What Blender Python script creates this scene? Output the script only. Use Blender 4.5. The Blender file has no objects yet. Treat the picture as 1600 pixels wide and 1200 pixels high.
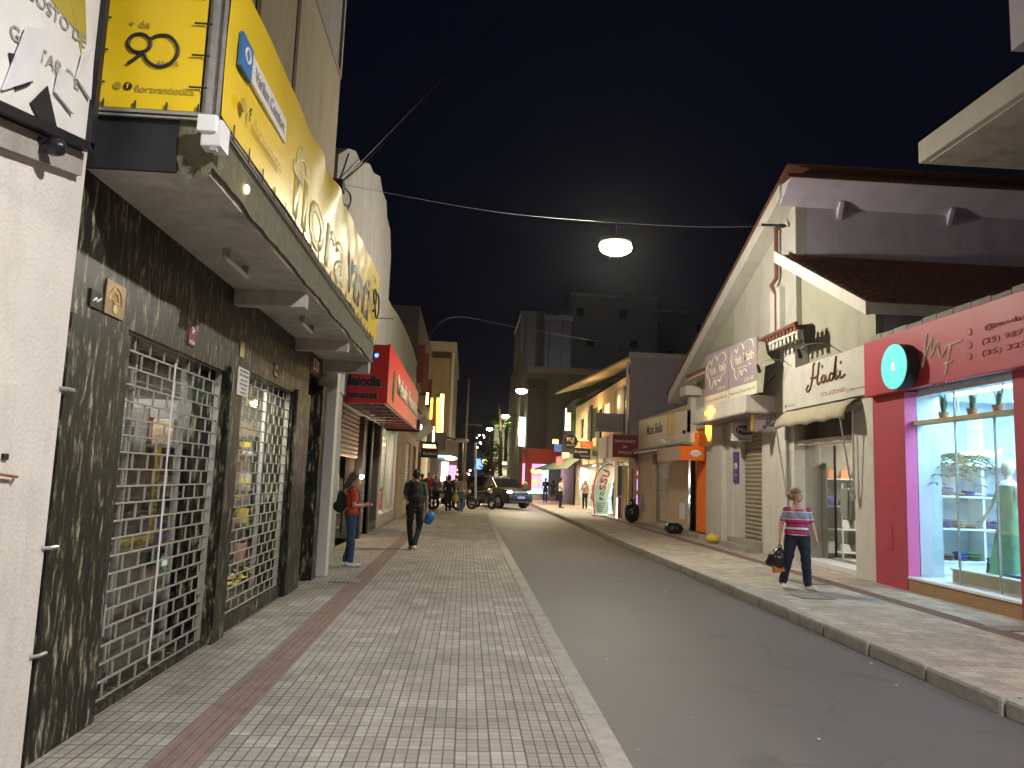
import bpy, bmesh, math, random
from mathutils import Vector, Matrix, Euler
random.seed(7)
R_=math.radians
SC=bpy.context.scene
COL=SC.collection
# ------------------------------------------------------------------ camera, sky, lights, exposure
F=1200.; EYE=1.6
CR=Matrix.Rotation(R_(-3.1076),3,'Z')@Matrix.Rotation(R_(90+7.0077),3,'X')@Matrix.Rotation(R_(2.1),3,'Z')
cd=bpy.data.cameras.new('camera'); cam=bpy.data.objects.new('camera',cd); COL.objects.link(cam)
cd.sensor_width=36; cd.lens=F/1600*36; cd.clip_start=.05; cd.clip_end=2000
cam.matrix_world=Matrix.Translation((0,0,EYE))@CR.to_4x4()
SC.camera=cam
W=bpy.data.worlds.new('World'); SC.world=W; W.use_nodes=True
wn=W.node_tree.nodes; wl=W.node_tree.links
bg=wn['Background']; sky=wn.new('ShaderNodeTexSky'); sky.sky_type='NISHITA'; sky.sun_disc=False
sky.sun_elevation=R_(-3.5); sky.sun_rotation=R_(200); sky.altitude=600
hsv=wn.new('ShaderNodeMixRGB'); hsv.blend_type='MIX'; hsv.inputs[0].default_value=.75; hsv.inputs[2].default_value=(.006,.009,.034,1)
wl.new(sky.outputs[0],hsv.inputs[1]); wl.new(hsv.outputs[0],bg.inputs[0]); bg.inputs[1].default_value=.075
SC.view_settings.view_transform='Standard'; SC.view_settings.look='None'
SC.view_settings.exposure=1.18; SC.view_settings.gamma=1
SC.render.engine='CYCLES'
SC.cycles.use_denoising=True
try: SC.cycles.denoiser='OPENIMAGEDENOISE'
except Exception: pass
SC.cycles.max_bounces=6; SC.cycles.transparent_max_bounces=12; SC.cycles.sample_clamp_indirect=4
SC.cycles.caustics_reflective=False; SC.cycles.caustics_refractive=False

def S(px,py,x=None,y=None,z=None):
    """survey: the point of the plane x=, y= or z= seen at a photo pixel"""
    d=CR@Vector(((px-800)/F,-(py-600)/F,-1))
    if x is not None: t=x/d.x
    elif y is not None: t=y/d.y
    else: t=(z-EYE)/d.z
    return Vector((0,0,EYE))+d*t
def lamp(kind,name,loc,e,col,size=.3,rot=None,sy=None,spot=None):
    l=bpy.data.lights.new(name,kind); l.energy=e; l.color=col
    if kind=='AREA':
        l.size=size
        if sy: l.shape='RECTANGLE'; l.size_y=sy
    else: l.shadow_soft_size=size
    if kind=='SPOT': l.spot_size=R_(spot or 150); l.spot_blend=.6
    o=bpy.data.objects.new(name,l); COL.objects.link(o); o.location=loc
    if rot: o.rotation_euler=[R_(a) for a in rot]
    return o
LA=Vector((3.1,16.5,6.75))
lamp('SPOT','street_light_near',LA,1150,(1,.94,.84),.14,spot=165)
lamp('POINT','street_light_spill',LA+Vector((0,0,-.12)),1050,(1,.94,.84),.14)
lamp('SPOT','street_light_behind',(3.4,.5,7.0),1550,(1,.96,.93),.14,spot=165)
lamp('SPOT','street_light_mid',(3.15,46.0,6.85),1900,(1,.80,.48),.14,spot=165)
lamp('SPOT','street_light_far',(3.18,67.0,6.85),1900,(1,.80,.48),.14,spot=165)
lamp('SPOT','street_light_farthest',(2.3,85.5,6.85),1900,(1,.80,.48),.14,spot=165)

# ------------------------------------------------------------------ helpers
def tag(o,label,cat=None,group=None,kind=None):
    if label: o['label']=label
    if cat: o['category']=cat
    if group: o['group']=group
    if kind: o['kind']=kind
    return o
def thing(name,label,cat,loc=(0,0,0),group=None):
    o=bpy.data.objects.new(name,None); COL.objects.link(o); o.location=loc; o.empty_display_size=.1
    return tag(o,label,cat,group)
def adopt(o,p):
    if p is None: return o
    o.parent=p
    o.matrix_parent_inverse=Matrix.Translation(-p.location) if p.type=='EMPTY' else Matrix.Identity(4)
    return o
class M:
    def __init__(s): s.v=[]; s.f=[]; s.sm=False
    def add(s,vs,fs):
        n=len(s.v); s.v+= [tuple(v) for v in vs]; s.f+=[tuple(i+n for i in f) for f in fs]; return s
    def box(s,x0,x1,y0,y1,z0,z1):
        if x0>x1:x0,x1=x1,x0
        if y0>y1:y0,y1=y1,y0
        if z0>z1:z0,z1=z1,z0
        return s.add([(x0,y0,z0),(x1,y0,z0),(x1,y1,z0),(x0,y1,z0),(x0,y0,z1),(x1,y0,z1),(x1,y1,z1),(x0,y1,z1)],
              [(0,3,2,1),(4,5,6,7),(0,1,5,4),(1,2,6,5),(2,3,7,6),(3,0,4,7)])
    def quad(s,*p): return s.add(p,[tuple(range(len(p)))])
    def prism(s,pts,d):   # polygon of 3-d points swept by vector d
        n=len(pts); d=Vector(d); a=[Vector(p) for p in pts]; b=[p+d for p in a]
        return s.add(a+b,[tuple(range(n))[::-1],tuple(range(n,2*n))]+[(i,(i+1)%n,n+(i+1)%n,n+i) for i in range(n)])
    def tube(s,path,r,n=8,closed=False,caps=True):
        path=[Vector(p) for p in path]; rs=r if isinstance(r,(list,tuple)) else [r]*len(path)
        rings=[]; up=Vector((0,0,1)); L=len(path); last=None
        for i,p in enumerate(path):
            a=path[(i-1)%L] if (closed or i>0) else p; b=path[(i+1)%L] if (closed or i<L-1) else p
            t=(b-a); t=t.normalized() if t.length>1e-9 else Vector((0,0,1))
            if last is None:
                u=t.cross(up) if abs(t.dot(up))<.95 else t.cross(Vector((1,0,0)))
            else: u=last-t*last.dot(t)
            u.normalize(); last=u; w=t.cross(u)
            rings.append([p+(u*math.cos(2*math.pi*k/n)+w*math.sin(2*math.pi*k/n))*rs[i] for k in range(n)])
        vs=[v for rr in rings for v in rr]; fs=[]
        for i in range(L if closed else L-1):
            j=(i+1)%L
            for k in range(n): fs.append((i*n+k,i*n+(k+1)%n,j*n+(k+1)%n,j*n+k))
        if caps and not closed: fs+= [tuple(range(n))[::-1],tuple(range((L-1)*n,L*n))]
        return s.add(vs,fs)
    def ell(s,c,r,n=12,m=8,rot=None):
        c=Vector(c); r=r if isinstance(r,(list,tuple)) else (r,r,r); vs=[];fs=[]
        for i in range(1,m):
            a=math.pi*i/m
            for k in range(n):
                b=2*math.pi*k/n; v=Vector((r[0]*math.sin(a)*math.cos(b),r[1]*math.sin(a)*math.sin(b),r[2]*math.cos(a)))
                if rot: v=rot@v
                vs.append(c+v)
        t=Vector((0,0,r[2])); t=rot@t if rot else t
        vs+=[c+t,c-t]; T=len(vs)-2
        for i in range(m-2):
            for k in range(n): fs.append((i*n+k,(i+1)*n+k,(i+1)*n+(k+1)%n,i*n+(k+1)%n))
        for k in range(n): fs.append((T,k,(k+1)%n)); fs.append((T+1,(m-2)*n+(k+1)%n,(m-2)*n+k))
        return s.add(vs,fs)
    def cap(s,a,ra,b,rb,n=10):   # tapered capsule
        a=Vector(a);b=Vector(b); d=b-a; L=d.length; t=d.normalized() if L>1e-6 else Vector((0,0,1))
        path=[];rs=[]
        for k in range(5): q=math.pi/2*(1-k/4); path.append(a-t*ra*math.sin(q)); rs.append(max(ra*math.cos(q),ra*.03))
        for k in range(1,4): path.append(a+d*k/4); rs.append(ra+(rb-ra)*k/4)
        for k in range(5): q=math.pi/2*k/4; path.append(b+t*rb*math.sin(q)); rs.append(max(rb*math.cos(q),rb*.03))
        return s.tube(path,rs,n)
    def build(s,name,m,parent=None,smooth=False,label=None,bevel=0,kind=None):
        me=bpy.data.meshes.new(name); me.from_pydata(s.v,[],s.f); me.update()
        bm=bmesh.new(); bm.from_mesh(me); bmesh.ops.recalc_face_normals(bm,faces=bm.faces)
        if bevel: bmesh.ops.bevel(bm,geom=[e for e in bm.edges if e.is_manifold and e.calc_face_angle(0)>.5],offset=bevel,segments=2,affect='EDGES',profile=.6)
        bm.to_mesh(me); bm.free()
        o=bpy.data.objects.new(name,me); COL.objects.link(o)
        me.materials.append(m if not isinstance(m,str) else MT[m])
        if smooth: me.polygons.foreach_set('use_smooth',[True]*len(me.polygons))
        adopt(o,parent)
        if label: o['label']=label
        if kind: o['kind']=kind
        return o
def bx(name,m,p,*a,**k): return M().box(*a).build(name,m,p,**k)
def evald(o,mods):
    for t,kw in mods:
        md=o.modifiers.new(t,t)
        for k,v in kw.items(): setattr(md,k,v)
    bpy.context.view_layer.update()
    dg=bpy.context.evaluated_depsgraph_get(); me=bpy.data.meshes.new_from_object(o.evaluated_get(dg))
    o.modifiers.clear(); o.data=me; return o
FT=bpy.data.textures.new('folds','CLOUDS'); FT.noise_scale=.11; FT.noise_depth=1
def skinbody(mb,name,m,parent,vox,sm=2):
    o=mb.build(name,m,None)
    md=[('REMESH',dict(mode='VOXEL',voxel_size=vox)),('SMOOTH',dict(factor=.5,iterations=sm))]
    if name in('shirt','trousers','skirt','hair','backpack','black_bag','blue_bag'): md.append(('DISPLACE',dict(texture=FT,strength=.034 if name not in('hair','backpack') else .02,mid_level=.5,texture_coords='GLOBAL')))
    evald(o,md)
    o.data.polygons.foreach_set('use_smooth',[True]*len(o.data.polygons))
    return adopt(o,parent)

# ------------------------------------------------------------------ materials
MT={}
def mat(name,c,rough=.7,metal=0,var=.12,sc=6,bump=.0,bsc=60,em=None,es=0,stain=0,coat=0,stretch=None):
    m=bpy.data.materials.new(name); m.use_nodes=True; nt=m.node_tree; N=nt.nodes; L=nt.links
    b=N['Principled BSDF']; b.inputs['Roughness'].default_value=rough; b.inputs['Metallic'].default_value=metal
    if coat: b.inputs['Coat Weight'].default_value=coat; b.inputs['Coat Roughness'].default_value=.05
    tc=N.new('ShaderNodeTexCoord'); src=tc.outputs['Object']
    if stretch:
        mp=N.new('ShaderNodeMapping'); mp.inputs['Scale'].default_value=stretch; L.new(src,mp.inputs[0]); src=mp.outputs[0]
    nz=N.new('ShaderNodeTexNoise'); nz.inputs['Scale'].default_value=sc; nz.inputs['Detail'].default_value=6; nz.inputs['Roughness'].default_value=.65
    L.new(src,nz.inputs['Vector'])
    cr=N.new('ShaderNodeValToRGB'); L.new(nz.outputs['Fac'],cr.inputs[0])
    cr.color_ramp.elements[0].position=.3; cr.color_ramp.elements[1].position=.7
    lo=[max(0,x*(1-var)) for x in c]; hi=[min(1,x*(1+var)) for x in c]
    cr.color_ramp.elements[0].color=(*lo,1); cr.color_ramp.elements[1].color=(*hi,1)
    out=cr.outputs[0]
    if stain:
        n2=N.new('ShaderNodeTexNoise'); n2.inputs['Scale'].default_value=1.3; n2.inputs['Detail'].default_value=8; n2.inputs['Roughness'].default_value=.7
        mp2=N.new('ShaderNodeMapping'); mp2.inputs['Scale'].default_value=(1.6,1.6,.35); L.new(tc.outputs['Object'],mp2.inputs[0]); L.new(mp2.outputs[0],n2.inputs['Vector'])
        c2=N.new('ShaderNodeValToRGB'); c2.color_ramp.elements[0].position=.5; c2.color_ramp.elements[1].position=.75
        c2.color_ramp.elements[0].color=(0,0,0,1); c2.color_ramp.elements[1].color=(stain,)*3+(1,); L.new(n2.outputs['Fac'],c2.inputs[0])
        mx=N.new('ShaderNodeMixRGB'); L.new(c2.outputs[0],mx.inputs[0]); L.new(out,mx.inputs[1]); mx.inputs[2].default_value=(c[0]*.45,c[1]*.42,c[2]*.36,1); out=mx.outputs[0]
    L.new(out,b.inputs['Base Color'])
    rr=N.new('ShaderNodeMapRange'); L.new(nz.outputs['Fac'],rr.inputs[0]); rr.inputs['To Min'].default_value=max(.02,rough-.08); rr.inputs['To Max'].default_value=min(1,rough+.1); L.new(rr.outputs[0],b.inputs['Roughness'])
    if bump:
        n3=N.new('ShaderNodeTexNoise'); n3.inputs['Scale'].default_value=bsc; n3.inputs['Detail'].default_value=5; L.new(tc.outputs['Object'],n3.inputs['Vector'])
        bp=N.new('ShaderNodeBump'); bp.inputs['Strength'].default_value=bump; bp.inputs['Distance'].default_value=.02; L.new(n3.outputs['Fac'],bp.inputs['Height']); L.new(bp.outputs[0],b.inputs['Normal'])
    if em: b.inputs['Emission Color'].default_value=(*em,1); b.inputs['Emission Strength'].default_value=es
    MT[name]=m; return m
def glass(name,tint=(.9,.97,.95),refl=.1,trans=1):
    m=bpy.data.materials.new(name); m.use_nodes=True; N=m.node_tree.nodes; L=m.node_tree.links; N.remove(N['Principled BSDF'])
    o=N['Material Output']; t=N.new('ShaderNodeBsdfTransparent'); t.inputs[0].default_value=(*tint,1)
    g=N.new('ShaderNodeBsdfGlossy'); g.inputs['Roughness'].default_value=.03
    lw=N.new('ShaderNodeLayerWeight'); lw.inputs[0].default_value=.35
    mr=N.new('ShaderNodeMapRange'); mr.inputs['To Min'].default_value=refl*.5; mr.inputs['To Max'].default_value=min(1,refl*5); L.new(lw.outputs['Fresnel'],mr.inputs[0])
    mx=N.new('ShaderNodeMixShader'); L.new(mr.outputs[0],mx.inputs[0]); L.new(t.outputs[0],mx.inputs[1]); L.new(g.outputs[0],mx.inputs[2]); L.new(mx.outputs[0],o.inputs[0])
    MT[name]=m; return m
mat('white_plaster',(.66,.63,.57),.85,var=.06,sc=3,bump=.35,bsc=45,stain=.45)
mat('cream_plaster',(.56,.54,.485),.85,var=.08,sc=3,bump=.2,stain=.35)
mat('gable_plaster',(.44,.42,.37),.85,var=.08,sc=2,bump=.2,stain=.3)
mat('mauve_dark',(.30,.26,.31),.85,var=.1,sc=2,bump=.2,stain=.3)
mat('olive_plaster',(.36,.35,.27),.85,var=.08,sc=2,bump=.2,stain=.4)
mat('mauve_plaster',(.56,.50,.60),.85,var=.1,sc=2,bump=.2,stain=.3)
mat('grey_plaster',(.34,.32,.29),.88,var=.12,sc=4,bump=.35,stain=.6)
mat('beige_plaster',(.42,.36,.24),.88,var=.1,sc=3,bump=.3,stain=.45,stretch=(1,1,.3))
mat('tan_plaster',(.52,.40,.24),.85,var=.1,sc=3,bump=.2,stain=.35)
mat('peach_plaster',(.62,.48,.36),.85,var=.08,sc=3,bump=.2,stain=.25)
mat('dark_plaster',(.09,.085,.075),.9,var=.25,sc=4,bump=.3,stain=.4)
mat('green_plaster',(.16,.19,.15),.85,var=.1,sc=3,bump=.1,stain=.3)
mat('concrete',(.33,.31,.28),.9,var=.18,sc=9,bump=.4,stain=.4)
mat('soffit',(.55,.52,.47),.9,var=.16,sc=4,bump=.35,stain=.8)
mat('fascia',(.13,.125,.07),.8,var=.35,sc=12,bump=.5,stain=.4)
mat('black_sheet',(.012,.014,.018),.6,var=.4,sc=5,bump=.15,bsc=10)
mat('yellow_vinyl',(.88,.62,.02),.36,var=.04,sc=2,bump=.2,bsc=6,stain=.06)
mat('yellow_dark',(.42,.34,.05),.5)
mat('faded_print',(.62,.60,.36),.45,var=.1)
mat('ink',(.02,.022,.03),.5); mat('ink_brown',(.18,.09,.035),.4,metal=.4)
mat('blue_print',(.03,.16,.42),.5); mat('white_print',(.74,.74,.70),.5,var=.05)
mat('galv',(.45,.45,.44),.4,metal=.7,var=.2,sc=15)
mat('steel_bar',(.36,.34,.29),.45,metal=.25,var=.15,sc=20)
mat('dark_metal',(.03,.03,.032),.45,metal=.5)
mat('red_panel',(.60,.014,.018),.42,var=.06,sc=3)
mat('dark_red',(.22,.01,.012),.5)
mat('green_panel',(.01,.16,.05),.5); mat('gold',(.45,.34,.12),.35,metal=.6)
mat('shutter',(.40,.36,.31),.5,metal=.25,var=.15,sc=8,stain=.5)
mat('shutter_brown',(.30,.26,.20),.6,var=.15,sc=8,stain=.5)
mat('shutter_grey',(.42,.40,.36),.5,metal=.2,var=.12,sc=8,stain=.45)
mat('pink_wall',(.42,.055,.085),.6,var=.08,sc=3,bump=.12,stain=.35)
mat('pink_sign',(.48,.045,.072),.5,var=.08,sc=2,stain=.2)
mat('magenta_wall',(.72,.16,.42),.5,var=.05,sc=3)
mat('rust',(.30,.11,.03),.7,var=.4,sc=30)
mat('terracotta',(.17,.065,.04),.85,var=.4,sc=14,bump=.5)
mat('roof_tile',(.26,.12,.09),.85,var=.45,sc=10,bump=.4)
mat('orange_paint',(.75,.16,.012),.5,var=.08); mat('yellow_paint',(.70,.46,.02),.5)
mat('purple_paint',(.07,.02,.22),.5); mat('mauve_sign',(.30,.24,.27),.55,var=.05)
mat('pale_print',(.66,.64,.50),.5,var=.06)
mat('canvas',(.42,.38,.28),.9,var=.12,sc=8,bump=.3,stain=.3)
mat('green_canvas',(.16,.20,.15),.9,var=.15)
mat('white_laminate',(.80,.82,.82),.4,var=.03)
mat('pale_blue_wall',(.50,.62,.70),.7,var=.03)
mat('wood',(.34,.20,.10),.55,var=.2,sc=8,stretch=(4,1,4))
mat('black_plastic',(.015,.015,.018),.28,var=.3,sc=12,bump=.5,bsc=14)
mat('yellow_bag',(.70,.55,.08),.4,var=.15,bump=.4,bsc=14)
mat('blue_bag',(.02,.16,.50),.35,var=.25,bump=.5,bsc=14)
mat('skin',(.42,.23,.15),.55,var=.05); mat('skin_pale',(.52,.31,.23),.55,var=.05)
mat('hair_black',(.012,.010,.009),.5,var=.4,sc=30,bump=.4,stretch=(1,1,.2)); mat('hair_blonde',(.24,.14,.07),.5,var=.4,sc=40,bump=.5,stretch=(1,1,.2))
mat('hair_brown',(.05,.028,.016),.5,var=.4,sc=40,bump=.4)
mat('cloth_red',(.50,.035,.02),.85,var=.12,bump=.2); mat('cloth_green',(.035,.085,.055),.85,var=.15,bump=.2)
mat('cloth_black',(.014,.014,.017),.85,var=.3,bump=.2); mat('cloth_navy',(.012,.016,.035),.85,var=.2,bump=.2)
mat('denim',(.030,.06,.13),.85,var=.25,sc=9,bump=.2); mat('denim_pale',(.16,.22,.28),.85,var=.2,bump=.2)
mat('cloth_beige',(.46,.36,.26),.85,var=.1,bump=.2); mat('cloth_white',(.66,.64,.60),.85,var=.06,bump=.2)
mat('cloth_grey',(.14,.13,.12),.85,var=.15); mat('shoe_white',(.70,.68,.64),.6,var=.05); mat('shoe_dark',(.02,.018,.018),.5)
mat('mint_cloth',(.22,.62,.40),.8,var=.08); mat('leaf',(.04,.10,.03),.5,var=.4,sc=20); mat('leaf_light',(.035,.06,.018),.5,var=.35,sc=20)
mat('bark',(.09,.06,.035),.9,var=.3,bump=.8,bsc=25)
mat('clay_pot',(.50,.20,.12),.7); mat('car_paint',(.005,.006,.006),.26,var=.1,coat=.12); mat('rubber',(.012,.012,.012),.8)
mat('car_glass',(.01,.012,.012),.05,var=0); mat('rim',(.5,.46,.42),.3,metal=.8); mat('chrome',(.6,.6,.6),.15,metal=1)
mat('plate_blue_glow',(.32,.36,.62),.5,em=(.35,.4,.9),es=.1)  # faint glow put into the number plate colour, no lamp there
mat('brass',(.24,.15,.07),.45,metal=.6,var=.3,sc=20); mat('porcelain',(.72,.72,.74),.4,var=.04)
mat('mustard',(.48,.31,.02),.6); mat('bordeaux',(.16,.02,.02),.6)
glass('glass',(.93,.98,.97),.07); glass('glass_shop',(.90,.93,.91),.07); glass('glass_dark',(.35,.37,.36),.2)
def em(name,c,s): return mat(name,[.06+.12*q for q in c],.5,var=0,em=c,es=s)
em('lamp_glow',(1,.86,.42),60); em('lamp_far',(1,.86,.55),26); em('tube_white',(.85,.97,1),9); em('lit_white',(1,.98,.92),3)
em('lit_panel',(.93,1,.90),4.5); em('lit_warm',(1,.70,.34),6); em('lit_orange',(1,.36,.04),3); em('lit_orange_pale',(1,.62,.20),4)
em('lit_blue',(.05,.10,1),4); em('lit_cyan',(.10,.80,.66),.5); em('lit_pink',(1,.25,.45),1.1); em('lit_yellowgreen',(.75,.80,.25),1.3)
em('lit_sky',(.45,.75,1),.9); em('lit_red',(1,.06,.03),3); em('head_lamp',(.95,1,.95),6); em('head_flare',(1,.75,.5),70); em('city_light',(1,.95,.85),9)
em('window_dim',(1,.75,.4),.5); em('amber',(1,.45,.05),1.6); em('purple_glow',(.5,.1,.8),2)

def nodes(name):
    m=bpy.data.materials.new(name); m.use_nodes=True; MT[name]=m
    N=m.node_tree.nodes; L=m.node_tree.links
    def nd(t,**k):
        n=N.new('ShaderNode'+t)
        for a,v in k.items(): setattr(n,a,v)
        return n
    def mth(op,a,b=None,c=None):
        n=nd('Math',operation=op)
        for i,v in enumerate((a,b,c)):
            if v is None: continue
            if hasattr(v,'node'): L.new(v,n.inputs[i])
            else: n.inputs[i].default_value=v
        return n.outputs[0]
    return m,N,L,nd,mth,N['Principled BSDF']
def paving(name,base,light,tile=.207,gx=.035,ox=0.,warm=0,big=1.):
    m,N,L,nd,mth,b=nodes(name)
    tc=nd('TexCoord'); sp=nd('SeparateXYZ'); L.new(tc.outputs['Object'],sp.inputs[0])
    u=mth('DIVIDE',mth('ADD',sp.outputs[0],ox),tile); fu=mth('FLOOR',u)
    wn1=nd('TexWhiteNoise',noise_dimensions='1D'); L.new(fu,wn1.inputs['W'])
    v=mth('ADD',mth('DIVIDE',sp.outputs[1],tile),mth('MULTIPLY',wn1.outputs['Value'],.14)); fv=mth('FLOOR',v)
    def line(c,div,w):     # 1 on the groove
        f=mth('FRACT',mth('MULTIPLY',c,div)); d=mth('MINIMUM',f,mth('SUBTRACT',1.,f))
        s=nd('MapRange'); s.inputs['From Min'].default_value=w*.35; s.inputs['From Max'].default_value=w; s.inputs['To Min'].default_value=1; s.inputs['To Max'].default_value=0; L.new(d,s.inputs[0]); return s.outputs[0]
    lu1=line(u,1.,.036); lu3=mth('MULTIPLY',line(u,3.,.085),.92)
    lv1=mth('MULTIPLY',line(v,1.,.045),.85); lv3=mth('MULTIPLY',line(v,3.,.085),.5)
    g=mth('MAXIMUM',mth('MAXIMUM',lu1,lu3),mth('MAXIMUM',lv1,lv3))
    cb=nd('CombineXYZ'); L.new(fu,cb.inputs[0]); L.new(fv,cb.inputs[1])
    wn2=nd('TexWhiteNoise',noise_dimensions='2D'); L.new(cb.outputs[0],wn2.inputs['Vector'])
    cb3=nd('CombineXYZ'); L.new(mth('FLOOR',mth('MULTIPLY',u,3)),cb3.inputs[0]); L.new(mth('FLOOR',mth('MULTIPLY',v,3)),cb3.inputs[1])
    wn3=nd('TexWhiteNoise',noise_dimensions='2D'); L.new(cb3.outputs[0],wn3.inputs['Vector'])
    cr=nd('ValToRGB'); L.new(wn2.outputs['Value'],cr.inputs[0]); e=cr.color_ramp.elements
    e[0].position=0; e[0].color=(*[x*.86 for x in base],1); e[1].position=1; e[1].color=(*light,1)
    q=cr.color_ramp.elements.new(.8); q.color=(*[x*1.12 for x in base],1)
    nz=nd('TexNoise'); nz.inputs['Scale'].default_value=.8; nz.inputs['Detail'].default_value=8; nz.inputs['Roughness'].default_value=.7; L.new(tc.outputs['Object'],nz.inputs['Vector'])
    n4=nd('TexNoise'); n4.inputs['Scale'].default_value=70; n4.inputs['Detail'].default_value=3; L.new(tc.outputs['Object'],n4.inputs['Vector'])
    k=mth('MULTIPLY',mth('ADD',.34,mth('MULTIPLY',nz.outputs['Fac'],1.25)),mth('ADD',.82,mth('MULTIPLY',n4.outputs['Fac'],.36)))
    k=mth('MULTIPLY',k,mth('ADD',.90,mth('MULTIPLY',wn3.outputs['Value'],.2)))
    mx=nd('MixRGB',blend_type='MULTIPLY'); mx.inputs[0].default_value=1; L.new(cr.outputs[0],mx.inputs[1]); L.new(k,mx.inputs[2])
    m2=nd('MixRGB'); L.new(mth('MULTIPLY',g,.82),m2.inputs[0]); L.new(mx.outputs[0],m2.inputs[1]); m2.inputs[2].default_value=(base[0]*.16,base[1]*.14,base[2]*.13,1)
    L.new(m2.outputs[0],b.inputs['Base Color']); b.inputs['Roughness'].default_value=.78
    bp=nd('Bump'); bp.inputs['Strength'].default_value=.6; bp.inputs['Distance'].default_value=.006
    L.new(mth('SUBTRACT',mth('MULTIPLY',n4.outputs['Fac'],.4),g),bp.inputs['Height']); L.new(bp.outputs[0],b.inputs['Normal'])
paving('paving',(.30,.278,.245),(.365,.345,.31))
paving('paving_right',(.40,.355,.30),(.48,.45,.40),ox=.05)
def asphalt():
    m,N,L,nd,mth,b=nodes('asphalt'); tc=nd('TexCoord')
    a=nd('TexNoise'); a.inputs['Scale'].default_value=.35; a.inputs['Detail'].default_value=7; a.inputs['Roughness'].default_value=.6
    mp=nd('Mapping'); mp.inputs['Scale'].default_value=(1.6,.5,1); L.new(tc.outputs['Object'],mp.inputs[0]); L.new(mp.outputs[0],a.inputs['Vector'])
    c=nd('TexNoise'); c.inputs['Scale'].default_value=110; c.inputs['Detail'].default_value=4; L.new(tc.outputs['Object'],c.inputs['Vector'])
    vo=nd('TexVoronoi'); vo.inputs['Scale'].default_value=2.2; vo.feature='DISTANCE_TO_EDGE'; L.new(tc.outputs['Object'],vo.inputs['Vector'])
    k=mth('MULTIPLY',mth('ADD',.45,a.outputs['Fac']),mth('ADD',.6,mth('MULTIPLY',c.outputs['Fac'],.8)))
    sp_=nd('TexNoise'); sp_.inputs['Scale'].default_value=26; sp_.inputs['Detail'].default_value=1; L.new(tc.outputs['Object'],sp_.inputs['Vector'])
    spk=nd('MapRange'); spk.inputs['From Min'].default_value=.78; spk.inputs['From Max'].default_value=.82; L.new(sp_.outputs['Fac'],spk.inputs[0])
    cr=nd('MixRGB',blend_type='MULTIPLY'); cr.inputs[0].default_value=1; cr.inputs[1].default_value=(.092,.088,.089,1); L.new(k,cr.inputs[2])
    m2=nd('MixRGB'); L.new(spk.outputs[0],m2.inputs[0]); L.new(cr.outputs[0],m2.inputs[1]); m2.inputs[2].default_value=(.34,.33,.30,1)
    wv=nd('VectorMath',operation='MULTIPLY_ADD'); L.new(a.outputs['Color'],wv.inputs[0]); wv.inputs[1].default_value=(1.1,1.1,0); L.new(tc.outputs['Object'],wv.inputs[2])
    ck=nd('TexVoronoi',feature='DISTANCE_TO_EDGE'); ck.inputs['Scale'].default_value=.55; L.new(wv.outputs[0],ck.inputs['Vector'])
    cm=nd('MapRange'); cm.inputs['From Min'].default_value=.004; cm.inputs['From Max'].default_value=.011; cm.inputs['To Min'].default_value=.35; cm.inputs['To Max'].default_value=0; L.new(ck.outputs['Distance'],cm.inputs[0])
    msk=nd('TexNoise'); msk.inputs['Scale'].default_value=.5; L.new(tc.outputs['Object'],msk.inputs['Vector']); mk=nd('MapRange'); mk.inputs['From Min'].default_value=.48; mk.inputs['From Max'].default_value=.58; L.new(msk.outputs['Fac'],mk.inputs[0])
    st=nd('TexNoise'); st.inputs['Scale'].default_value=1.7; st.inputs['Detail'].default_value=5; st.inputs['Distortion'].default_value=.6; L.new(tc.outputs['Object'],st.inputs['Vector']); sk=nd('MapRange'); sk.inputs['From Min'].default_value=.60; sk.inputs['From Max'].default_value=.68; sk.inputs['To Max'].default_value=.45; L.new(st.outputs['Fac'],sk.inputs[0])
    m3=nd('MixRGB'); L.new(mth('MAXIMUM',mth('MULTIPLY',cm.outputs[0],mk.outputs[0]),sk.outputs[0]),m3.inputs[0]); L.new(m2.outputs[0],m3.inputs[1]); m3.inputs[2].default_value=(.035,.033,.034,1); m2=m3
    L.new(m2.outputs[0],b.inputs['Base Color'])
    rr=nd('MapRange'); rr.inputs['To Min'].default_value=.45; rr.inputs['To Max'].default_value=.75; L.new(a.outputs['Fac'],rr.inputs[0]); L.new(rr.outputs[0],b.inputs['Roughness'])
    bp=nd('Bump'); bp.inputs['Strength'].default_value=.5; bp.inputs['Distance'].default_value=.006; L.new(c.outputs['Fac'],bp.inputs['Height']); L.new(bp.outputs[0],b.inputs['Normal'])
asphalt()
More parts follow.
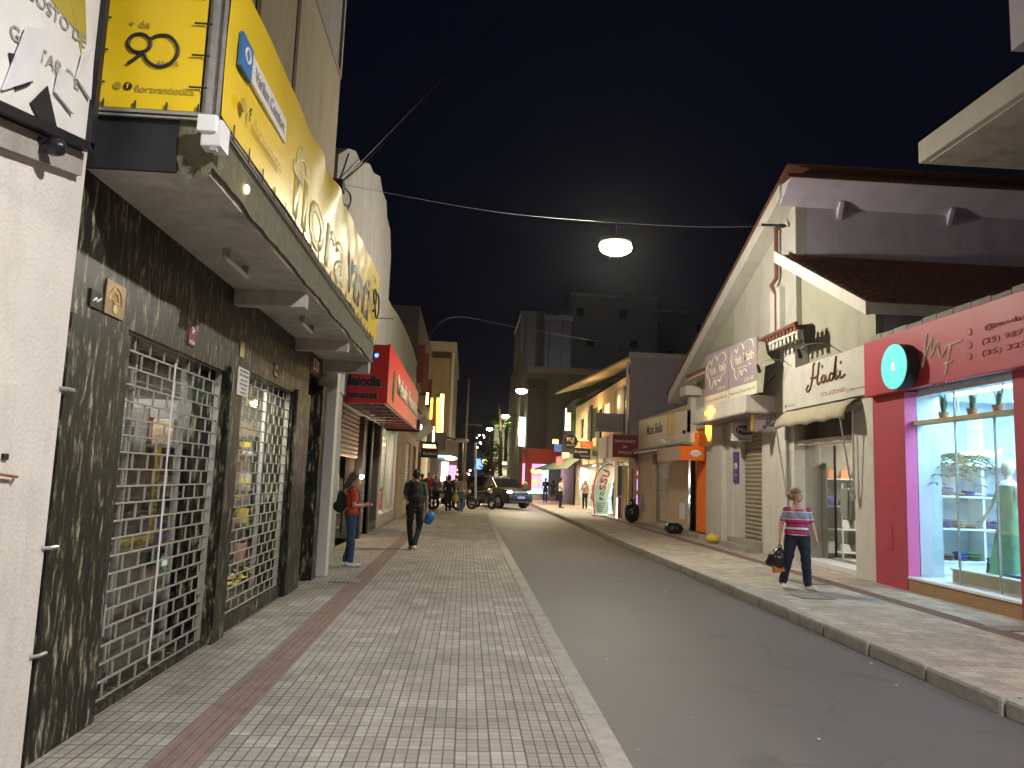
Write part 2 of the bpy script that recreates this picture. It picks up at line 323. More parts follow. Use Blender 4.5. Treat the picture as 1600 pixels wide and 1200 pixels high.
def marble():
    m,N,L,nd,mth,b=nodes('marble'); tc=nd('TexCoord')
    dn=nd('TexNoise'); dn.inputs['Scale'].default_value=2.5; dn.inputs['Detail'].default_value=4; L.new(tc.outputs['Object'],dn.inputs['Vector'])
    ad=nd('VectorMath',operation='MULTIPLY_ADD'); L.new(dn.outputs['Color'],ad.inputs[0]); ad.inputs[1].default_value=(.12,.12,.12); L.new(tc.outputs['Object'],ad.inputs[2])
    mp=nd('Mapping'); mp.inputs['Scale'].default_value=(11,11,1.9); L.new(ad.outputs[0],mp.inputs[0])
    a=nd('TexNoise'); a.inputs['Scale'].default_value=2.0; a.inputs['Detail'].default_value=9; a.inputs['Roughness'].default_value=.72; L.new(mp.outputs[0],a.inputs['Vector'])
    cr=nd('ValToRGB'); L.new(a.outputs['Fac'],cr.inputs[0]); e=cr.color_ramp.elements
    e[0].position=.42; e[0].color=(.010,.012,.009,1); e[1].position=.70; e[1].color=(.56,.57,.44,1)
    q=e.new(.535); q.color=(.026,.028,.021,1); q=e.new(.59); q.color=(.17,.155,.115,1)
    c=nd('TexNoise'); c.inputs['Scale'].default_value=1.1; c.inputs['Detail'].default_value=3; L.new(tc.outputs['Object'],c.inputs['Vector'])
    mx=nd('MixRGB',blend_type='MULTIPLY'); mx.inputs[0].default_value=.9; L.new(cr.outputs[0],mx.inputs[1])
    c2=nd('ValToRGB'); c2.color_ramp.elements[0].position=.35; c2.color_ramp.elements[0].color=(.88,1,.88,1); c2.color_ramp.elements[1].position=.65; c2.color_ramp.elements[1].color=(1,.88,.74,1); L.new(c.outputs['Fac'],c2.inputs[0])
    L.new(c2.outputs[0],mx.inputs[2])
    sp=nd('SeparateXYZ'); L.new(tc.outputs['Object'],sp.inputs[0])
    f=mth('FRACT',mth('DIVIDE',mth('ADD',sp.outputs[2],.32),.74)); jn=mth('LESS_THAN',f,.008)
    m3=nd('MixRGB'); L.new(mth('MULTIPLY',jn,.6),m3.inputs[0]); L.new(mx.outputs[0],m3.inputs[1]); m3.inputs[2].default_value=(.01,.01,.01,1)
    L.new(m3.outputs[0],b.inputs['Base Color']); b.inputs['Roughness'].default_value=.2; b.inputs['Specular IOR Level'].default_value=.22
    rr=nd('MapRange'); rr.inputs['To Min'].default_value=.34; rr.inputs['To Max'].default_value=.52; L.new(c.outputs['Fac'],rr.inputs[0]); L.new(rr.outputs[0],b.inputs['Roughness'])
marble()
def stripes():
    m,N,L,nd,mth,b=nodes('striped_knit'); tc=nd('TexCoord'); sp=nd('SeparateXYZ'); L.new(tc.outputs['Object'],sp.inputs[0])
    nz=nd('TexNoise'); nz.inputs['Scale'].default_value=3; L.new(tc.outputs['Object'],nz.inputs['Vector'])
    z=mth('ADD',sp.outputs[2],mth('MULTIPLY',mth('SUBTRACT',nz.outputs['Fac'],.5),.03))
    f=mth('DIVIDE',mth('SUBTRACT',z,.84),.60)
    cr=nd('ValToRGB'); L.new(f,cr.inputs[0]); cr.color_ramp.interpolation='CONSTANT'
    P=(.50,.03,.13);Wt=(.68,.62,.66);Nv=(.03,.02,.06);G=(.30,.30,.38)
    seq=[(0,Wt),(.05,P),(.12,P),(.15,Nv),(.18,Wt),(.24,Nv),(.26,P),(.33,Nv),(.36,P),(.44,Wt),(.46,G),(.64,Wt),(.66,P),(.74,Nv),(.77,Wt),(.82,P),(.86,Nv),(.9,P)]
    e=cr.color_ramp.elements
    e[0].position=0; e[0].color=(*seq[0][1],1); e[1].position=seq[1][0]; e[1].color=(*seq[1][1],1)
    for p,c in seq[2:]: q=e.new(p); q.color=(*c,1)
    L.new(cr.outputs[0],b.inputs['Base Color']); b.inputs['Roughness'].default_value=.9
stripes()

# ------------------------------------------------------------------ lettering and painted strokes
def text(s,o,u,w,W_,H_,m,parent,name='lettering',depth=.002,bold=0.,shear=0.,label=None,space=1.):
    """s centred at o; u = reading direction, w = up; fitted to W_ x H_"""
    c=bpy.data.curves.new(name,'FONT'); c.body=s; c.align_x='CENTER'; c.align_y='CENTER'; c.offset=bold; c.shear=shear; c.resolution_u=3; c.space_character=space
    t=bpy.data.objects.new(name,c); COL.objects.link(t); bpy.context.view_layer.update()
    me=bpy.data.meshes.new_from_object(t.evaluated_get(bpy.context.evaluated_depsgraph_get())); bpy.data.objects.remove(t)
    xs=[v.co.x for v in me.vertices]; ys=[v.co.y for v in me.vertices]
    if not xs: return
    cx=(max(xs)+min(xs))/2; cy=(max(ys)+min(ys))/2; sx=W_/(max(xs)-min(xs)); sy=H_/(max(ys)-min(ys))
    o=Vector(o);u=Vector(u).normalized();w=Vector(w).normalized(); n=u.cross(w)
    bm=bmesh.new(); bm.from_mesh(me)
    for v in bm.verts: v.co=o+u*((v.co.x-cx)*sx)+w*((v.co.y-cy)*sy)
    r=bmesh.ops.extrude_face_region(bm,geom=bm.faces[:]); 
    for v in [g for g in r['geom'] if isinstance(g,bmesh.types.BMVert)]: v.co+=n*depth
    bmesh.ops.recalc_face_normals(bm,faces=bm.faces)
    bm.to_mesh(me); bm.free(); me.materials.clear(); me.materials.append(MT[m])
    ob=bpy.data.objects.new(name,me); COL.objects.link(ob); adopt(ob,parent)
    if label: ob['label']=label
    return ob
def cat(pts,k=6,closed=False):
    out=[]; n=len(pts); P=[Vector(p) for p in pts]
    for i in range(n if closed else n-1):
        a=P[(i-1)%n] if closed or i>0 else P[i]; b=P[i]; c=P[(i+1)%n]; d=P[(i+2)%n] if closed or i<n-2 else P[(i+1)%n]
        for j in range(k):
            t=j/k; out.append(.5*((2*b)+(c-a)*t+(2*a-5*b+4*c-d)*t*t+(3*b-a-3*c+d)*t**3))
    if not closed: out.append(P[-1])
    return out
def strokes(paths,o,u,w,W_,H_,r,m,parent,name='lettering',label=None,k=5,smooth=True):
    """paths in unit square coordinates -> flat raised strokes"""
    o=Vector(o);u=Vector(u).normalized();w=Vector(w).normalized(); mb=M()
    for p in paths:
        cl=p[0]==p[-1] and len(p)>3; q=[o+u*(a-.5)*W_+w*(b-.5)*H_ for a,b in (p[:-1] if cl else p)]
        if smooth: q=cat(q,k,cl)
        mb.tube(q,r,6,closed=cl)
    ob=mb.build(name,m,parent,smooth=True)
    if label: ob['label']=label
    return ob
XL,YL,ZU=Vector((1,0,0)),Vector((0,1,0)),Vector((0,0,1))
NY=Vector((0,-1,0))
def facade(mb,x0,x1,y0,y1,z0,z1,op):
    ys=sorted({y0,y1,*[a for o in op for a in o[:2]]}); zs=sorted({z0,z1,*[a for o in op for a in o[2:]]})
    ys=[y for y in ys if y0<=y<=y1]; zs=[z for z in zs if z0<=z<=z1]
    for i in range(len(ys)-1):
        run=None
        for j in range(len(zs)-1):
            yc=(ys[i]+ys[i+1])/2; zc=(zs[j]+zs[j+1])/2
            if any(o[0]<yc<o[1] and o[2]<zc<o[3] for o in op):
                if run is not None: mb.box(x0,x1,ys[i],ys[i+1],run,zs[j]); run=None
            elif run is None: run=zs[j]
        if run is not None: mb.box(x0,x1,ys[i],ys[i+1],run,z1)
    return mb
def slats(x,y0,y1,z0,z1,amp=.016,pitch=.085,sgn=1):
    n=max(2,int((z1-z0)/pitch)); vs=[];fs=[]; K=6
    for i in range(n*K+1):
        z=z0+(z1-z0)*i/(n*K); t=(i%K)/K; d=amp*abs(math.sin(math.pi*t))
        vs+= [(x+sgn*d,y0,z),(x+sgn*d,y1,z)]
    for i in range(n*K): fs.append((2*i,2*i+1,2*i+3,2*i+2))
    m=M(); m.add(vs,fs); m.box(x-sgn*.02,x-sgn*.012,y0,y1,z0,z1); return m

# ================================================================== SETTING
def struct(o): o['kind']='structure'; return o
m=M(); m.quad((-400,-60,-.17),(400,-60,-.17),(400,900,-.17),(-400,900,-.17)); struct(m.build('ground','asphalt'))
m=M()
N_=70
vs=[];fs=[]
for j in range(N_+1):
    y=-30+j*230/N_
    for i,(x,z) in enumerate([(.985,-.012),(1.6,-.02),(2.6,-.045),(3.6,-.10),(4.34,-.135)]): vs.append((x,y,z))
for j in range(N_):
    for i in range(4): a=j*5+i; fs.append((a,a+1,a+6,a+5))
m.add(vs,fs); struct(m.build('road','asphalt',smooth=True))
m=M(); m.quad((-40,46.2,-.02),(.99,46.2,-.02),(.99,55,-.02),(-40,55,-.02)); struct(m.build('side_road','asphalt'))
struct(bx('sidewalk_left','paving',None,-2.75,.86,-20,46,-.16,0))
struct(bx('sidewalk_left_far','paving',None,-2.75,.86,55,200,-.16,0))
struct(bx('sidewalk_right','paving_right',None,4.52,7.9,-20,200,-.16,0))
m=M(); k=-12.
while k<46: m.box(.86,.99,k+.006,k+1.02,-.15,.004); k+=1.03
struct(m.build('kerb_left','concrete',bevel=.008))
m=M(); m.box(.988,1.015,-12,46,-.1,-.006); struct(m.build('gutter_line','concrete'))
m=M(); k=-11.6
mats=0
while k<90: 
    if not(9.0<k<9.0): m.box(4.36+random.uniform(-.008,.008),4.52,k+.012,k+1.035,-.17,.012+random.uniform(-.006,.006))
    k+=1.045
struct(m.build('kerb_right','concrete',bevel=.035))
# ribbed guide strips
mat('guide_red',(.20,.14,.12),.8,var=.25,sc=8,bump=.3,stain=.3)
m=M(); m.box(-1.64,-1.37,-6,46,-.05,.004)
for i in range(4): m.box(-1.615+i*.062,-1.585+i*.062,-6,46,.004,.011)
struct(m.build('guide_strip_left','guide_red'))
m=M(); m.box(6.27,6.55,-6,40,-.05,.004)
for i in range(4): m.box(6.295+i*.062,6.325+i*.062,-6,40,.004,.011)
struct(m.build('guide_strip_right','guide_red'))
mat('cover_iron',(.10,.09,.085),.7,metal=.2,var=.3)
def cover(label,x0,x1,y0,y1):
    t=thing('pavement_plate',label,'manhole cover',((x0+x1)/2,(y0+y1)/2,0))
    bx('frame','cover_iron',t,x0,x1,y0,y1,-.01,.006); mm=M()
    for i in range(7): a=x0+.03+(x1-x0-.06)*i/7; mm.box(a,a+(x1-x0)/16,y0+.03,y1-.03,.006,.012)
    mm.build('lid','concrete',t)
cover('dark rusty cover set in the left pavement on the ribbed red strip',-1.95,-1.45,11.6,12.1)
cover('dark metal cover in the right pavement behind the striped woman\'s shoes',5.75,6.25,13.0,13.6)  # dark patch of the pavement built as a ribbed plate
cover('dark cover in the right pavement near the kerb at the striped woman\'s feet',5.0,5.5,11.3,11.8)  # dark patch at her feet built as a ribbed plate
cover('dark cover on the right pavement by the pink shop pillar nearest the camera',6.45,7.1,9.1,9.5)
m=M(); 
vs=[];fs=[]; hx=60
for j in range(14):
    for i in range(hx+1):
        x=-260+i*9; y=260+j*26; h=max(0,(j/13)**.8*(30+13*math.sin(x*.013+1)+6*math.sin(x*.05)))*1.1-1
        vs.append((x,y,h))
for j in range(13):
    for i in range(hx): a=j*(hx+1)+i; fs.append((a,a+1,a+hx+2,a+hx+1))
m.add(vs,fs); struct(m.build('hill','leaf',smooth=True))
for i,(px,py,yy,r) in enumerate([(749,680,300,.55),(755,680,340,.5),(756,683,320,.7),(750,692,280,.7),(752,695,260,.4),(746,699,250,.4),(745,684,330,.35),(733,741,150,.3),(772,690,200,.3),(760,707,240,.3)]):
    p=S(px,py,y=yy); t=thing('hill_lamp','one of the scattered white house lights on the dark hill beyond the street end','lamp',p,'scattered lights on the hill')
    M().ell(p,r*.6,8,6).build('bulb','city_light',t); M().tube([p-ZU*(r+2.5),p-ZU*r*.55],.08,5).build('pole','dark_metal',t)

# ================================================================== LEFT SIDE
WX=-2.3
# near white building
nb=thing('white_building','white plastered building at the left edge with a torn poster board above','building',(-3,0,0))
m=M(); m.box(-8,-2.24,-14,4.33,-.1,3.9); m.build('wall','white_plaster',nb)
bx('upper_wall','cream_plaster',nb,-8,-2.262,-14,4.33,3.9,12)
bx('wall_edge','concrete',nb,-2.5,-2.27,4.33,4.375,0,4.6)
t=thing('meter_hatch','flush white meter hatch with a dark latch low on the white wall','hatch',(-2.24,3.7,1.5))
bx('door','white_plaster',t,-2.245,-2.228,3.35,3.93,1.16,1.975,bevel=.004); bx('latch','dark_metal',t,-2.23,-2.215,3.83,3.87,1.6,1.63)
m=M(); m.tube([(-2.23,3.75,1.53),(-2.20,3.80,1.53),(-2.20,3.93,1.52),(-2.23,3.97,1.52)],.008,6)
tag(m.build('rusty_hook','rust',None),'small rusty hook bent out of the white wall beside the hatch','hook')
for i,(z,l) in enumerate([(2.0,'upper'),(1.14,'middle'),(.58,'lower')]):
    m=M(); m.tube([(-2.24,4.30,z),(-2.215,4.34,z),(-2.215,4.41,z)],.011,6)
    tag(m.build('wall_clamp','galv',None),f'{l} small steel clamp at the joint of the white wall and the dark marble','clamp')
# torn poster board
def P(px,py,d=0): 
    q=S(px,py,x=-2.17-d); return q
mat('poster_ink',(.36,.34,.32),.7)
t=thing('poster_board','framed board of torn white posters high on the white wall at the top left','billboard',(-2.2,3.9,3.3))
zt=4.9
def brd(y,z,x): return (x,y,z)
a0,a1=(2.55,3.00),(4.17,3.345)      # lower edge (y,z)
m=M(); m.prism([(-2.24,a0[0],a0[1]),(-2.24,a1[0],a1[1]),(-2.24,a1[0],zt),(-2.24,a0[0],zt)],(.07,0,0)); m.build('backing','white_print',t)
m=M()
for (p,q,w_) in [(a0,a1,.035),((a1[0],a1[1]),(a1[0],zt),.035)]:
    m.prism([(-2.25,p[0]-.03,p[1]-.035),(-2.25,q[0]+.03,q[1]-.035),(-2.25,q[0]+.03,q[1]+.012),(-2.25,p[0]-.03,p[1]+.012)] if p[1]!=a1[1] else [(-2.25,p[0]-.012,p[1]),(-2.25,p[0]+.035,p[1]-.035),(-2.25,q[0]+.035,q[1]),(-2.25,q[0]-.012,q[1])],(.11,0,0))
m.build('frame','dark_metal',t)
m=M(); m.prism([(-2.25,a0[0],a0[1]-.17),(-2.25,a1[0]+.05,a1[1]-.17),(-2.25,a1[0]+.05,a1[1]-.037),(-2.25,a0[0],a0[1]-.037)],(.05,0,0)); m.build('ledge','grey_plaster',t)
m=M(); m.prism([(-2.169,3.55,4.4),(-2.169,4.02,3.78),(-2.169,3.93,4.5)],(.004,0,0)); m.prism([(-2.169,3.3,3.9),(-2.169,4.06,3.86),(-2.169,3.9,4.45),(-2.169,3.4,4.45)],(.003,0,0)); m.build('dark_tear','yellow_dark',t)
m=M(); m.prism([(-2.165,3.62,3.30),(-2.165,3.76,3.22),(-2.165,3.86,3.29),(-2.165,3.74,3.45)],(.006,0,0)); m.prism([(-2.165,3.42,3.44),(-2.165,3.55,3.5),(-2.165,3.6,3.38),(-2.165,3.5,3.3)],(.006,0,0)); m.build('dark_scrap','black_sheet',t)
m=M()
for c in [((3.4,3.25),(3.62,3.42),(3.66,3.7),(3.5,3.62)),((3.98,3.62),(4.13,3.58),(4.1,3.86),(4.0,3.78)),((3.8,3.45),(3.98,3.42),(3.92,3.6),(3.8,3.58))]: m.prism([(-2.163+.004*i,y,z) for i,(y,z) in enumerate(c)],(.012,0,0))
m.build('torn_paper','porcelain',t)
mat('grey_ink',(.22,.20,.19),.6)
for s,y,z,w_ in [('COM GOSTO DE',3.62,3.82,.85),('GOSTAR DE',3.72,3.58,.62)]:
    text(s,(-2.163,y,z),YL+ZU*.10,ZU,w_,.07,'poster_ink',t)
m=M(); m.ell((-2.13,3.81,3.165),(.06,.05,.045)); m.tube([(-2.24,3.79,3.2),(-2.13,3.8,3.17)],.02,6)
c_=tag(m.build('wall_camera','black_plastic',None,smooth=True),'round black camera on the white wall under the poster board','camera')

# ---- marble shop
ms=thing('marble_shop','dark green marble shopfront with two barred windows and a beige upper storey','building',(-3.4,8.2,0))
G1=(5.2,7.32,.05,2.50); G2=(7.74,10.12,.15,2.61); DR=(11.02,11.68,.0,3.0)
m=facade(M(),WX-.30,WX,4.38,12.05,0,3.31,[G1,G2,DR]); m.build('wall','marble',ms)
m=M(); m.box(WX-.29,WX+.05,4.38,5.14,0,2.44); m.build('pillar','marble',ms)
m=M(); m.box(WX-.29,WX+.05,7.36,7.70,0,2.56); m.build('pillar','marble',ms)
m=M(); m.box(WX-.29,WX+.05,10.18,10.98,0,2.66); m.build('pillar','marble',ms)
m=M(); m.box(WX-.29,WX+.08,11.72,12.05,0,2.9); m.build('pillar','marble',ms)
m=M(); m.box(WX-.28,WX-.10,11.02,11.68,0,3.0); m.build('door','black_sheet',ms)
mat('groove_brown',(.11,.07,.045),.8)
m=M(); 
ys=[4.38,5.9,7.25,7.33,8.90,8.98,11.80]
m.box(WX-6,WX,4.38,9.2,3.62,13); m.box(WX-6,WX,9.2,11.8,3.62,7.86); m.build('upper_wall','beige_plaster',ms)
m=M()
for y in (5.75,7.36,8.94): m.box(WX-.01,WX+.012,y-.07,y+.07,3.62,13)
m.build('groove_band','groove_brown',ms)
m=M(); m.box(WX-6,WX-.02,9.2,11.76,7.86,13); m.build('upper_panel','grey_plaster',ms)
m=M(); m.box(WX-.02,WX+.02,11.70,11.8,7.86,13); m.box(WX-.02,WX+.02,9.2,9.25,7.86,13); m.box(WX-.02,WX+.02,9.25,11.7,7.86,7.92); m.build('panel_frame','concrete',ms)
# rooms behind the windows
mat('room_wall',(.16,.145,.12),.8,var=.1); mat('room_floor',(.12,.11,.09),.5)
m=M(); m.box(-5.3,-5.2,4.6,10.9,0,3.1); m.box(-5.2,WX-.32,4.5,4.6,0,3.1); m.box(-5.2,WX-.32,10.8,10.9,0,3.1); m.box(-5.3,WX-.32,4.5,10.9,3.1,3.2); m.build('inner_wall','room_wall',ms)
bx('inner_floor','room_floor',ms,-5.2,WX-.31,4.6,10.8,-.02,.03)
def grille(o,x,nm):
    y0,y1,z0,z1=o; m=M(); rows=int(round((z1-z0)/.118)); rh=(z1-z0)/rows; bw=.262
    for r in range(rows+1): z=z0+r*rh; m.box(x-.008,x+.008,y0,y1,z-.0055,z+.0055)
    for r in range(rows):
        y=y0+(bw/2 if r%2 else 0)
        while y<y1+.01: m.box(x-.006,x+.006,y-.0055,y+.0055,z0+r*rh+.007,z0+(r+1)*rh-.007); y+=bw
    g=m.build('security_grille','steel_bar',ms)
    m=M(); m.box(x-.03,x+.02,y0-.03,y0+.02,z0,z1); m.box(x-.03,x+.02,y1-.02,y1+.03,z0,z1); m.box(x-.03,x+.02,y0,y1,z0-.05,z0-.007); m.box(x-.03,x+.02,y0,y1,z1+.007,z1+.04)
    m.build('guide_rail','steel_bar',g)
    for yy in (y0+.06,y1-.16):
        bx('lock_plate','steel_bar',g,x+.008,x+.014,yy,yy+.13,z0+.42,z0+.62)
    p=M(); p.box(x-.16,x-.152,y0,y1,z0,z1); p.build('window_pane','glass_shop',ms)
    m=M(); m.box(x-.18,x-.14,y0+(y1-y0)*.30,y0+(y1-y0)*.30+.03,z0,z1); m.box(x-.18,x-.14,y0+(y1-y0)*.78,y0+(y1-y0)*.78+.05,z0,z1); m.build('window_mullion','galv',ms)
grille(G1,WX-.06,'a'); grille(G2,WX-.06,'b')
m=M(); m.tube([(WX-.02,6.12,.12),(WX-.02,6.12,2.4)],.007,6); tag(m.build('pull_rod','porcelain',None),'slim steel pull rod hanging in front of the first barred window','rod')
lamp('AREA','shop_room_light',(-3.7,7.6,3.0),150,(.95,.95,1),1.2,(0,0,0),3.0)
lamp('AREA','shop_window_light',(-2.95,9.0,2.9),45,(1,.85,.6),.3,(0,0,0),1.5)
# shelves and goods
cols={'white':(.6,.6,.58),'grey':(.25,.26,.28),'blue':(.03,.08,.35),'red':(.40,.02,.03),'brown':(.20,.10,.05),'black':(.02,.02,.025),'tan':(.45,.30,.18),'purple':(.14,.05,.25),'green':(.04,.2,.09),'yellow':(.6,.48,.03),'pink':(.6,.22,.25),'orange':(.65,.2,.03)}
for k_,c_ in cols.items(): mat('item_'+k_,c_,.5,var=.1)
def rack(nm,label,x0,x1,y0,y1,zs,m_='room_wall',cat='shelf'):
    t=thing('shelf_rack',label,cat,((x0+x1)/2,(y0+y1)/2,0.03))
    for z in zs: bx('shelf',m_,t,x0,x1,y0,y1,z-.025,z)
    bx('side_panel',m_,t,x0,x1,y0-.03,y0,.03,zs[-1]+.4); bx('side_panel',m_,t,x0,x1,y1,y1+.03,.03,zs[-1]+.4)
    return t
def carton(label,cx,cy,z,w,d,h,c,group,name='carton',catg='box',band=True):
    t=thing(name,label,catg,(cx,cy,z),group); 
    bx('body','item_'+c,t,cx-w/2,cx+w/2,cy-d/2,cy+d/2,z+.001,z+h,bevel=.006)
    if band: bx('print','item_'+random.choice(['white','grey','tan']),t,cx+w/2,cx+w/2+.002,cy-d/2+.02,cy+d/2-.02,z+h*.35,z+h*.6)
ordn=['first','second','third','fourth','fifth','sixth','seventh','eighth','ninth']
lev=['lowest','second','third','top']
for (wy0,wy1,wn_,seq) in [(5.25,7.25,'first barred window',11),(7.85,10.05,'second barred window',23)]:
    random.seed(seq); zs=[.35,.85,1.3,1.72]
    rack('r',f'dark shelf rack inside the marble shop behind the {wn_}',-3.35,-2.95,wy0,wy1,zs)
    for li,z in enumerate(zs):
        y=wy0+.1; i=0
        while y<wy1-.3 and i<6:
            d=random.uniform(.16,.30); h=random.uniform(.16,.36); c=random.choice(list(cols))
            if li==2 and wn_[0]=='f': c=random.choice(['red','brown','red','tan'])
            carton(f'{c} packet, {ordn[i]} along the {lev[li]} shelf, behind the {wn_}',-3.12,y+d/2,z,.22,d,h,c,'packets in the marble shop windows')
            y+=d+random.uniform(.03,.14); i+=1
def cross_rack(label,y,x0,x1,zs,where,seed,pal,m_='room_wall',dep=.34,hh=(.15,.30),nm='carton',grp='boxes on the cross shelves of the marble shop'):
    t=thing('cross_rack',label,'shelf',((x0+x1)/2,y,.03))
    for z in zs: bx('shelf',m_,t,x0,x1,y,y+dep,z-.03,z)
    bx('back_panel',m_,t,x0,x1,y+dep,y+dep+.03,.03,zs[-1]+.45)
    random.seed(seed)
    for li,z in enumerate(zs):
        x=x1-.05; i=0
        while x>x0+.25 and i<7:
            w=random.uniform(.14,.28); h=random.uniform(*hh); c=random.choice(pal[li%len(pal)])
            tt=thing(nm,f'{c} {nm}, {ordn[i]} from the window on the {lev[li]} shelf {where}','box',(x-w/2,y+.15,z),grp); 
            bx('body','item_'+c,tt,x-w,x,y+.03,y+.27,z+.001,z+h,bevel=.006); bx('print','item_'+random.choice(['white','grey','tan','yellow']),tt,x-w+.03,x-.03,y+.027,y+.03,z+h*.35,z+h*.65)
            x-=w+random.uniform(.02,.09); i+=1
cross_rack('tall dark rack facing the street corner behind the first barred window',7.45,-4.6,-2.75,[.4,.9,1.35,1.8],'seen through the first barred window',71,[['tan','brown','black'],['blue','purple','white','tan'],['grey','tan','white','brown'],['red','brown','tan','red']])
cross_rack('tall dark rack at the far end behind the second barred window',10.25,-4.6,-2.75,[.4,.9,1.35,1.8],'seen through the second barred window',72,[['pink','brown','tan'],['tan','brown','yellow'],['brown','grey','tan'],['black','orange','red']])
t=thing('promo_sign','upright yellow printed strip standing inside the first barred window','sign',(-2.62,6.75,.3)); bx('board','yellow_paint',t,-2.63,-2.62,6.68,6.78,.95,1.75); text('OFERTA',(-2.618,6.73,1.4),ZU,-YL,.6,.06,'ink',t)
t=thing('promo_sign','long yellow printed strip lying across the first barred window','sign',(-2.62,6.3,.3)); bx('board','yellow_paint',t,-2.635,-2.625,5.45,6.65,.93,1.02); text('PROMOCAO',(-2.62,6.05,.975),YL,ZU,1.0,.05,'ink',t)
t=thing('sticker','round green and white sticker on the glass of the first barred window','sticker',(-2.50,6.5,.9)); M().tube([(-2.46,6.62,.80),(-2.455,6.62,.80)],.09,20).build('disc','item_green',t); M().tube([(-2.454,6.62,.80),(-2.451,6.62,.80)],.055,20).build('centre','white_print',t)
t=thing('notice_sheet','pale printed sheet taped low inside the first barred window','notice',(-2.5,5.5,.55)); bx('sheet','item_grey',t,-2.46,-2.455,5.26,5.62,.55,.92)
m=M()
random.seed(3)
for i in range(40):
    y=7.9+random.random()*1.9; z=.2+random.random()*.12+(y-7.9)*.05; M_=m; m.ell((-2.62+random.uniform(-.08,.05),y,z),(.03,.05,.012),6,4)
tag(m.build('yellow_streamers','item_yellow',None),'crumpled bright yellow streamers along the sill of the second barred window','streamers')
# plates
def plate(name,label,cat,y0,y1,z0,z1,m_,fn=None,x=WX):
    t=thing(name,label,cat,(x,(y0+y1)/2,z0)); bx('plate',m_,t,x+.001,x+.012,y0,y1,z0,z1,bevel=.003)
    if fn: fn(t,x+.012,y0,y1,z0,z1)
    return t
def fA(t,x,y0,y1,z0,z1):
    c=(y0+y1)/2
    strokes([[(.1,.35),(.2,.75),(.5,.95),(.8,.75),(.9,.35)],[(.3,.4),(.5,.75),(.7,.4),(.3,.4)]],(x,c,(z0+z1)/2),YL,ZU,(y1-y0)*.8,(z1-z0)*.8,.006,'gold',t,name='relief')
    M().tube([(x,c,z0+.05),(x+.004,c,z0+.05)],.03,14).build('seal','gold',t)
plate('brass_plaque','embossed brass plaque with an arch relief on the near marble pillar','plaque',4.82,5.09,2.53,2.75,'brass',fA)
def fB(t,x,y0,y1,z0,z1):
    strokes([[(.1,.3),(.4,.6),(.5,.4),(.9,.7)]],(x,(y0+y1)/2,(z0+z1)/2),YL,ZU,(y1-y0)*.8,(z1-z0)*.8,.007,'white_print',t,name='print')
plate('small_plaque','small black plaque with white marks left of the brass plaque','plaque',4.64,4.79,2.53,2.64,'black_sheet',fB)
def fC(t,x,y0,y1,z0,z1):
    strokes([[(.3,.95),(.7,.8),(.4,.6),(.6,.5)]],(x,(y0+y1)/2,z0+(z1-z0)*.65),YL,ZU,(y1-y0)*.7,(z1-z0)*.6,.009,'white_print',t,name='emblem')
    text('VISA',(x,(y0+y1)/2,z0+.03),YL,ZU,(y1-y0)*.8,.03,'white_print',t)
plate('card_plaque','small dark red card plaque above the first barred window','plaque',6.26,6.42,2.58,2.74,'bordeaux',fC)
plate('card_plaque','small gold plaque on the marble above the white notice','plaque',7.66,7.80,2.70,2.86,'gold',fC)
plate('card_plaque','small dark red plaque above the far half of the second barred window','plaque',9.02,9.2,2.68,2.84,'bordeaux',fC)
def fN(t,x,y0,y1,z0,z1):
    for i,(s,w_) in enumerate([('PROIBIDO',.8),('ESTACIONAR',.85),('entrada',.6),('de clientes',.7),('24 horas',.5),('obrigado',.6)]):
        text(s,(x,(y0+y1)/2,z1-.03-.042*i),YL,ZU,(y1-y0)*w_,.024,'ink',t)
plate('white_notice','white printed notice on the marble pillar between the barred windows','notice',7.50,7.86,2.31,2.58,'white_print',fN,x=WX+.05)
def f530(t,x,y0,y1,z0,z1):
    text('530',(x,(y0+y1)/2,(z0+z1)/2+.02),YL,ZU,.42,.17,'white_print',t,bold=.02)
plate('house_number_plate','dark red house number plate 530 over the marble doorway','sign',11.02,11.78,3.02,3.24,'bordeaux',f530)

# ---- canopy
cn=thing('concrete_canopy','grey concrete canopy with black end sheet above the marble shop pavement','canopy',(-1.95,8.2,3.27))
CX=-1.56
m=M(); m.box(WX,CX-.03,4.40,12.1,3.31,3.60); m.build('slab','soffit',cn)
for y in (7.35,10.0): bx('rib','soffit',cn,WX,CX-.06,y,y+.14,3.16,3.315,bevel=.008)
bx('rib','soffit',cn,WX,CX-.03,11.9,12.1,3.14,3.315,bevel=.008)
m=M(); n=60; vs=[];fs=[]
for i in range(n+1):
    y=4.40+7.7*i/n; z=3.335+.010*math.sin(i*.53)+random.uniform(-.012,.012); vs+=[(CX-.03,y,z),(CX-.03,y,3.64),(CX+.0,y,z),(CX+.0,y,3.64)]
for i in range(n): a=4*i; fs+=[(a,a+4,a+5,a+1),(a+2,a+3,a+7,a+6),(a,a+2,a+6,a+4),(a+1,a+5,a+7,a+3)]
m.add(vs,fs); m.build('fascia','fascia',cn)
m=M(); m.box(WX-.04,CX-.20,4.375,4.40,3.29,3.62); m.build('end_sheet','black_sheet',cn)
m=M(); m.prism([(CX-.20,4.38,3.62),(CX,4.38,3.62),(CX,4.38,3.34),(CX-.03,4.38,3.25),(CX-.08,4.38,3.33),(CX-.13,4.38,3.22),(CX-.20,4.38,3.36)],(0,.02,0)); m.build('frayed_flap','fascia',cn)
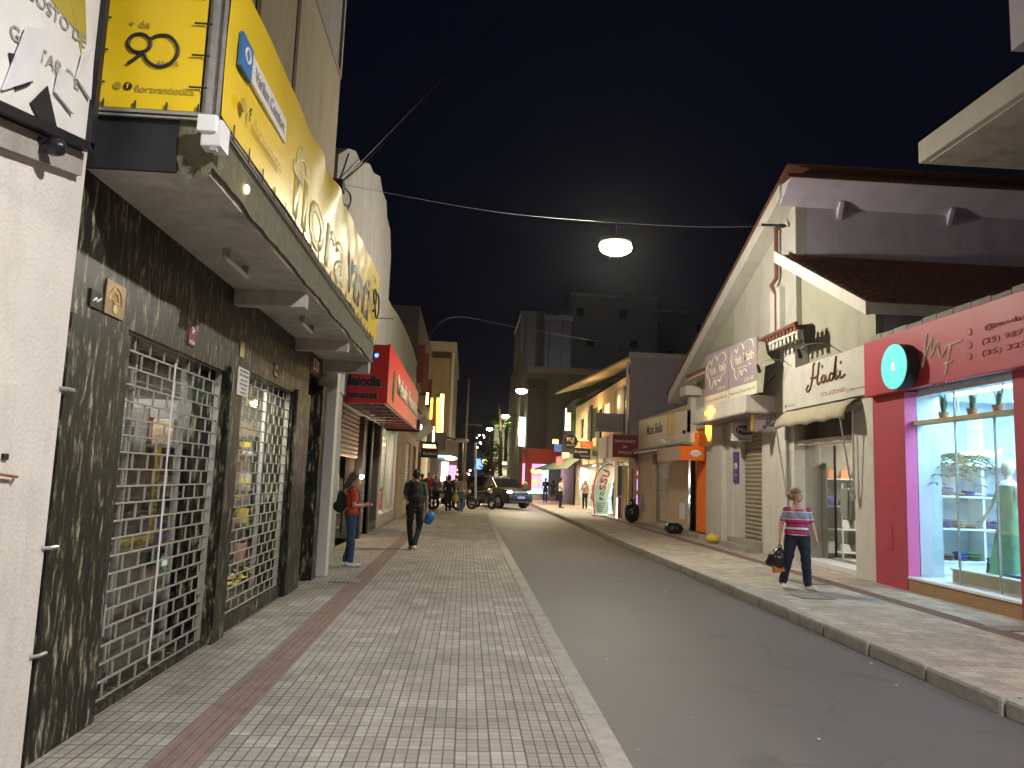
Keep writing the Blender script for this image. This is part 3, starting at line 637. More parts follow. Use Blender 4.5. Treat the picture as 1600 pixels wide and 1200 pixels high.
def tubel(label,y0,y1,x,z=3.23):
    t=thing('tube_light',label,'light fitting',(x,(y0+y1)/2,z)); M().tube([(x,y0,z),(x,y1,z)],.018,8).build('tube','porcelain',t)
    bx('mount','galv',t,x-.03,x+.03,y0+.02,y0+.08,z,3.312); bx('mount','galv',t,x-.03,x+.03,y1-.08,y1-.02,z,3.312)
tubel('unlit tube fitting under the canopy close to the near end',5.95,6.55,-1.95)
tubel('unlit tube fitting under the canopy before the middle rib',8.5,9.1,-1.9)
for i,(y,l) in enumerate([(5.0,'near end'),(7.9,'middle')]):
    pass
m=M(); m.ell((CX+.015,5.03,3.45),(.016,.03,.03)); tag(m.build('lamp_socket','lit_warm',None),'tiny lit socket on the canopy fascia just under the yellow banner','lamp')
# ---- yellow sign box
ys_=thing('yellow_sign','yellow vinyl shop sign boxed around the canopy edge, creased along its street side','sign',(-1.9,8.2,3.62))
ZT=4.62
m=M(); m.box(-2.27,CX-.10,4.37,4.39,3.66,ZT); m.build('end_panel','yellow_vinyl',ys_)
n=260; k=26; vs=[];fs=[]
def fold(y,z):
    a=(y-4.4)/7.7; b=(z-3.66)/(ZT+.1-3.66)
    f=.008*math.sin(y*2.1+z*2)+.002*math.sin(y*7+z*6)
    w_=math.exp(-((a-.45)/.12)**2)*b*b
    f+=w_*.040*math.sin((y-7.2)*6.5-(z)*5.)
    w2=math.exp(-((a-.72)/.2)**2)
    f+=w2*.009*math.sin(y*7+z*8)+w2*.003*math.sin(y*15-z*12)
    return f
for i in range(n+1):
    y=4.40+7.72*i/n
    for j in range(k+1):
        zz=3.66+(ZT+.09*(i/n)-3.66-.02*math.exp(-((i/n-.5)/.08)**2))*j/k; vs.append((CX+.03+fold(y,zz),y,zz))
for i in range(n):
    for j in range(k): a=i*(k+1)+j; fs.append((a,a+k+1,a+k+2,a+1))
m=M(); m.add(vs,fs); bn=m.build('long_banner','yellow_vinyl',ys_,smooth=True)
bx('backing','galv',ys_,-1.75,CX+.0,4.43,12.08,3.645,ZT-.1)
m=M()
for x,y in ((-2.25,4.36),(CX-.04,4.36),(CX+.0,4.42)): m.box(x-.012,x+.012,y-.012,y+.012,3.62,ZT+.3)
m.box(-2.27,CX-.03,4.345,4.365,3.625,3.645); m.box(-2.27,CX-.03,4.345,4.365,3.60,3.612); m.tube([(CX+.02,4.42,3.63),(CX+.02,12.1,3.645)],.010,6); m.tube([(CX+.02,4.42,3.605),(CX+.02,12.1,3.61)],.006,6)
m.build('tube_frame','galv',ys_)
m=M()
for i in range(5): z=3.8+i*.2; m.box(CX-.16,CX-.03,4.352,4.36,z,z+.008); m.box(-2.27,-2.2,4.352,4.36,z,z+.008)
for i in range(4): x=-2.2+i*.18; m.box(x,x+.008,4.352,4.36,3.61,3.70)
for i in range(22): y=4.6+i*.34; m.box(CX+.035,CX+.042,y,y+.008,3.60,3.70)
m.build('lacing','ink',ys_)
E_=lambda z,x:(x,4.366,z)
text('Fioravanti',(-1.93,4.366,4.42),XL,ZU,.52,.12,'ink',ys_,bold=.03)
def ninety(o,u,w,W_,H_,r,m_,p):
    th=[i*2*math.pi/20 for i in range(20)]
    c1=[(.27+.20*math.cos(a),.68+.26*math.sin(a)) for a in th]; c1.append(c1[0])
    big=[(.36+.0,.42),(.44,.2),(.62,.05),(.82,.12),(.96,.4),(.95,.68),(.80,.92),(.60,.93),(.45,.8)]
    tail=[(.36,.46),(.25,.28),(.10,.08)]
    strokes([c1,big,tail],o,u,w,W_,H_,r,m_,p)
ninety((-1.955,4.364,4.02),XL,ZU,.32,.22,.010,'blue_print' if 0 else 'ink',ys_)
text('+ de',(-2.04,4.366,4.18),XL,ZU,.12,.05,'yellow_dark',ys_); text('ANOS',(-1.86,4.366,3.945),XL,ZU,.13,.03,'yellow_dark',ys_)
m=M(); m.tube([(-2.13,4.367,3.79),(-2.13,4.363,3.79)],.022,14); m.build('icon','yellow_dark',ys_)
m=M(); m.tube([(-2.07,4.367,3.79),(-2.07,4.363,3.79)],.024,14); m.build('icon','ink',ys_); text('f',(-2.07,4.362,3.79),XL,ZU,.018,.032,'yellow_vinyl',ys_)
text('fioravantiotica',(-1.86,4.366,3.78),XL,ZU,.34,.045,'yellow_dark',ys_)
BX=CX+.058
bx('logo_tile','blue_print',ys_,CX+.035,BX,4.57,4.80,4.08,4.30); bx('logo_strip','white_print',ys_,CX+.033,BX-.004,4.80,5.75,4.10,4.28)
strokes([[(.9,.5),(.5,.9),(.1,.5),(.5,.1),(.9,.5)]],(BX+.002,4.685,4.20),YL,ZU,.13,.12,.009,'white_print',ys_,name='logo_ring')
text('Varilux Comfort',(BX,5.28,4.19),YL,ZU,.80,.09,'grey_ink',ys_)
m=M(); m.tube([(BX-.01,4.70,3.88),(BX,4.70,3.88)],.045,14); m.build('icon','yellow_dark',ys_); text('f',(BX,4.83,3.88),YL,ZU,.06,.10,'ink',ys_); text('fioravantiotica',(BX-.004,5.32,3.87),YL,ZU,.75,.08,'yellow_dark',ys_)
mat('pale_letters',(.86,.78,.30),.3,var=.05)  # first half of the word in a much paler letter colour
BL=CX+.075
def drape(ob):
    bm=bmesh.new(); bm.from_mesh(ob.data); bmesh.ops.triangulate(bm,faces=bm.faces); bmesh.ops.subdivide_edges(bm,edges=[e for e in bm.edges if e.calc_length()>.05],cuts=4)
    for v in bm.verts: v.co.x+=CX+.036+fold(v.co.y,v.co.z)-BL
    bm.to_mesh(ob.data); bm.free()
drape(text('fiora',(BL,7.45,4.02),YL,ZU,2.7,.66,'pale_letters',ys_,bold=.01,depth=.0015))
drape(text('vanti',(BL,10.0,4.08),YL,ZU,2.1,.62,'ink',ys_,bold=.012,depth=.0015))
text('+ de',(BL,11.2,4.46),YL,ZU,.3,.10,'ink',ys_)
ninety((BL,11.55,4.15),YL,ZU,.75,.42,.014,'ink',ys_)
# boxes and cameras on the sign
t=thing('junction_box','pale junction box with dangling clips at the near corner of the yellow sign','box',(-1.5,4.38,3.5))
bx('body','porcelain',t,CX-.04,CX+.08,4.28,4.42,3.42,3.58,bevel=.01); bx('lid','white_laminate',t,CX-.06,CX+.05,4.26,4.30,3.50,3.60,bevel=.008); bx('clip','galv',t,CX+.02,CX+.06,4.27,4.29,3.39,3.42)
t=thing('security_camera','small camera with a blue glow at the far end of the canopy','camera',(CX,12.15,3.5)); M().ell((CX+.03,12.2,3.47),.06,10,8).build('dome','dark_metal',t,smooth=True); M().ell((CX+.05,12.15,3.46),.032,8,6).build('lens','lit_blue',t)

# ---- grey weathered building behind the yellow sign
gb=thing('grey_building','tall weathered grey building with a stepped broken parapet beyond the yellow sign','building',(-4,16,0))
out=[(527,236),(545,232),(556,236),(563,252),(578,256),(584,270),(594,276),(598,300),(604,315),(605,340),(610,360),(611,400),(607,470),(606,545)]
pts=[S(a,b,x=WX+.0) for a,b in out]
m=M(); poly=[(WX,p.y,p.z) for p in pts]; y1=max(p[1] for p in poly)
poly=[(WX,12.08,3.0),(WX,12.08,poly[0][2])]+poly[1:]+[(WX,poly[-1][1],3.0)]
m.prism(poly,(-5,0,0)); m.build('wall','grey_plaster',gb)
m=M(); m.box(WX-.5,WX-.02,12.08,14.2,0,3.4); m.build('lower_wall','concrete',gb)
m=M(); m.box(WX-.02,WX+.20,12.2,12.45,0,3.45); m.build('post','cream_plaster',gb,bevel=.01)
m=M(); m.tube([(WX+.06,12.62,0.05),(WX+.06,12.62,3.2)],.045,10); m.tube([(WX+.14,12.55,.3),(WX+.14,12.55,3.2)],.018,6); m.build('drain_pipe','galv',gb,smooth=True)
t=thing('pipe_lamp','tiny white lamp on the drain pipe beside the red sign','lamp',(WX+.1,12.62,2.1)); M().ell((WX+.15,12.6,2.1),.025,8,6).build('bulb','lit_white',t); bx('bracket','galv',t,WX+.08,WX+.14,12.6,12.64,2.08,2.13)
t=thing('cable_bundle','tangled overhead cables and brackets on the grey building behind the yellow sign','cables',(WX,13,6.3))
a=S(527,290,x=WX+.05)
m=M(); 
for q in [[(527,290),(560,262),(600,225)],[(527,285),(533,275),(545,240)],[(532,290),(545,300),(548,315),(541,330)],[(530,300),(536,318),(545,322)]]:
    m.tube(cat([S(x_,y_,x=WX+.05+.05*i) for i,(x_,y_) in enumerate(q)],4),.014,5)
m.build('cable','dark_metal',t); m=M(); m.box(a.x-.05,a.x+.1,a.y-.1,a.y+.15,a.z-.08,a.z+.08); m.build('bracket','dark_metal',t)
m=M(); m.tube([S(588,497,x=-1.9),S(614,498,x=-1.7)],.015,6); tag(m.build('iron_bracket','dark_metal',None),'thin iron bar sticking out beyond the far end of the yellow sign','bracket')

# ---- red sign shop
rs=thing('gift_shop','gift shop below the red sign with two roller shutters, one half raised','building',(-3,18.5,0))
m=facade(M(),-3.0,-2.62,14.2,23.2,0,3.4,[(15.4,19.3,0,3.1),(19.6,20.95,0,3.25),(21.3,23.1,.25,3.2)]); m.build('wall','dark_plaster',rs)
bx('return_wall','grey_plaster',rs,-2.62,-2.45,13.9,14.25,0,3.4)
m=slats(-2.72,16.0,19.25,1.95,3.1,.02,.1); m.build('shutter','shutter',rs); 
m=slats(-2.72,19.65,20.9,0.03,3.2,.02,.1); m.build('shutter','shutter',rs)
bx('post','dark_metal',rs,-2.75,-2.58,19.27,19.6,0,3.2); bx('post','dark_metal',rs,-2.75,-2.6,15.8,15.98,0,3.1); bx('post','dark_metal',rs,-2.75,-2.58,20.95,21.25,0,3.25)
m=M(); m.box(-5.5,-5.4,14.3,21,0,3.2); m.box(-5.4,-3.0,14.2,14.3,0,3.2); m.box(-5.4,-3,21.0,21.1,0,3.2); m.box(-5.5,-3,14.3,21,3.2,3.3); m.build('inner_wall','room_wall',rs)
m=M(); m.box(-2.66,-2.64,14.5,15.4,.9,2.9); m.build('poster_panel','glass_dark',rs)
bx('upper_wall','dark_plaster',rs,-6,-2.3,20.4,23.2,3.4,5.0)
lamp('AREA','gift_room_light',(-4.0,17.6,3.1),16,(1,.75,.45),1.5,(0,0,0),.8)
for i,(y,z,c,nm,lb) in enumerate([(17.9,1.0,'yellow','toy_box','yellow toy box in the open doorway under the half raised shutter'),(18.3,1.35,'green','toy_box','green toy box higher up under the half raised shutter'),(17.4,.6,'brown','toy_box','brown carton near the floor under the half raised shutter')]):
    carton(lb,-3.15,y,z-.3,.3,.4,.35,c,'toys under the half raised shutter',nm,'toy box')
rack('r','dim shelf rack inside the gift shop doorway',-3.4,-3.0,16.3,19.0,[.3,.65,1.0,1.05],cat='shelf')
for i,(y,z,c) in enumerate([(14.55,2.3,'white'),(14.7,1.9,'blue'),(14.6,1.55,'pink'),(14.75,1.2,'white'),(14.55,.85,'grey'),(15.0,2.2,'grey'),(15.1,1.6,'white')]):
    t=thing('wall_poster',f'{c} sheet, {ordn[i]} from the top, on the dark glass behind the woman in red','poster',(-2.6,y,z),'sheets on the dark glass panel')
    bx('sheet','item_'+c,t,-2.638,-2.63,y-.12,y+.12,z-.13,z+.13); bx('print','item_grey',t,-2.63,-2.626,y-.08,y+.08,z-.05,z+.03)
t=thing('red_sign','boxed red shop sign with dark lettering and a green emblem over the gift shop','sign',(-2,18,2.9))
RY0,RY1,RX=14.45,23.0,-1.55
m=M(); m.box(-2.5,RX,RY0,RY0+.03,2.90,4.02); m.box(RX-.03,RX,RY0+.03,RY1,2.93,4.05); m.box(-2.5,RX-.03,RY1-.05,RY1,2.93,4.05); m.build('panel','red_panel',t)
m=M()
for i in range(9): y=RY0+.4+i*.95; m.tube([(-2.5,y,2.95),(RX-.04,y+.2,2.97)],.018,5); m.tube([(-2.5,y,2.95),(RX-.05,y+.7,3.9)],.014,5)
m.tube([(-2.45,RY0+.06,2.93),(-2.45,RY1,2.96)],.02,5); m.tube([(RX-.06,RY0+.06,2.93),(RX-.06,RY1,2.96)],.02,5); m.build('frame','galv',t)
text('Melodia',(-2.04,RY0,3.32),XL,ZU,.76,.23,'mauve_sign',t,bold=.06,depth=.004); text('Presentes',(-2.06,RY0,3.06),XL,ZU,.67,.16,'mauve_sign',t,bold=.04,depth=.004); text('Melodia',(-2.04,RY0,3.32),XL,ZU,.72,.20,'ink',t,bold=.035,depth=.012); text('Presentes',(-2.06,RY0,3.06),XL,ZU,.64,.14,'ink',t,bold=.02,depth=.012)
m=M(); cxx=-2.02
for x0,x1,z0 in ((-.17,-.10,3.58),(-.075,.075,3.52),(.10,.17,3.58)): m.prism([(cxx+x0,RY0-.012,4.0),(cxx+x1,RY0-.012,4.0),(cxx+x1,RY0-.012,z0),((x0+x1)/2+cxx,RY0-.012,z0-.03),(cxx+x0,RY0-.012,z0+.02)],(0,.012,0))
m.build('emblem','green_panel',t)
m=M(); m.ell((RX+.01,15.55,3.35),(.015,.24,.34),14,10); m.build('emblem','green_panel',t,smooth=True)
text('Melodia',(RX+.002,17.6,3.50),YL,ZU,2.6,.42,'pale_print',t,bold=.03,depth=.02); text('Presentes',(RX+.002,20.9,3.50),YL,ZU,3.1,.40,'pale_print',t,bold=.02,depth=.02)
t=thing('shutter_lamp','small bright lamp glowing on the shutter post above the woman in red','lamp',(-2.5,19.0,1.75)); p=S(565,745,y=19.0); M().ell(p,.055,10,8).build('bulb','lamp_far',t); bx('bracket','dark_metal',t,-2.6,p.x,18.98,19.02,p.z+.02,p.z+.06)
lamp('POINT','shutter_lamp_light',p+Vector((.12,-.05,0)),22,(1,.62,.35),.05)
# ---- lit shop window with beige jambs, black hanging signs
def lit_shop(name,label,x,y0,y1,z0,z1,wallm,e,col,depth=2.0,side=-1,wz=3.5,jamb=.35,glassm='glass'):
    """shop with a lit recessed window; side -1 = left side of street"""
    t=thing(name,label,'shop',(x+side*1.5,(y0+y1)/2,0))
    xi=x+side*.3; xb=x+side*depth
    m=facade(M(),xi,x,y0-jamb,y1+jamb,0,wz,[(y0,y1,z0,z1)]); m.build('wall',wallm,t)
    m=M(); m.box(xb,xb+side*.1,y0-.1,y1+.1,0,z1+.2); m.box(xb,xi,y0-.1,y0-.02,0,z1+.2); m.box(xb,xi,y1+.02,y1+.1,0,z1+.2); m.box(xb,xi,y0-.02,y1+.02,z1+.05,z1+.2); m.box(xb,xi,y0-.02,y1+.02,0,max(.02,z0)); m.build('inner_wall','cream_plaster',t)
    bx('window_pane',glassm,t,x+side*.12,x+side*.13,y0,y1,z0,z1)
    m=M(); m.box(x+side*.10,x+side*.16,y0,y0+.04,z0,z1); m.box(x+side*.10,x+side*.16,y1-.04,y1,z0,z1); m.box(x+side*.10,x+side*.16,(y0+y1)/2-.02,(y0+y1)/2+.02,z0,z1); m.build('window_frame','galv',t)
    bx('ceiling_lamp','lit_white',t,x+side*(depth*.5)-.2,x+side*(depth*.5)+.2,y0+.2,y1-.2,z1-.01,z1+.04)
    lamp('AREA',name+'_light',(x+side*depth*.5,(y0+y1)/2,z1-.06),e,col,depth*.5,(0,0,0),(y1-y0)*.8)
    return t
def clothes(n,x0,x1,y0,y1,z,label,grp,cols_,hmin=.5,hmax=.9):
    for i in range(n):
        y=y0+(y1-y0)*(i+.5)/n; x=random.uniform(x0,x1); c=random.choice(cols_); h=random.uniform(hmin,hmax); w_=random.uniform(.16,.22)
        t=thing('hanging_garment',f'{c} {label}, {ordn[i%9]} from the near end','clothing',(x,y,z),grp)
        m=M(); m.add([(x-.05,y-w_*.5,z),(x+.05,y-w_*.5,z),(x+.05,y+w_*.5,z),(x-.05,y+w_*.5,z),(x-.08,y-w_*.75,z-h),(x+.08,y-w_*.8,z-h),(x+.08,y+w_*.8,z-h),(x-.08,y+w_*.75,z-h)],[(0,1,2,3),(4,7,6,5),(0,4,5,1),(1,5,6,2),(2,6,7,3),(3,7,4,0)]); m.build('garment','item_'+c,t,bevel=.02)
        m=M(); m.tube([(x,y,z),(x,y,z+.1)],.008,5); m.build('hook','galv',t)
lit_shop('clothing_shop','narrow warm lit clothing shop beyond the gift shop shutters',-2.6,23.55,28.4,.35,3.15,'cream_plaster',95,(1,.78,.52),2.2)
clothes(7,-3.4,-3.2,23.9,28.0,2.2,'garment on the rail of the warm lit shop window','garments in the warm lit shop',['white','pink','red','tan','white'])
t=thing('window_doll','pink dressed doll low in the warm lit shop window','doll',(-3.0,27.6,.36)); m=M(); m.cap((-3.0,27.6,.46),.12,(-3.0,27.6,.9),.08); m.build('dress','item_pink',t,smooth=True); M().ell((-3.0,27.6,1.08),.09).build('head','skin_pale',t,smooth=True)
def hang_sign(name,label,x0,x1,y,z0,z1,m_,lines,lm,th=.12,extra=None,arm=True,side=-1):
    t=thing(name,label,'sign',((x0+x1)/2,y,z0)); bx('panel',m_,t,x0,x1,y,y+th,z0,z1,bevel=.01)
    for (s,dx,dz,w_,h_,mm,b_) in lines: text(s,((x0+x1)/2+dx,y-.001,(z0+z1)/2+dz),XL,ZU,w_,h_,mm,t,bold=b_,depth=.008)
    if arm:
        xw=-2.62 if side<0 else 7.3
        M().tube([(min(x1,max(x0,xw)),y+th/2,z1+.02),(xw,y+th/2,z1+.02)],.015,5).build('bracket','dark_metal',t)
    return t
hang_sign('black_sign','black hanging sign with gold letters just below the red sign',-2.46,-1.46,23.0,2.87,3.24,'black_sheet',[('FARINA',.12,-.02,.62,.20,'yellow_paint',.02)],0)
hang_sign('black_sign','smaller black hanging sign with gold and white lettering farther along the left pavement',-2.16,-1.39,36,2.42,3.16,'black_sheet',[('FARINA',0,.16,.6,.17,'lit_orange_pale',.02),('England',.02,-.2,.6,.17,'white_print',.02)],0)
m=M(); 
t=thing('sign_end_lamp','small white light at the outer edge of the nearer black hanging sign','lamp',(-1.42,23.0,3.0)); M().ell((-1.42,23.02,3.02),(.03,.03,.08)).build('bulb','lit_white',t); bx('holder','dark_metal',t,-1.46,-1.43,23.0,23.04,2.98,3.1)
# ---- farther left buildings
t=thing('curved_roof_building','dark building with a curved gable top rising behind the red sign','building',(-4,26,0))
pts=[S(a,b,x=WX-.02) for a,b in [(612,478),(622,492),(632,512),(640,530),(648,552),(651,565)]]
poly=[(WX-.02,20.6,4.05),(WX-.02,20.6,6.3)]+[(WX-.02,p.y,p.z) for p in pts]+[(WX-.02,33,4.05)]
m=M(); m.prism(poly,(-5,0,0)); m.build('wall','olive_plaster',t)
m=facade(M(),-5,-2.45,28.75,38.5,0,4.6,[(31,33.2,0,2.9),(35,37,0,2.9)]); m.build('lower_wall','tan_plaster',t)
m=slats(-2.52,31,33.2,0,2.9); m.build('shutter','shutter',t); bx('door','dark_plaster',t,-2.7,-2.6,35,37,0,2.9)
m=M(); m.prism([(-1.7,29.5,3.9),(-2.45,29.5,3.9),(-2.45,29.5,3.25)],(0,9,0)); m.build('canopy','soffit',t)
t=thing('banner_building','narrow building hung with vertical banners and orange tube lamps on the left','building',(-4,38,0))
bx('wall','dark_plaster',t,-7,-2.35,33,45,4.6,8.9)
random.seed(5)
for i in range(9):
    y=33.4+i*1.25; z1_=7.9-.12*i-random.random(); z0_=5.0+random.random()*.8
    bx('banner',['dark_red','cream_plaster','roof_tile','rust','bordeaux','tan_plaster'][i%6],t,-2.34,-2.05-.12*(i%3),y,y+.08,z0_,z1_)
bx('side_wall','olive_plaster',t,-7,-2.3,38.6,44.9,0,4.55)
for i,(px0,py0,px1,py1,r,mm) in enumerate([(691,616,689,676,.13,'lit_orange_pale'),(686,622,685,690,.16,'lit_orange'),(668,614,667,632,.05,'lit_warm'),(675,622,673,655,.06,'lit_orange'),(699,648,699,662,.05,'lit_orange')]):
    a=S(px0,py0,x=-1.95); b=S(px1,py1,y=a.y)
    t2=thing('vertical_lamp',['tall bright amber vertical lamp on the left buildings','orange glow tube just left of the tall bright amber lamp','short pinkish lamp above the second black hanging sign','thin red-orange lamp between the short pink lamp and the amber lamp','faint orange lamp right of the tall amber lamp'][i],'lamp',a,'vertical lamps on the left facades')
    M().tube([b,a],r,8).build('tube',mm,t2); bx('bracket','dark_metal',t2,-2.4,a.x-.02,a.y-.03,a.y+.03,a.z-.1,a.z-.02)
lamp('POINT','amber_light',S(690,640,x=-1.7),120,(1,.5,.12),.3)
t=thing('cream_tower','tall cream building with a flat overhanging top and a white corner pipe on the left','building',(-6,62,0))
a=S(712,540,y=58); b=S(660,540,y=58)
bx('wall','beige_plaster',t,-14,a.x,58,75,0,a.z-1.0); bx('roof_slab','cream_plaster',t,-14,a.x+.1,57.6,75,a.z-.5,a.z+.2); bx('recess','dark_plaster',t,-14,a.x-.25,58.2,75,a.z-1.0,a.z-.5)
M().tube([(a.x-.15,57.85,2),(a.x-.15,57.85,a.z-.6)],.13,8).build('corner_pipe','porcelain',t)
t=thing('brown_block','low brown building past the side road on the left','building',(-4,80,0)); bx('wall','tan_plaster',t,-9,-1.9,76,96,0,10.5); bx('parapet','cream_plaster',t,-9,-1.8,75.9,76.2,10.5,11)
for i in range(3):
    for j in range(3): bx('window','black_sheet',t,-1.92,-1.88,78+5*i,80+5*i,3+2.6*j,4.4+2.6*j)
t=thing('dark_block','dark far building closing the left side of the street','building',(-4,120,0)); bx('wall','dark_plaster',t,-12,-2.2,98,150,0,9); 
for i in range(4): bx('window','window_dim',t,-8+i*1.4,-7.4+i*1.4,97.98,98.02,4,5)
lit_shop('corner_shop','brightly lit white corner shop at the end of the left pavement',-2.6,39.6,44.5,0.05,2.7,'porcelain',230,(1,.95,.95),2.2,wz=3.3)
t=thing('grey_sign_box','grey hanging sign box above the corner shop on the left','sign',(-1.7,43,3)); bx('panel','cloth_grey',t,-2.3,-1.2,43,43.3,3.0,4.0); bx('edge_lamp','lit_white',t,-1.98,-1.90,42.97,43.0,3.2,4.3)
t=thing('white_oval_sign','glowing white oval sign over the crowd by the corner shop','sign',(-1.3,46,2.5)); p=S(704,716,y=47); M().ell(p,(.40,.06,.12),14,8).build('panel','lit_white',t,smooth=True); M().tube([p,(p.x-1.3,47,p.z)],.03,5).build('arm','dark_metal',t)
lit_shop('far_lit_shop','lit shopfront past the side road on the left pavement',-2.7,56.5,66,0.05,2.8,'cream_plaster',420,(1,.9,.85),2.2,wz=3.6)

# ================================================================== RIGHT SIDE
RF=7.35
# block whose slabs reach into the frame at the top right
t=thing('corner_block','dark block at the top right edge with a flat slab jutting over the pavement','building',(10,5,0))
bx('wall','mauve_dark',t,9.2,16,-10,8.6,4.4,13)
c=S(1435,256,z=6.45)
m=M(); m.box(c.x,14,-4,c.y,6.45,6.78); m.build('slab','cream_plaster',t,bevel=.02)
m=M(); m.box(c.x+.10,13.9,-3.9,c.y-.12,6.43,6.45); m.build('soffit','soffit',t)
a=S(1580,80,y=9.6); bx('upper_slab','mauve_plaster',t,a.x,14,-4,9.6,a.z,a.z+1.6)
# ---------- pink shop
ps=thing('pink_shop','pink clothing shop with a wide blue-white lit window on the right','shop',(8.5,11.5,0))
GX=7.56; PY0,PY1=9.95,12.57
m=facade(M(),RF,7.545,4,13.57,0,3.30,[(PY0,PY1,.0,3.30)]); m.build('wall','pink_wall',ps)
m=M(); m.box(RF+.003,GX-.01,PY1-.015,PY1+.01,.22,3.30); m.build('side_reveal','magenta_wall',ps)
bx('hatch','pink_wall',ps,RF-.012,RF,13.0,13.25,.62,1.02,bevel=.004)
bx('faint_print','pink_sign',ps,RF-.006,RF,12.85,13.3,1.75,1.85)
bx('step','wood',ps,RF+.0,GX+.1,PY0,PY1-.02,-.02,.20); bx('step_top','porcelain',ps,RF-.02,GX+.3,PY0,PY1-.02,.202,.235)
# room
m=M(); m.box(11.5,11.6,8.2,13.5,.2,3.3); m.box(7.6,11.5,13.45,13.56,.2,3.3); m.box(7.62,11.5,8.2,8.3,.2,3.3); m.box(7.605,11.5,8.3,13.45,3.30,3.36); m.build('inner_wall','pale_blue_wall',ps)
bx('inner_floor','porcelain',ps,7.6,11.5,8.3,13.45,.15,.22)
bx('partition','pale_blue_wall',ps,7.575,7.97,12.572,13.44,.24,3.29)
bx('ceiling_lamp','tube_white',ps,8.2,8.26,9.2,12.6,3.26,3.29); bx('ceiling_lamp','tube_white',ps,9.6,9.66,9.2,13.0,3.26,3.29)
lamp('AREA','pink_shop_light',(8.6,11.2,3.22),125,(.50,.80,1),1.4,(0,0,0),3.6)
lamp('AREA','pink_shop_light_deep',(10.2,11.5,3.22),45,(.50,.80,1),1.4,(0,0,0),3.0)
bx('window_pane','glass',ps,GX-.004,GX+.004,PY0,PY1-.02,.24,3.29)
m=M(); m.box(GX-.015,GX+.015,11.52,11.54,.24,3.29); m.box(GX-.015,GX+.015,10.62,10.64,.24,2.76); m.build('pane_joint','galv',ps)
bx('beam','tan_plaster',ps,GX-.10,GX+.12,PY0,PY1-.02,2.74,2.80); m=M(); m.box(GX-.02,GX+.02,PY0,PY1-.02,3.22,3.29); m.build('head_rail','white_laminate',ps)
t=thing('pink_sign','long pink fascia sign with a thin monogram and phone numbers over the pink shop','sign',(7.2,10,3.3))
m=M(); m.box(7.20,RF,3,13.57,3.305,4.30); m.build('panel','pink_sign',t,bevel=.01)
def pp(px,py): return S(px,py,x=7.195)
mf=[[(1449,522),(1445,548),(1441,574),(1446,556),(1452,540),(1457,527),(1455,543),(1455,557),(1460,545),(1465,535),(1467,548),(1470,558),(1475,552),(1478,544)],[(1478,541),(1490,537),(1503,532)],[(1486,538),(1482,560),(1477,586)],[(1475,569),(1482,567),(1489,564)]]
m=M()
for q in mf: m.tube(cat([pp(*a_) for a_ in q],5),.014,6)
m.build('monogram','pale_print',t,smooth=True)
text('MIDSIZE',(7.195,(pp(1458,602).y+pp(1503,594).y)/2,pp(1480,598).z),NY,ZU,1.0*(pp(1458,602).y-pp(1503,594).y),.07,'dark_red',t,space=1.5)
for i,(s,py) in enumerate([('@modaformosa',514),('(35) 98706-7719',535),('(35) 3222-7505',553)]):
    y_=pp(1524,py+2).y; z_=pp(1524,py+2).z
    text(s,(7.195,y_-.95,z_-.01),NY,ZU,1.62 if i else 1.5,.10,'dark_red',t,bold=.004)
    M().tube([(7.199,y_+.13,z_+.0),(7.192,y_+.13,z_+.0)],.055,14).build('icon','dark_red',t)
    M().tube([(7.193,y_+.13,z_+.0),(7.189,y_+.13,z_+.0)],.036,12).build('icon_centre','pink_sign',t)
t=thing('round_lightbox','round turquoise glowing lightbox sticking out of the pink sign','sign',(7.0,12.9,3.8))
dc=S(1398,573,x=7.0); m=M(); m.tube([(6.99,dc.y,dc.z),(7.2,dc.y,dc.z)],.385,40); m.build('drum','dark_metal',t); m=M(); m.tube([(6.975,dc.y,dc.z),(6.99,dc.y,dc.z)],.375,40); m.build('face','lit_cyan',t)
strokes([[(.3,.2),(.35,.5),(.5,.8),(.65,.5),(.7,.2)],[(.3,.45),(.7,.45)]],(6.97,dc.y-.0,dc.z),NY,ZU,.14,.22,.008,'lit_pink',t,name='monogram')
lamp('AREA','lightbox_spill',(6.9,dc.y,dc.z),3,(.2,1,.85),.5,(0,90,0))
t=thing('parapet','row of rough concrete coping blocks above the pink sign','parapet',(7.5,10,4.3)); random.seed(2); y=3.0
while y<13.4:
    w=random.uniform(.36,.44); bx('coping_block','concrete',t,7.30,7.62,y+.01,y+w,4.303,4.42+random.uniform(-.015,.015),bevel=.012); y+=w
bx('backing_wall','dark_plaster',t,7.36,7.6,3,13.57,3.37,4.30)
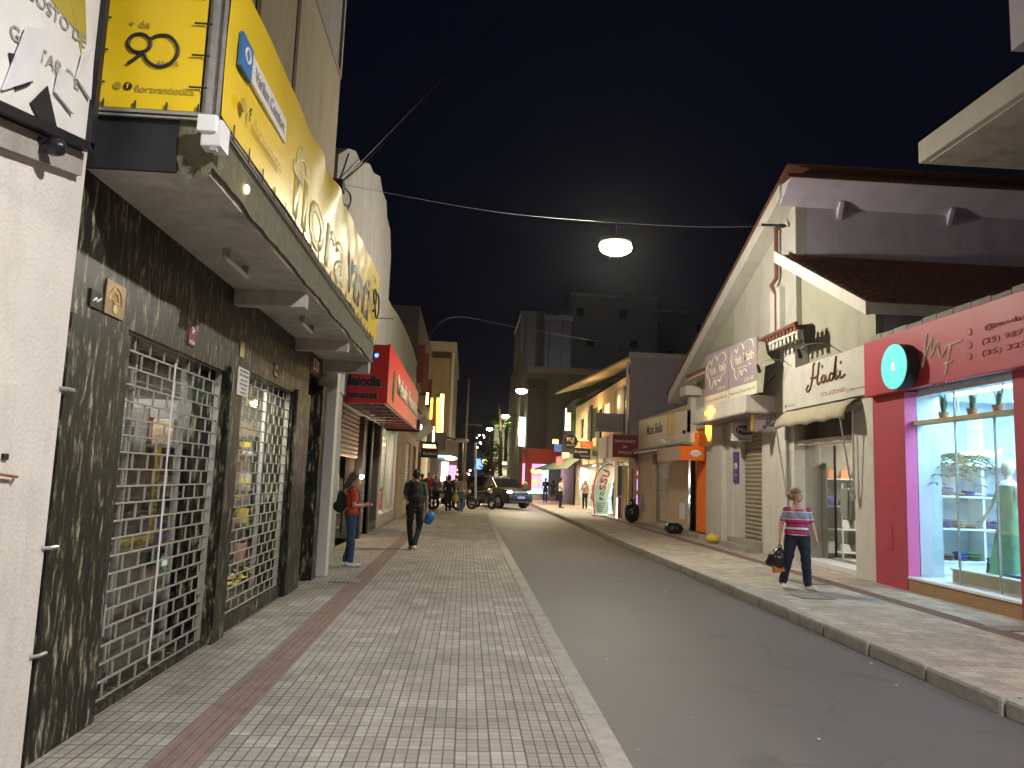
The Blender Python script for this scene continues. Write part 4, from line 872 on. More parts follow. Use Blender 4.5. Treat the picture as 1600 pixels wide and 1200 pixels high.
# shelf unit facing the camera
SY=13.02
xs0=S(1452,790,y=SY).x
t=thing('wall_shelves','white shelf unit on the far wall of the pink shop','shelf',(9,SY,.22))
zsh=[S(1452,875,y=SY).z,S(1452,824,y=SY).z,S(1452,773,y=SY).z,S(1452,722,y=SY).z]
for z in zsh: bx('shelf','white_laminate',t,xs0,10.6,SY,13.44,z-.035,z)
bx('side_panel','white_laminate',t,xs0-.04,xs0,SY,13.44,.23,3.0); bx('side_panel','white_laminate',t,9.0,9.04,SY+.02,13.44,zsh[0],3.0); bx('cabinet','white_laminate',t,xs0,10.6,SY+.02,13.44,.23,zsh[0]-.036)
random.seed(9)
for li,(z,nm) in enumerate(zip(zsh[:3],['lowest','middle','upper'])):
    x=xs0+.03; i=0
    pal={0:['black','brown','blue','green','grey'],1:['purple','blue','tan','brown'],2:['white','blue','tan','blue']}[li]
    while x<9.7 and i<8:
        w=random.uniform(.16,.26); c=pal[i%len(pal)]; 
        tt=thing('folded_clothes',f'{c} clothes pile, {ordn[i]} from left on the pink shop\'s {nm} shelf','clothes',(x+w/2,13.2,z),'folded clothes on the white shelves')
        n_=random.randint(1,3); zz=z+.002
        for k in range(n_):
            m=M(); m.ell((x+w/2+random.uniform(-.01,.01),13.17+random.uniform(-.02,.02),zz+.028),(w*.54,.15,.032),12,6); m.build('fold','item_'+c,tt,smooth=True); zz+=.045
        x+=w+random.uniform(.0,.05); i+=1
# plants on the beam
def blades(m,c,n,h,r,lean=.25,w=.016):
    for i in range(n):
        a=random.random()*6.28; l=random.uniform(.5,1)*h; b=Vector(c)+Vector((math.cos(a)*r,math.sin(a)*r,0)); d=Vector((math.cos(a),math.sin(a),0)); e=random.uniform(.3,1)*lean*l
        p=[b,b+ZU*l*.4+d*e*.2,b+ZU*l*.75+d*e*.6,b+ZU*l+d*e]; s=Vector((-d.y,d.x,0)); q=[w,w*1.3,w,w*.15]
        vs=[]
        for pt,ww in zip(p,q): vs+=[pt-s*ww,pt+d*ww*.4,pt+s*ww]
        m.add(vs,[(3*i_+j,3*i_+j+1,3*i_+j+4,3*i_+j+3) for i_ in range(3) for j in range(2)])
for i,(px,hh,lb) in enumerate([(1475,.36,'tallest spiky plant in a clay pot, leftmost on the beam in the pink shop window'),(1520,.33,'thin spiky clay pot plant, middle of three on the pink shop window beam'),(1561,.37,'spiky plant in a clay pot, rightmost on the beam in the pink shop window')]):
    c=S(px,668,x=GX+.13); c.z=2.80; t=thing('potted_plant',lb,'plant',c,'potted plants on the window beam')
    m=M(); m.tube([c,c+ZU*.09,c+ZU*.12,c+ZU*.12],[.055,.075,.085,.03],14); m.build('pot','clay_pot',t,smooth=False)
    m=M(); blades(m,c+ZU*.10,9,hh,.025); m.build('leaves','leaf',t)
c=S(1500,712,x=GX+.8); t=thing('palm_plant','large arching green palm plant hanging in the upper part of the pink shop window','plant',c)
m=M(); random.seed(4)
for i in range(16):
    a=i/16*6.28+.3; d=Vector((math.cos(a),math.sin(a),0)); s=Vector((-d.y,d.x,0)); L_=random.uniform(.35,.62); dr=random.uniform(.45,.85); st=[]
    for k_ in range(9): u_=k_/8; st.append(c+d*L_*u_+ZU*(.30*u_-dr*u_*u_))
    for k_ in range(1,9):
        for sg in (-1,1):
            b=st[k_]; q=.17*(1-.5*abs(k_/8-.45)); m.add([b,b+s*sg*q*.5+d*.03+ZU*.0,b+s*sg*q+d*.09-ZU*.06,b+d*.035],[(0,1,2),(0,2,3)])
m.build('fronds','leaf',t); m=M(); m.tube([c-ZU*.14,c-ZU*.02],[.09,.12],14); m.build('basket','item_tan',t); m=M(); m.tube([c,(c.x,c.y,3.29)],.006,5); m.build('cord','galv',t)
# podium, clothes and mannequin
t=thing('display_podium','low pale display podium inside the pink shop window','podium',(8.1,10.6,.22)); a=S(1498,905,x=GX+.18)
bx('body','tan_plaster',t,GX+.08,8.5,9.3,a.y,.238,.44); bx('top','white_laminate',t,GX+.06,8.52,9.28,a.y+.02,.441,.46)
def cloth_patch(name,label,cx,cy,z,w,d,m_,seed):
    random.seed(seed); m=M(); n=14; vs=[];fs=[]
    for i in range(n+1):
        for j in range(n+1):
            a_=i/n-.5;b_=j/n-.5; r=1+.12*math.sin(5*math.atan2(b_,a_)+seed); vs.append((cx+a_*w*r,cy+b_*d*r,z+.006+.018*abs(math.sin(a_*11+seed)*math.cos(b_*9+seed*2))+.012*math.sin(a_*23+b_*17)**2))
    for i in range(n):
        for j in range(n): k=i*(n+1)+j; fs.append((k,k+n+1,k+n+2,k+1))
    m.add(vs,fs); o=m.build(name,m_,None,smooth=True); md=o.modifiers.new('s','SOLIDIFY'); md.thickness=.008; return tag(o,label,'clothes')
cloth_patch('spread_shirt','rumpled blue shirt spread on the podium in the pink shop window',7.95,10.55,.462,.35,.62,'item_blue',3)
cloth_patch('spread_shirt','mint green cloth spread at the right end of the podium in the pink shop window',7.90,10.08,.470,.34,.5,'mint_cloth',8)
cloth_patch('spread_shirt','white cloth spread under the blue shirt on the podium in the pink shop window',8.1,10.75,.470,.5,.5,'white_laminate',5)
m=M(); p=Vector((7.82,11.32,.462)); m.prism([p,p+Vector((0,-.12,0)),p+Vector((0,-.05,.17)),p+Vector((0,-.03,.17))],(.02,0,0)); m.ell(p+Vector((.01,-.04,.2)),.022,8,6)
tag(m.build('small_figurine','dark_metal',None),'small dark figurine on the podium corner in the pink shop window','figurine')
t=thing('black_sandal','black sandal on the floor in front of the podium in the pink shop window','sandal',(7.78,11.8,.24)); m=M(); m.ell((7.78,11.8,.25),(.035,.11,.012),10,6); m.build('sole','shoe_dark',t); m=M(); m.tube(cat([(7.75,11.76,.25),(7.78,11.74,.31),(7.81,11.76,.25)],4),.008,5); m.tube(cat([(7.75,11.86,.25),(7.78,11.88,.34),(7.81,11.86,.25)],4),.008,5); m.build('strap','shoe_dark',t)
t=thing('mannequin','white mannequin in a long mint green dress inside the pink shop window','mannequin',(8.05,10.5,.24))
c=S(1577,800,x=8.05); c.z=0; 
m=M(); m.ell(c+ZU*2.02,(.09,.1,.125)); m.cap(c+ZU*1.8,.055,c+ZU*1.95,.05); m.cap(c+ZU*1.72,.14,c+ZU*1.45,.12)
for sg in (-1,1):
    q=Vector((0,1,0))*sg; m.cap(c+q*.19+ZU*1.72,.045,c+q*.30+ZU*1.45+Vector((-.05,0,0)),.036); m.cap(c+q*.30+ZU*1.45+Vector((-.05,0,0)),.036,c+q*.42+ZU*1.22+Vector((-.12,0,0)),.026); m.ell(c+q*.45+ZU*1.17+Vector((-.13,0,0)),(.02,.03,.05))
skinbody(m,'body','white_laminate',t,.012)
m=M(); R0=[(.15,.19,1.76),(.14,.18,1.6),(.12,.14,1.38),(.17,.19,1.1),(.22,.25,.8),(.27,.30,.45)]; vs=[];fs=[]; n=28
for (rx,ry,z) in R0:
    for k in range(n): a_=2*math.pi*k/n; f=1+.07*math.sin(a_*8)*(1.8-z)/1.3; vs.append((c.x+rx*f*math.cos(a_),c.y+ry*f*math.sin(a_),z))
for i in range(len(R0)-1):
    for k in range(n): fs.append((i*n+k,i*n+(k+1)%n,(i+1)*n+(k+1)%n,(i+1)*n+k))
m.add(vs,fs); m.build('dress','mint_cloth',t,smooth=True); M().tube([c+ZU*.24,c+ZU*1.1],.02,8).build('pole','chrome',t); M().tube([c+ZU*.236,c+ZU*.25],.16,20).build('base','chrome',t)

# ---------- bag shop with script lettering
hs=thing('bag_shop','cream handbag shop with a folded awning and glass doors','shop',(8.3,15.5,0))
m=facade(M(),RF,7.6,13.58,18.75,0,3.37,[(14.28,16.98,0,3.37),(16.98,17.25,0,0)]); m.build('wall','cream_plaster',hs)
m=M(); m.box(RF-.02,7.6,17.36,18.70,3.37,4.55); m.box(RF-.06,7.6,16.75,17.36,4.28,4.86); m.build('upper_pillar','cream_plaster',hs)
m=M(); m.tube([(RF-.05,17.30,.1),(RF-.05,17.30,4.4)],.03,6); m.build('purple_pipe','mauve_plaster',hs)
DX=7.95
m=M(); m.box(7.6,DX+.05,14.18,14.28,0,3.3); m.box(7.6,DX+.05,16.98,17.08,0,3.3); m.box(DX-.05,DX+.05,14.28,16.98,2.66,3.3); m.build('recess_wall','grey_plaster',hs)
bx('lintel','white_plaster',hs,7.42,DX,14.29,16.97,2.58,2.68); bx('step','porcelain',hs,7.50,DX+.3,14.29,16.97,-.01,.10)
for a_,b_ in ((14.32,15.18),(15.2,16.28),(16.31,16.95)): bx('glass_door','glass_shop',hs,DX-.006,DX+.006,a_,b_,.12,2.56)
m=M(); m.box(DX-.02,DX+.02,16.28,16.31,.12,2.56); m.box(DX-.012,DX+.012,15.18,15.2,.12,2.56); m.box(DX-.03,DX+.03,14.285,14.32,.12,2.56); m.build('door_post','dark_metal',hs)
m=M(); m.box(DX-.03,DX-.01,14.32,15.18,.12,.18); m.box(DX-.03,DX-.01,15.2,16.28,.12,.18); m.build('door_rail','galv',hs)
m=M(); m.tube([(DX-.05,15.1,.9),(DX-.05,15.1,1.5)],.014,6); m.build('door_handle','chrome',hs)
m=M(); m.box(11,11.1,13.7,17.3,0,3.1); m.box(DX+.05,11,13.7,13.8,0,3.1); m.box(DX+.05,11,17.2,17.3,0,3.1); m.box(DX+.05,11,13.8,17.2,2.95,3.1); m.build('inner_wall','grey_plaster',hs)
bx('inner_floor','porcelain',hs,DX+.05,11,13.8,17.2,0,.10)
lamp('AREA','bag_shop_light',(9.3,15.4,2.88),75,(1,.93,.82),1.2,(0,0,0),2.4)
lamp('POINT','bag_shop_accent',(9.4,16.6,2.2),14,(1,.6,.3),.15)
HZ=[S(1300,862,y=16.8).z,S(1300,826,y=16.8).z,S(1300,790,y=16.8).z,S(1300,747,y=16.8).z]
t=thing('handbag_shelves','pale shelf unit with handbags on the far wall of the bag shop','shelf',(8.9,16.8,.1))
for z in HZ: bx('shelf','white_laminate',t,8.02,10.6,16.8,17.18,z-.03,z)
bx('side_panel','grey_plaster',t,8.98,9.01,16.82,17.18,.12,HZ[3]-.031); bx('side_panel','grey_plaster',t,8.0,8.02,16.8,17.18,.12,2.2)
random.seed(12)
for li,z in enumerate(HZ):
    for i in range(5):
        x=8.16+i*.30; c=['white','tan','grey','brown','black','white','blue','white'][(li*3+i*5)%8] if li<3 else ['orange','orange','white','orange','black'][i]
        t=thing('handbag',f'{c} handbag, {ordn[i]} from the left on the {lev[li]} shelf of the bag shop','handbag',(x,16.95,z),'handbags on the shop shelves')
        w=random.uniform(.19,.27); h=random.uniform(.15,.24)
        m=M(); m.add([(x-w/2,16.86,z),(x+w/2,16.86,z),(x+w/2,17.02,z),(x-w/2,17.02,z),(x-w*.38,16.91,z+h),(x+w*.38,16.91,z+h),(x+w*.38,16.97,z+h),(x-w*.38,16.97,z+h)],[(0,3,2,1),(4,5,6,7),(0,1,5,4),(1,2,6,5),(2,3,7,6),(3,0,4,7)]); m.build('body','item_'+c,t,bevel=.015)
        M().tube(cat([(x-w*.22,16.94,z+h-.01),(x-w*.18,16.94,z+h+.08),(x+w*.18,16.94,z+h+.08),(x+w*.22,16.94,z+h-.01)],4),.008,5).build('handle','item_'+c,t)
t=thing('rail_stand','white garment rail with pale clothes just inside the bag shop doors','clothes rail',(8.35,16.2,.1))
m=M(); m.tube([(8.3,15.9,.1),(8.3,15.9,1.75),(8.3,16.7,1.75),(8.3,16.7,.1)],.018,6); m.build('frame','white_laminate',t)
clothes(4,8.27,8.33,15.95,16.65,1.65,'garment on the white rail in the bag shop','pale garments on the rail',['white','grey','white','tan'],.5,.75)
# awning
t=thing('folded_awning','folded cream canvas awning with steel arms over the bag shop doors','awning',(7.2,15.6,3.2))
m=M(); pr=[(6.95,3.04),(7.34,3.34),(7.34,3.28),(7.30,3.05),(7.10,2.99)]; n=16; vs=[];fs=[]
for i in range(n+1):
    y=14.0+3.28*i/n
    for q,(x_,z_) in enumerate([(7.33,3.36),(7.20,3.29),(7.08,3.18),(7.02,3.06),(7.03,2.96)]): vs.append((x_,y,z_+.015*math.sin(i*1.7+q)-.02*(i%4==0)))
for i in range(n):
    for q in range(4): a_=i*5+q; fs.append((a_,a_+5,a_+6,a_+1))
m.add(vs,fs); o=m.build('canvas','canvas',t,smooth=True); md=o.modifiers.new('s','SOLIDIFY'); md.thickness=.012
m=M(); m.tube([(7.31,13.98,3.2),(7.31,17.28,3.2)],.085,12); m.build('roller','grey_plaster',t,smooth=True)
m=M()
for y in (14.12,17.15): m.tube([(7.0,y,2.97),(7.22,y,1.55)],.016,6); m.tube([(7.28,y+.06,3.15),(7.28,y+.06,1.5)],.02,6); m.ell((7.25,y+.03,1.5),(.04,.06,.09),8,6)
m.build('arm','galv',t)
t=thing('script_sign','cream fascia sign with brown script lettering over the bag shop','sign',(7.3,15.5,3.4))
HX=7.27
bx('panel','pale_print' if 0 else 'cream_plaster',t,HX,RF,13.58,17.35,3.375,4.30,bevel=.006)
def hadi(o,u,W_,H_,r,m_,p):
    st=[[(.06,.30),(.0,.14),(.05,.06),(.12,.20),(.18,.60),(.20,.95),(.24,1.0)],[(.12,.52),(.25,.50),(.34,.62)],[(.36,1.0),(.33,.70),(.30,.35),(.33,.22),(.38,.30)],
        [(.50,.45),(.45,.50),(.41,.38),(.43,.26),(.48,.28),(.52,.46),(.52,.28),(.56,.26),(.60,.34)],[(.70,.45),(.65,.50),(.61,.38),(.63,.26),(.68,.28),(.72,.42),(.76,.75),(.78,1.02),(.74,.60),(.74,.30),(.78,.26),(.83,.34)],
        [(.87,.50),(.86,.30),(.90,.25),(.98,.34)]]
    strokes(st,o,u,ZU,W_,H_,r,m_,p); M().ell(Vector(o)+Vector(u)*(.385*W_)+ZU*(.26*H_),(max(r,.004),r*1.4,r*1.4),8,6).build('dot',m_,p)
hadi((HX-.006,15.25,3.95),NY,1.75,.60,.026,'ink_brown',t)
text('COLLEZIONES',(HX,14.95,3.56),NY,ZU,1.05,.08,'ink_brown',t,bold=.01)
strokes([[(.1,.6),(.5,.05),(.9,.6),(.7,.95),(.3,.95),(.1,.6)],[(.1,.6),(.9,.6)],[(.35,.62),(.5,.1),(.65,.62)]],(HX-.004,15.38,4.14),NY,ZU,.13,.11,.006,'ink_brown',t,name='diamond',smooth=False)
M().tube([(HX-.004,17.23,3.47),(HX,17.23,3.47)],.045,12).build('icon','item_green',t); text('9982-8777',(HX,16.93,3.47),NY,ZU,.4,.05,'ink_brown',t)
M().tube([(HX-.004,14.34,3.52),(HX,14.34,3.52)],.05,12).build('icon','item_pink',t); text('@hadicollezi',(HX,13.95,3.52),NY,ZU,.58,.06,'ink_brown',t)
t=thing('sign_spot_arms','two curved thin arms with small dark spotlights over the cream script sign','spotlights',(7.2,16,4.4))
for y in (14.7,16.9):
    a_=[(RF,y,4.32),(7.1,y+.1,4.50),(6.8,y+.25,4.52),(6.62,y+.35,4.40)]; M().tube(cat(a_,5),.012,6).build('arm','galv',t); M().cap((6.62,y+.35,4.40),.035,(6.66,y+.35,4.27),.045).build('spotlight','dark_metal',t)
t=hang_sign('script_hanging_sign','grey hanging sign with faint script lettering and a gold edge beside the cream pillar',6.84,7.70,18.0,2.91,3.38,'mauve_sign',[],0,arm=False,side=1,th=.14)
bx('gold_edge','gold',t,6.78,6.84,18.0,18.14,2.93,3.36,bevel=.008); hadi((7.30,17.995,3.15),XL,.55,.30,.008,'ink',t)
m=M(); m.box(6.88,7.33,17.985,17.998,2.935,2.945); m.box(6.88,7.66,17.985,17.998,3.345,3.355); m.build('trim','gold',t); M().tube([(7.69,18.07,3.3),(7.72,18.07,3.3)],.01,5).build('bracket','dark_metal',t)

# ---------- pajama shop under the gable
gh=thing('gable_house','large gabled house with a tiled lower roof rising behind the right shopfronts','house',(11,20,0))
def q_(px,py,x): return S(px,py,x=x)
AP=q_(1220,286,7.1); EV=q_(1045,615,7.1); GXw=7.5
slope=lambda y: AP.z-(AP.z-EV.z)*(y-AP.y)/(EV.y-AP.y)
YW=AP.y+.12; TOP=slope(AP.y)
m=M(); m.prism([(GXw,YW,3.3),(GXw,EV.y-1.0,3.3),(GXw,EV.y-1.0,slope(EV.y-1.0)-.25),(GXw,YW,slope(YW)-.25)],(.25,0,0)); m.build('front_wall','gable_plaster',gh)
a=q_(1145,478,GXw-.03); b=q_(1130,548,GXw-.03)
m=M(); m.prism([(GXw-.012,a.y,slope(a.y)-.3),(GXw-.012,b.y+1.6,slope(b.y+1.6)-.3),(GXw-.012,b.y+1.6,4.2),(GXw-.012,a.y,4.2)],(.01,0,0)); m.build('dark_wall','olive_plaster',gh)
m=M(); m.box(GXw+.26,22,YW,YW+.25,4.3,TOP-.1); m.build('side_wall','mauve_plaster',gh)
m=M(); th=.30
def lineprism(x0,x1,off0,off1,ya,yb,mm,nm):
    m=M(); m.prism([(x0,ya,slope(ya)+off0),(x0,yb,slope(yb)+off0),(x0,yb,slope(yb)+off1),(x0,ya,slope(ya)+off1)],(x1-x0,0,0)); m.build(nm,mm,gh)
lineprism(7.08,7.62,-.36,0.,AP.y,EV.y,'cream_plaster','barge_board'); lineprism(7.03,22,.0,.04,AP.y-.56,EV.y+.1,'terracotta','roof')
m=M(); m.prism([(7.12,YW-.62,TOP-.06),(7.12,YW-.01,TOP-.52),(7.12,YW-.01,TOP-.06)],(14.8,0,0)); m.build('eave_soffit','mauve_plaster',gh)
m=M(); m.box(7.05,22,YW-.68,YW-.622,TOP-.06,TOP+.03); m.build('eave_edge','terracotta',gh)
for x_ in (8.5,11.2,13.9): m=M(); m.prism([(x_,YW-.01,TOP-.78),(x_,YW-.01,TOP-.50),(x_,YW-.20,TOP-.34),(x_,YW-.20,TOP-.44)],(.10,0,0)); m.build('bracket','mauve_plaster',gh)
LR0=(YW,7.02); LR1=(13.30,4.98)
n=46; K=30; vs=[];fs=[]
xa,xb=7.16,14.5; nx=int((xb-xa)/.05)
m=M()
for i in range(18):      # tile courses
    y0=LR1[0]+(LR0[0]-LR1[0])*i/18; z0=LR1[1]+(LR0[1]-LR1[1])*i/18; y1=LR1[0]+(LR0[0]-LR1[0])*(i+1.12)/18; z1=LR1[1]+(LR0[1]-LR1[1])*(i+1.0)/18
    vs=[];fs=[]
    for k in range(nx+1):
        x_=xa+k*.05; s=.035*abs(math.sin(math.pi*k/4.5)); vs+=[(x_,y0,z0+.05+s),(x_,y1,z1+.015+s*.8),(x_,y0+.001,z0+.02)]
    for k in range(nx): a_=3*k; fs+=[(a_,a_+3,a_+4,a_+1),(a_,a_+2,a_+5,a_+3)]
    m.add(vs,fs)
m.build('lower_roof','roof_tile',gh)
m=M(); m.prism([(7.10,LR0[0]+.3,LR0[1]+.20),(7.10,LR1[0]-.02,LR1[1]+.05),(7.10,LR1[0]-.02,LR1[1]-.20),(7.10,LR0[0]+.3,LR0[1]-.08)],(.07,0,0)); m.build('verge_board','white_plaster',gh)
m=M(); m.box(7.17,14.5,LR1[0]-.04,LR1[0],LR1[1]-.18,LR1[1]+.03); m.build('eave_fascia','white_plaster',gh)
m=M(); m.prism([(7.18,LR0[0]-.02,LR0[1]-.02),(7.18,LR1[0]+.01,LR1[1]-.02),(7.18,LR1[0]+.01,LR1[1]-.08),(7.18,LR0[0]-.02,LR0[1]-.08)],(7,0,0)); m.build('roof_deck','concrete',gh)
m=M(); zt_=lambda y: LR1[1]+(LR0[1]-LR1[1])*(y-LR1[0])/(LR0[0]-LR1[0])-.1
m.prism([(7.62,13.9,3.4),(7.62,YW-.02,3.4),(7.62,YW-.02,zt_(YW-.02)),(7.62,13.9,zt_(13.9))],(.15,0,0)); m.build('lower_side_wall','olive_plaster',gh)
m=M(); m.box(7.78,14,13.9,14.02,3.4,5.2); m.build('lower_front_wall','mauve_plaster',gh)
m=M(); m.tube([(7.38,18.0,8.35),(7.38,18.0,6.72),(7.30,18.12,6.55),(7.38,18.0,6.3),(7.38,18.0,4.9)],.055,8); m.build('drain_pipe','terracotta',gh,smooth=True)
bx('front_pier','cream_plaster',gh,7.36,7.5,17.76,18.35,3.4,6.45)
# cornice
t=thing('tile_cornice','small cornice of terracotta half tiles on white teeth beside the purple grey billboard','cornice',(7.2,17.5,4.95))
m=M(); m.box(6.95,7.36,15.85,19.4,4.93,5.00); m.build('slab','cream_plaster',t)
m=M(); y=15.9
while y<19.3: m.box(6.97,7.05,y,y+.10,4.80,4.93); y+=.21
m.build('teeth','cream_plaster',t)
m=M(); y=15.85; 
while y<19.35: m.tube([(6.93,y+.1,5.04),(7.34,y+.1,5.10)],.07,8); y+=.19
m.tube([(6.93,15.85,5.13),(6.93,19.4,5.13)],.05,6); m.build('half_tiles','terracotta',t); bx('end_block','dark_plaster',t,7.08,7.34,15.83,15.86,4.70,5.1)
t=thing('tile_cornice','far piece of tiled cornice showing left of the purple grey billboard','cornice',(7.2,23,4.95)); bx('slab','cream_plaster',t,6.95,7.36,21.6,24.2,4.93,5.0)
m=M(); y=21.6
while y<24.1: m.tube([(6.93,y+.1,5.04),(7.34,y+.1,5.10)],.07,8); y+=.19
m.build('half_tiles','terracotta',t)
m=M(); m.box(7.2,7.5,EV.y-2.4,EV.y-2.0,3.3,4.7); m.box(6.98,7.5,EV.y-2.6,EV.y-1.9,4.5,4.8); tag(m.build('eave_corbel','cream_plaster',None),'pale stepped corbel under the low left end of the gable','corbel')

pj=thing('pajama_shop','pale shopfront with one roller shutter, purple signs and a white box awning','shop',(8,21,0))
m=facade(M(),RF+.02,7.62,18.76,23.2,0,3.45,[(18.95,20.5,.25,3.05)]); m.build('wall','cream_plaster',pj)
m=M(); m.box(RF-.05,RF+.02,20.95,21.2,0,3.4); m.box(RF-.12,RF+.02,21.6,22.5,0,3.4); m.build('pillar','cream_plaster',pj)
m=slats(7.53,18.97,20.48,.27,3.05,.032,.11,sgn=-1); m.build('shutter','shutter_brown',pj)
m=M(); m.box(6.95,RF+.02,18.9,20.9,-.01,.13); m.box(7.15,RF+.3,18.9,20.9,.13,.26); m.build('step','concrete',pj,bevel=.008)
bx('awning_box','cream_plaster',pj,6.6,RF,17.95,22.2,3.40,3.80); bx('awning_base','mauve_sign',pj,6.58,RF,17.93,22.22,3.36,3.40)
t=thing('purple_sign','upright purple sign panel on the pale wall left of the roller shutter','sign',(7.3,20.7,1.75)); bx('panel','purple_paint',t,RF-.02,RF+.015,20.55,20.92,1.72,2.55); M().ell((RF-.02,20.73,2.16),(.01,.15,.09),14,8).build('emblem','pale_print',t); text('Pijamas',(RF-.021,20.73,1.92),NY,ZU,.24,.05,'pale_print',t); text('Mais',(RF-.031,20.73,2.16),NY,ZU,.16,.06,'purple_paint',t)
t=hang_sign('oval_hanging_sign','white hanging sign with a purple oval half hidden behind the grey hanging sign',6.98,7.9,20.0,2.80,3.30,'white_print',[('Pijamas e Lingerie',0.0,-.19,.62,.05,'ink',0)],0,arm=False,side=1)
M().ell((7.33,19.99,3.10),(.26,.012,.13),18,10).build('oval','purple_paint',t); text('Mais',(7.28,19.975,3.10),XL,ZU,.34,.13,'white_print',t,bold=.02,depth=.006)
t=thing('cloud_billboard','two joined purple grey billboards with cloud outlines standing on the white box awning','billboard',(6.65,19.3,3.8))
BXx=6.66
for (ya,yb,za,zb) in ((17.42,19.32,5.12,5.20),(19.38,21.35,5.20,5.28)):
    m=M(); m.prism([(BXx,ya,4.08),(BXx,yb,4.10),(BXx,yb,zb),(BXx,ya,za)],(.05,0,0)); m.build('panel','mauve_sign',t)
    m=M(); m.prism([(BXx-.004,ya,3.78),(BXx-.004,yb,3.80),(BXx-.004,yb,4.095),(BXx-.004,ya,4.075)],(.05,0,0)); m.build('bottom_strip','pale_print',t)
    yc=(ya+yb)/2; W_=(yb-ya)
    cl=[(.08,.42),(.02,.62),(.05,.80),(.20,.93),(.27,.78),(.33,.95),(.50,1.0),(.58,.82),(.66,.98),(.88,1.0),(.97,.80),(.90,.66),(.98,.55),(.92,.36),(.86,.30),(.78,.36),(.74,.22),(.70,.14),(.60,.25),(.50,.08),(.40,.26),(.30,.02),(.20,.12),(.16,.35),(.08,.42)]
    strokes([cl],(BXx-.008,yc,4.68),NY,ZU,W_*.86,.86,.013,'pale_print',t,name='cloud_outline')
    text('Mais Mais',(BXx,yc,4.76),NY,ZU,W_*.70,.26,'pale_print',t,bold=.02); text('Moda  Intima',(BXx,yc,4.54),NY,ZU,W_*.34,.045,'pale_print',t); text('M',(BXx,yc,4.42),NY,ZU,.18,.11,'pale_print',t,shear=.3)
    text('2235 58',(BXx,yc-.42,4.19),NY,ZU,.62,.09,'pale_print',t)
    text('Moda Intima Pijamas Meias Sex',(BXx-.005,yc,3.93),NY,ZU,W_*.92,.11,'grey_ink',t)
m=M(); m.prism([(6.70,17.41,5.0),(6.86,17.41,5.0),(6.90,17.41,4.72),(7.10,17.41,4.52),(6.86,17.41,4.42),(6.80,17.41,3.8),(6.66,17.41,3.8)],(0,.03,0)); m.build('side_fin','pale_print',t)
m=M(); m.tube([(6.75,17.6,3.82),(7.33,17.95,4.30)],.012,5); m.build('stay_rod','dark_metal',t)
t=thing('amber_glow_patches','thin amber patches imitating a glow on the front of the white box awning','lights',(6.6,20.8,3.6))
for y,r in ((20.35,.17),(20.62,.10),(21.0,.13)): M().ell((6.585,y,3.60),(.02,r,.08),10,6).build('bulb','amber',t)  # thin emissive patches stand in for the orange glow on the fascia
lamp('POINT','amber_awning_light',(6.45,20.7,3.6),5,(1,.5,.15),.1)  # added to cast the glow of the amber patches

# ---------- orange door and peach shop
od=thing('orange_door_shop','narrow shopfront with a glossy orange folding door and slatted transom','shop',(8,24.3,0))
m=facade(M(),RF+.02,7.62,23.2,25.5,0,4.4,[(23.45,25.2,.12,3.4)]); m.build('wall','cream_plaster',od)
m=M(); 
for i in range(6): y=23.47+i*.19; m.prism([(7.42,y,.14),(7.49,y+.095,.14),(7.42,y+.19,.14),(7.46,y+.19,.14),(7.53,y+.095,.14),(7.46,y,.14)],(0,0,2.6))
m.build('door','orange_paint',od); bx('dark_gap','black_sheet',od,7.8,7.9,24.6,25.2,.12,2.7); bx('door_jamb','chrome',od,7.33,7.5,25.02,25.2,.12,2.7)
m=M(); 
for i in range(9): y=23.5+i*.19; m.box(7.42,7.45,y,y+.05,2.82,3.4)
m.build('transom_slats','orange_paint',od); bx('step','concrete',od,7.1,7.6,23.3,25.4,-.01,.12)
lamp('POINT','transom_light',(7.9,24.3,3.1),8,(1,.5,.2),.1)
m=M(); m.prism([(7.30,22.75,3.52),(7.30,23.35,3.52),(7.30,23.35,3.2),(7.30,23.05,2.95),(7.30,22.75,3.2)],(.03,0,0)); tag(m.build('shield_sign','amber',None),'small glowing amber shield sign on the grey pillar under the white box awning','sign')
t=thing('orange_awning_sign','boxy orange awning sign with a white round emblem over the orange door','sign',(6.9,24.5,2.4))
a=S(1062,703,y=23.6)
bx('front_panel','orange_paint',t,a.x,7.36,23.6,23.63,2.36,2.80); bx('side_panel','peach_plaster',t,a.x,a.x+.03,23.635,26.4,2.36,2.80); bx('top_panel','orange_paint',t,a.x+.03,7.34,23.64,26.4,2.76,2.79)
M().ell((a.x+.5,23.592,2.58),(.17,.01,.11),16,10).build('emblem','white_print',t); text('CAFE DO DIA',(a.x+.5,23.58,2.56),XL,ZU,.44,.07,'white_print',t,bold=.02,depth=.01); text('CAFE',(a.x+.5,23.575,2.60),XL,ZU,.18,.04,'orange_paint',t,depth=.01)
mb_=thing('peach_shop','peach coloured shopfront with a grey roller shutter and a small barred vent','shop',(8,29,0))
m=facade(M(),RF+.02,7.62,25.5,33.0,0,4.3,[(27.5,30.4,.15,2.75),(25.75,26.45,.45,.98)]); m.build('wall','peach_plaster',mb_)
m=slats(7.55,28.0,30.38,.17,2.75,.016,.09,sgn=-1); m.build('shutter','shutter_grey',mb_); m=M(); m.box(7.36,7.6,27.5,27.98,.15,2.75); m.build('pier','peach_plaster',mb_)
m=M(); 
for i in range(6): m.box(RF,RF+.04,25.78+i*.115,25.81+i*.115,.45,.98)
m.build('vent_bars','porcelain',mb_); bx('vent_back','black_sheet',mb_,7.5,7.52,25.7,26.5,.4,1.0); bx('plinth','cream_plaster',mb_,RF-.04,RF+.02,27.0,33.0,0,.15); bx('meter_box','grey_plaster',mb_,RF-.06,RF+.02,31.9,32.5,.55,1.15)
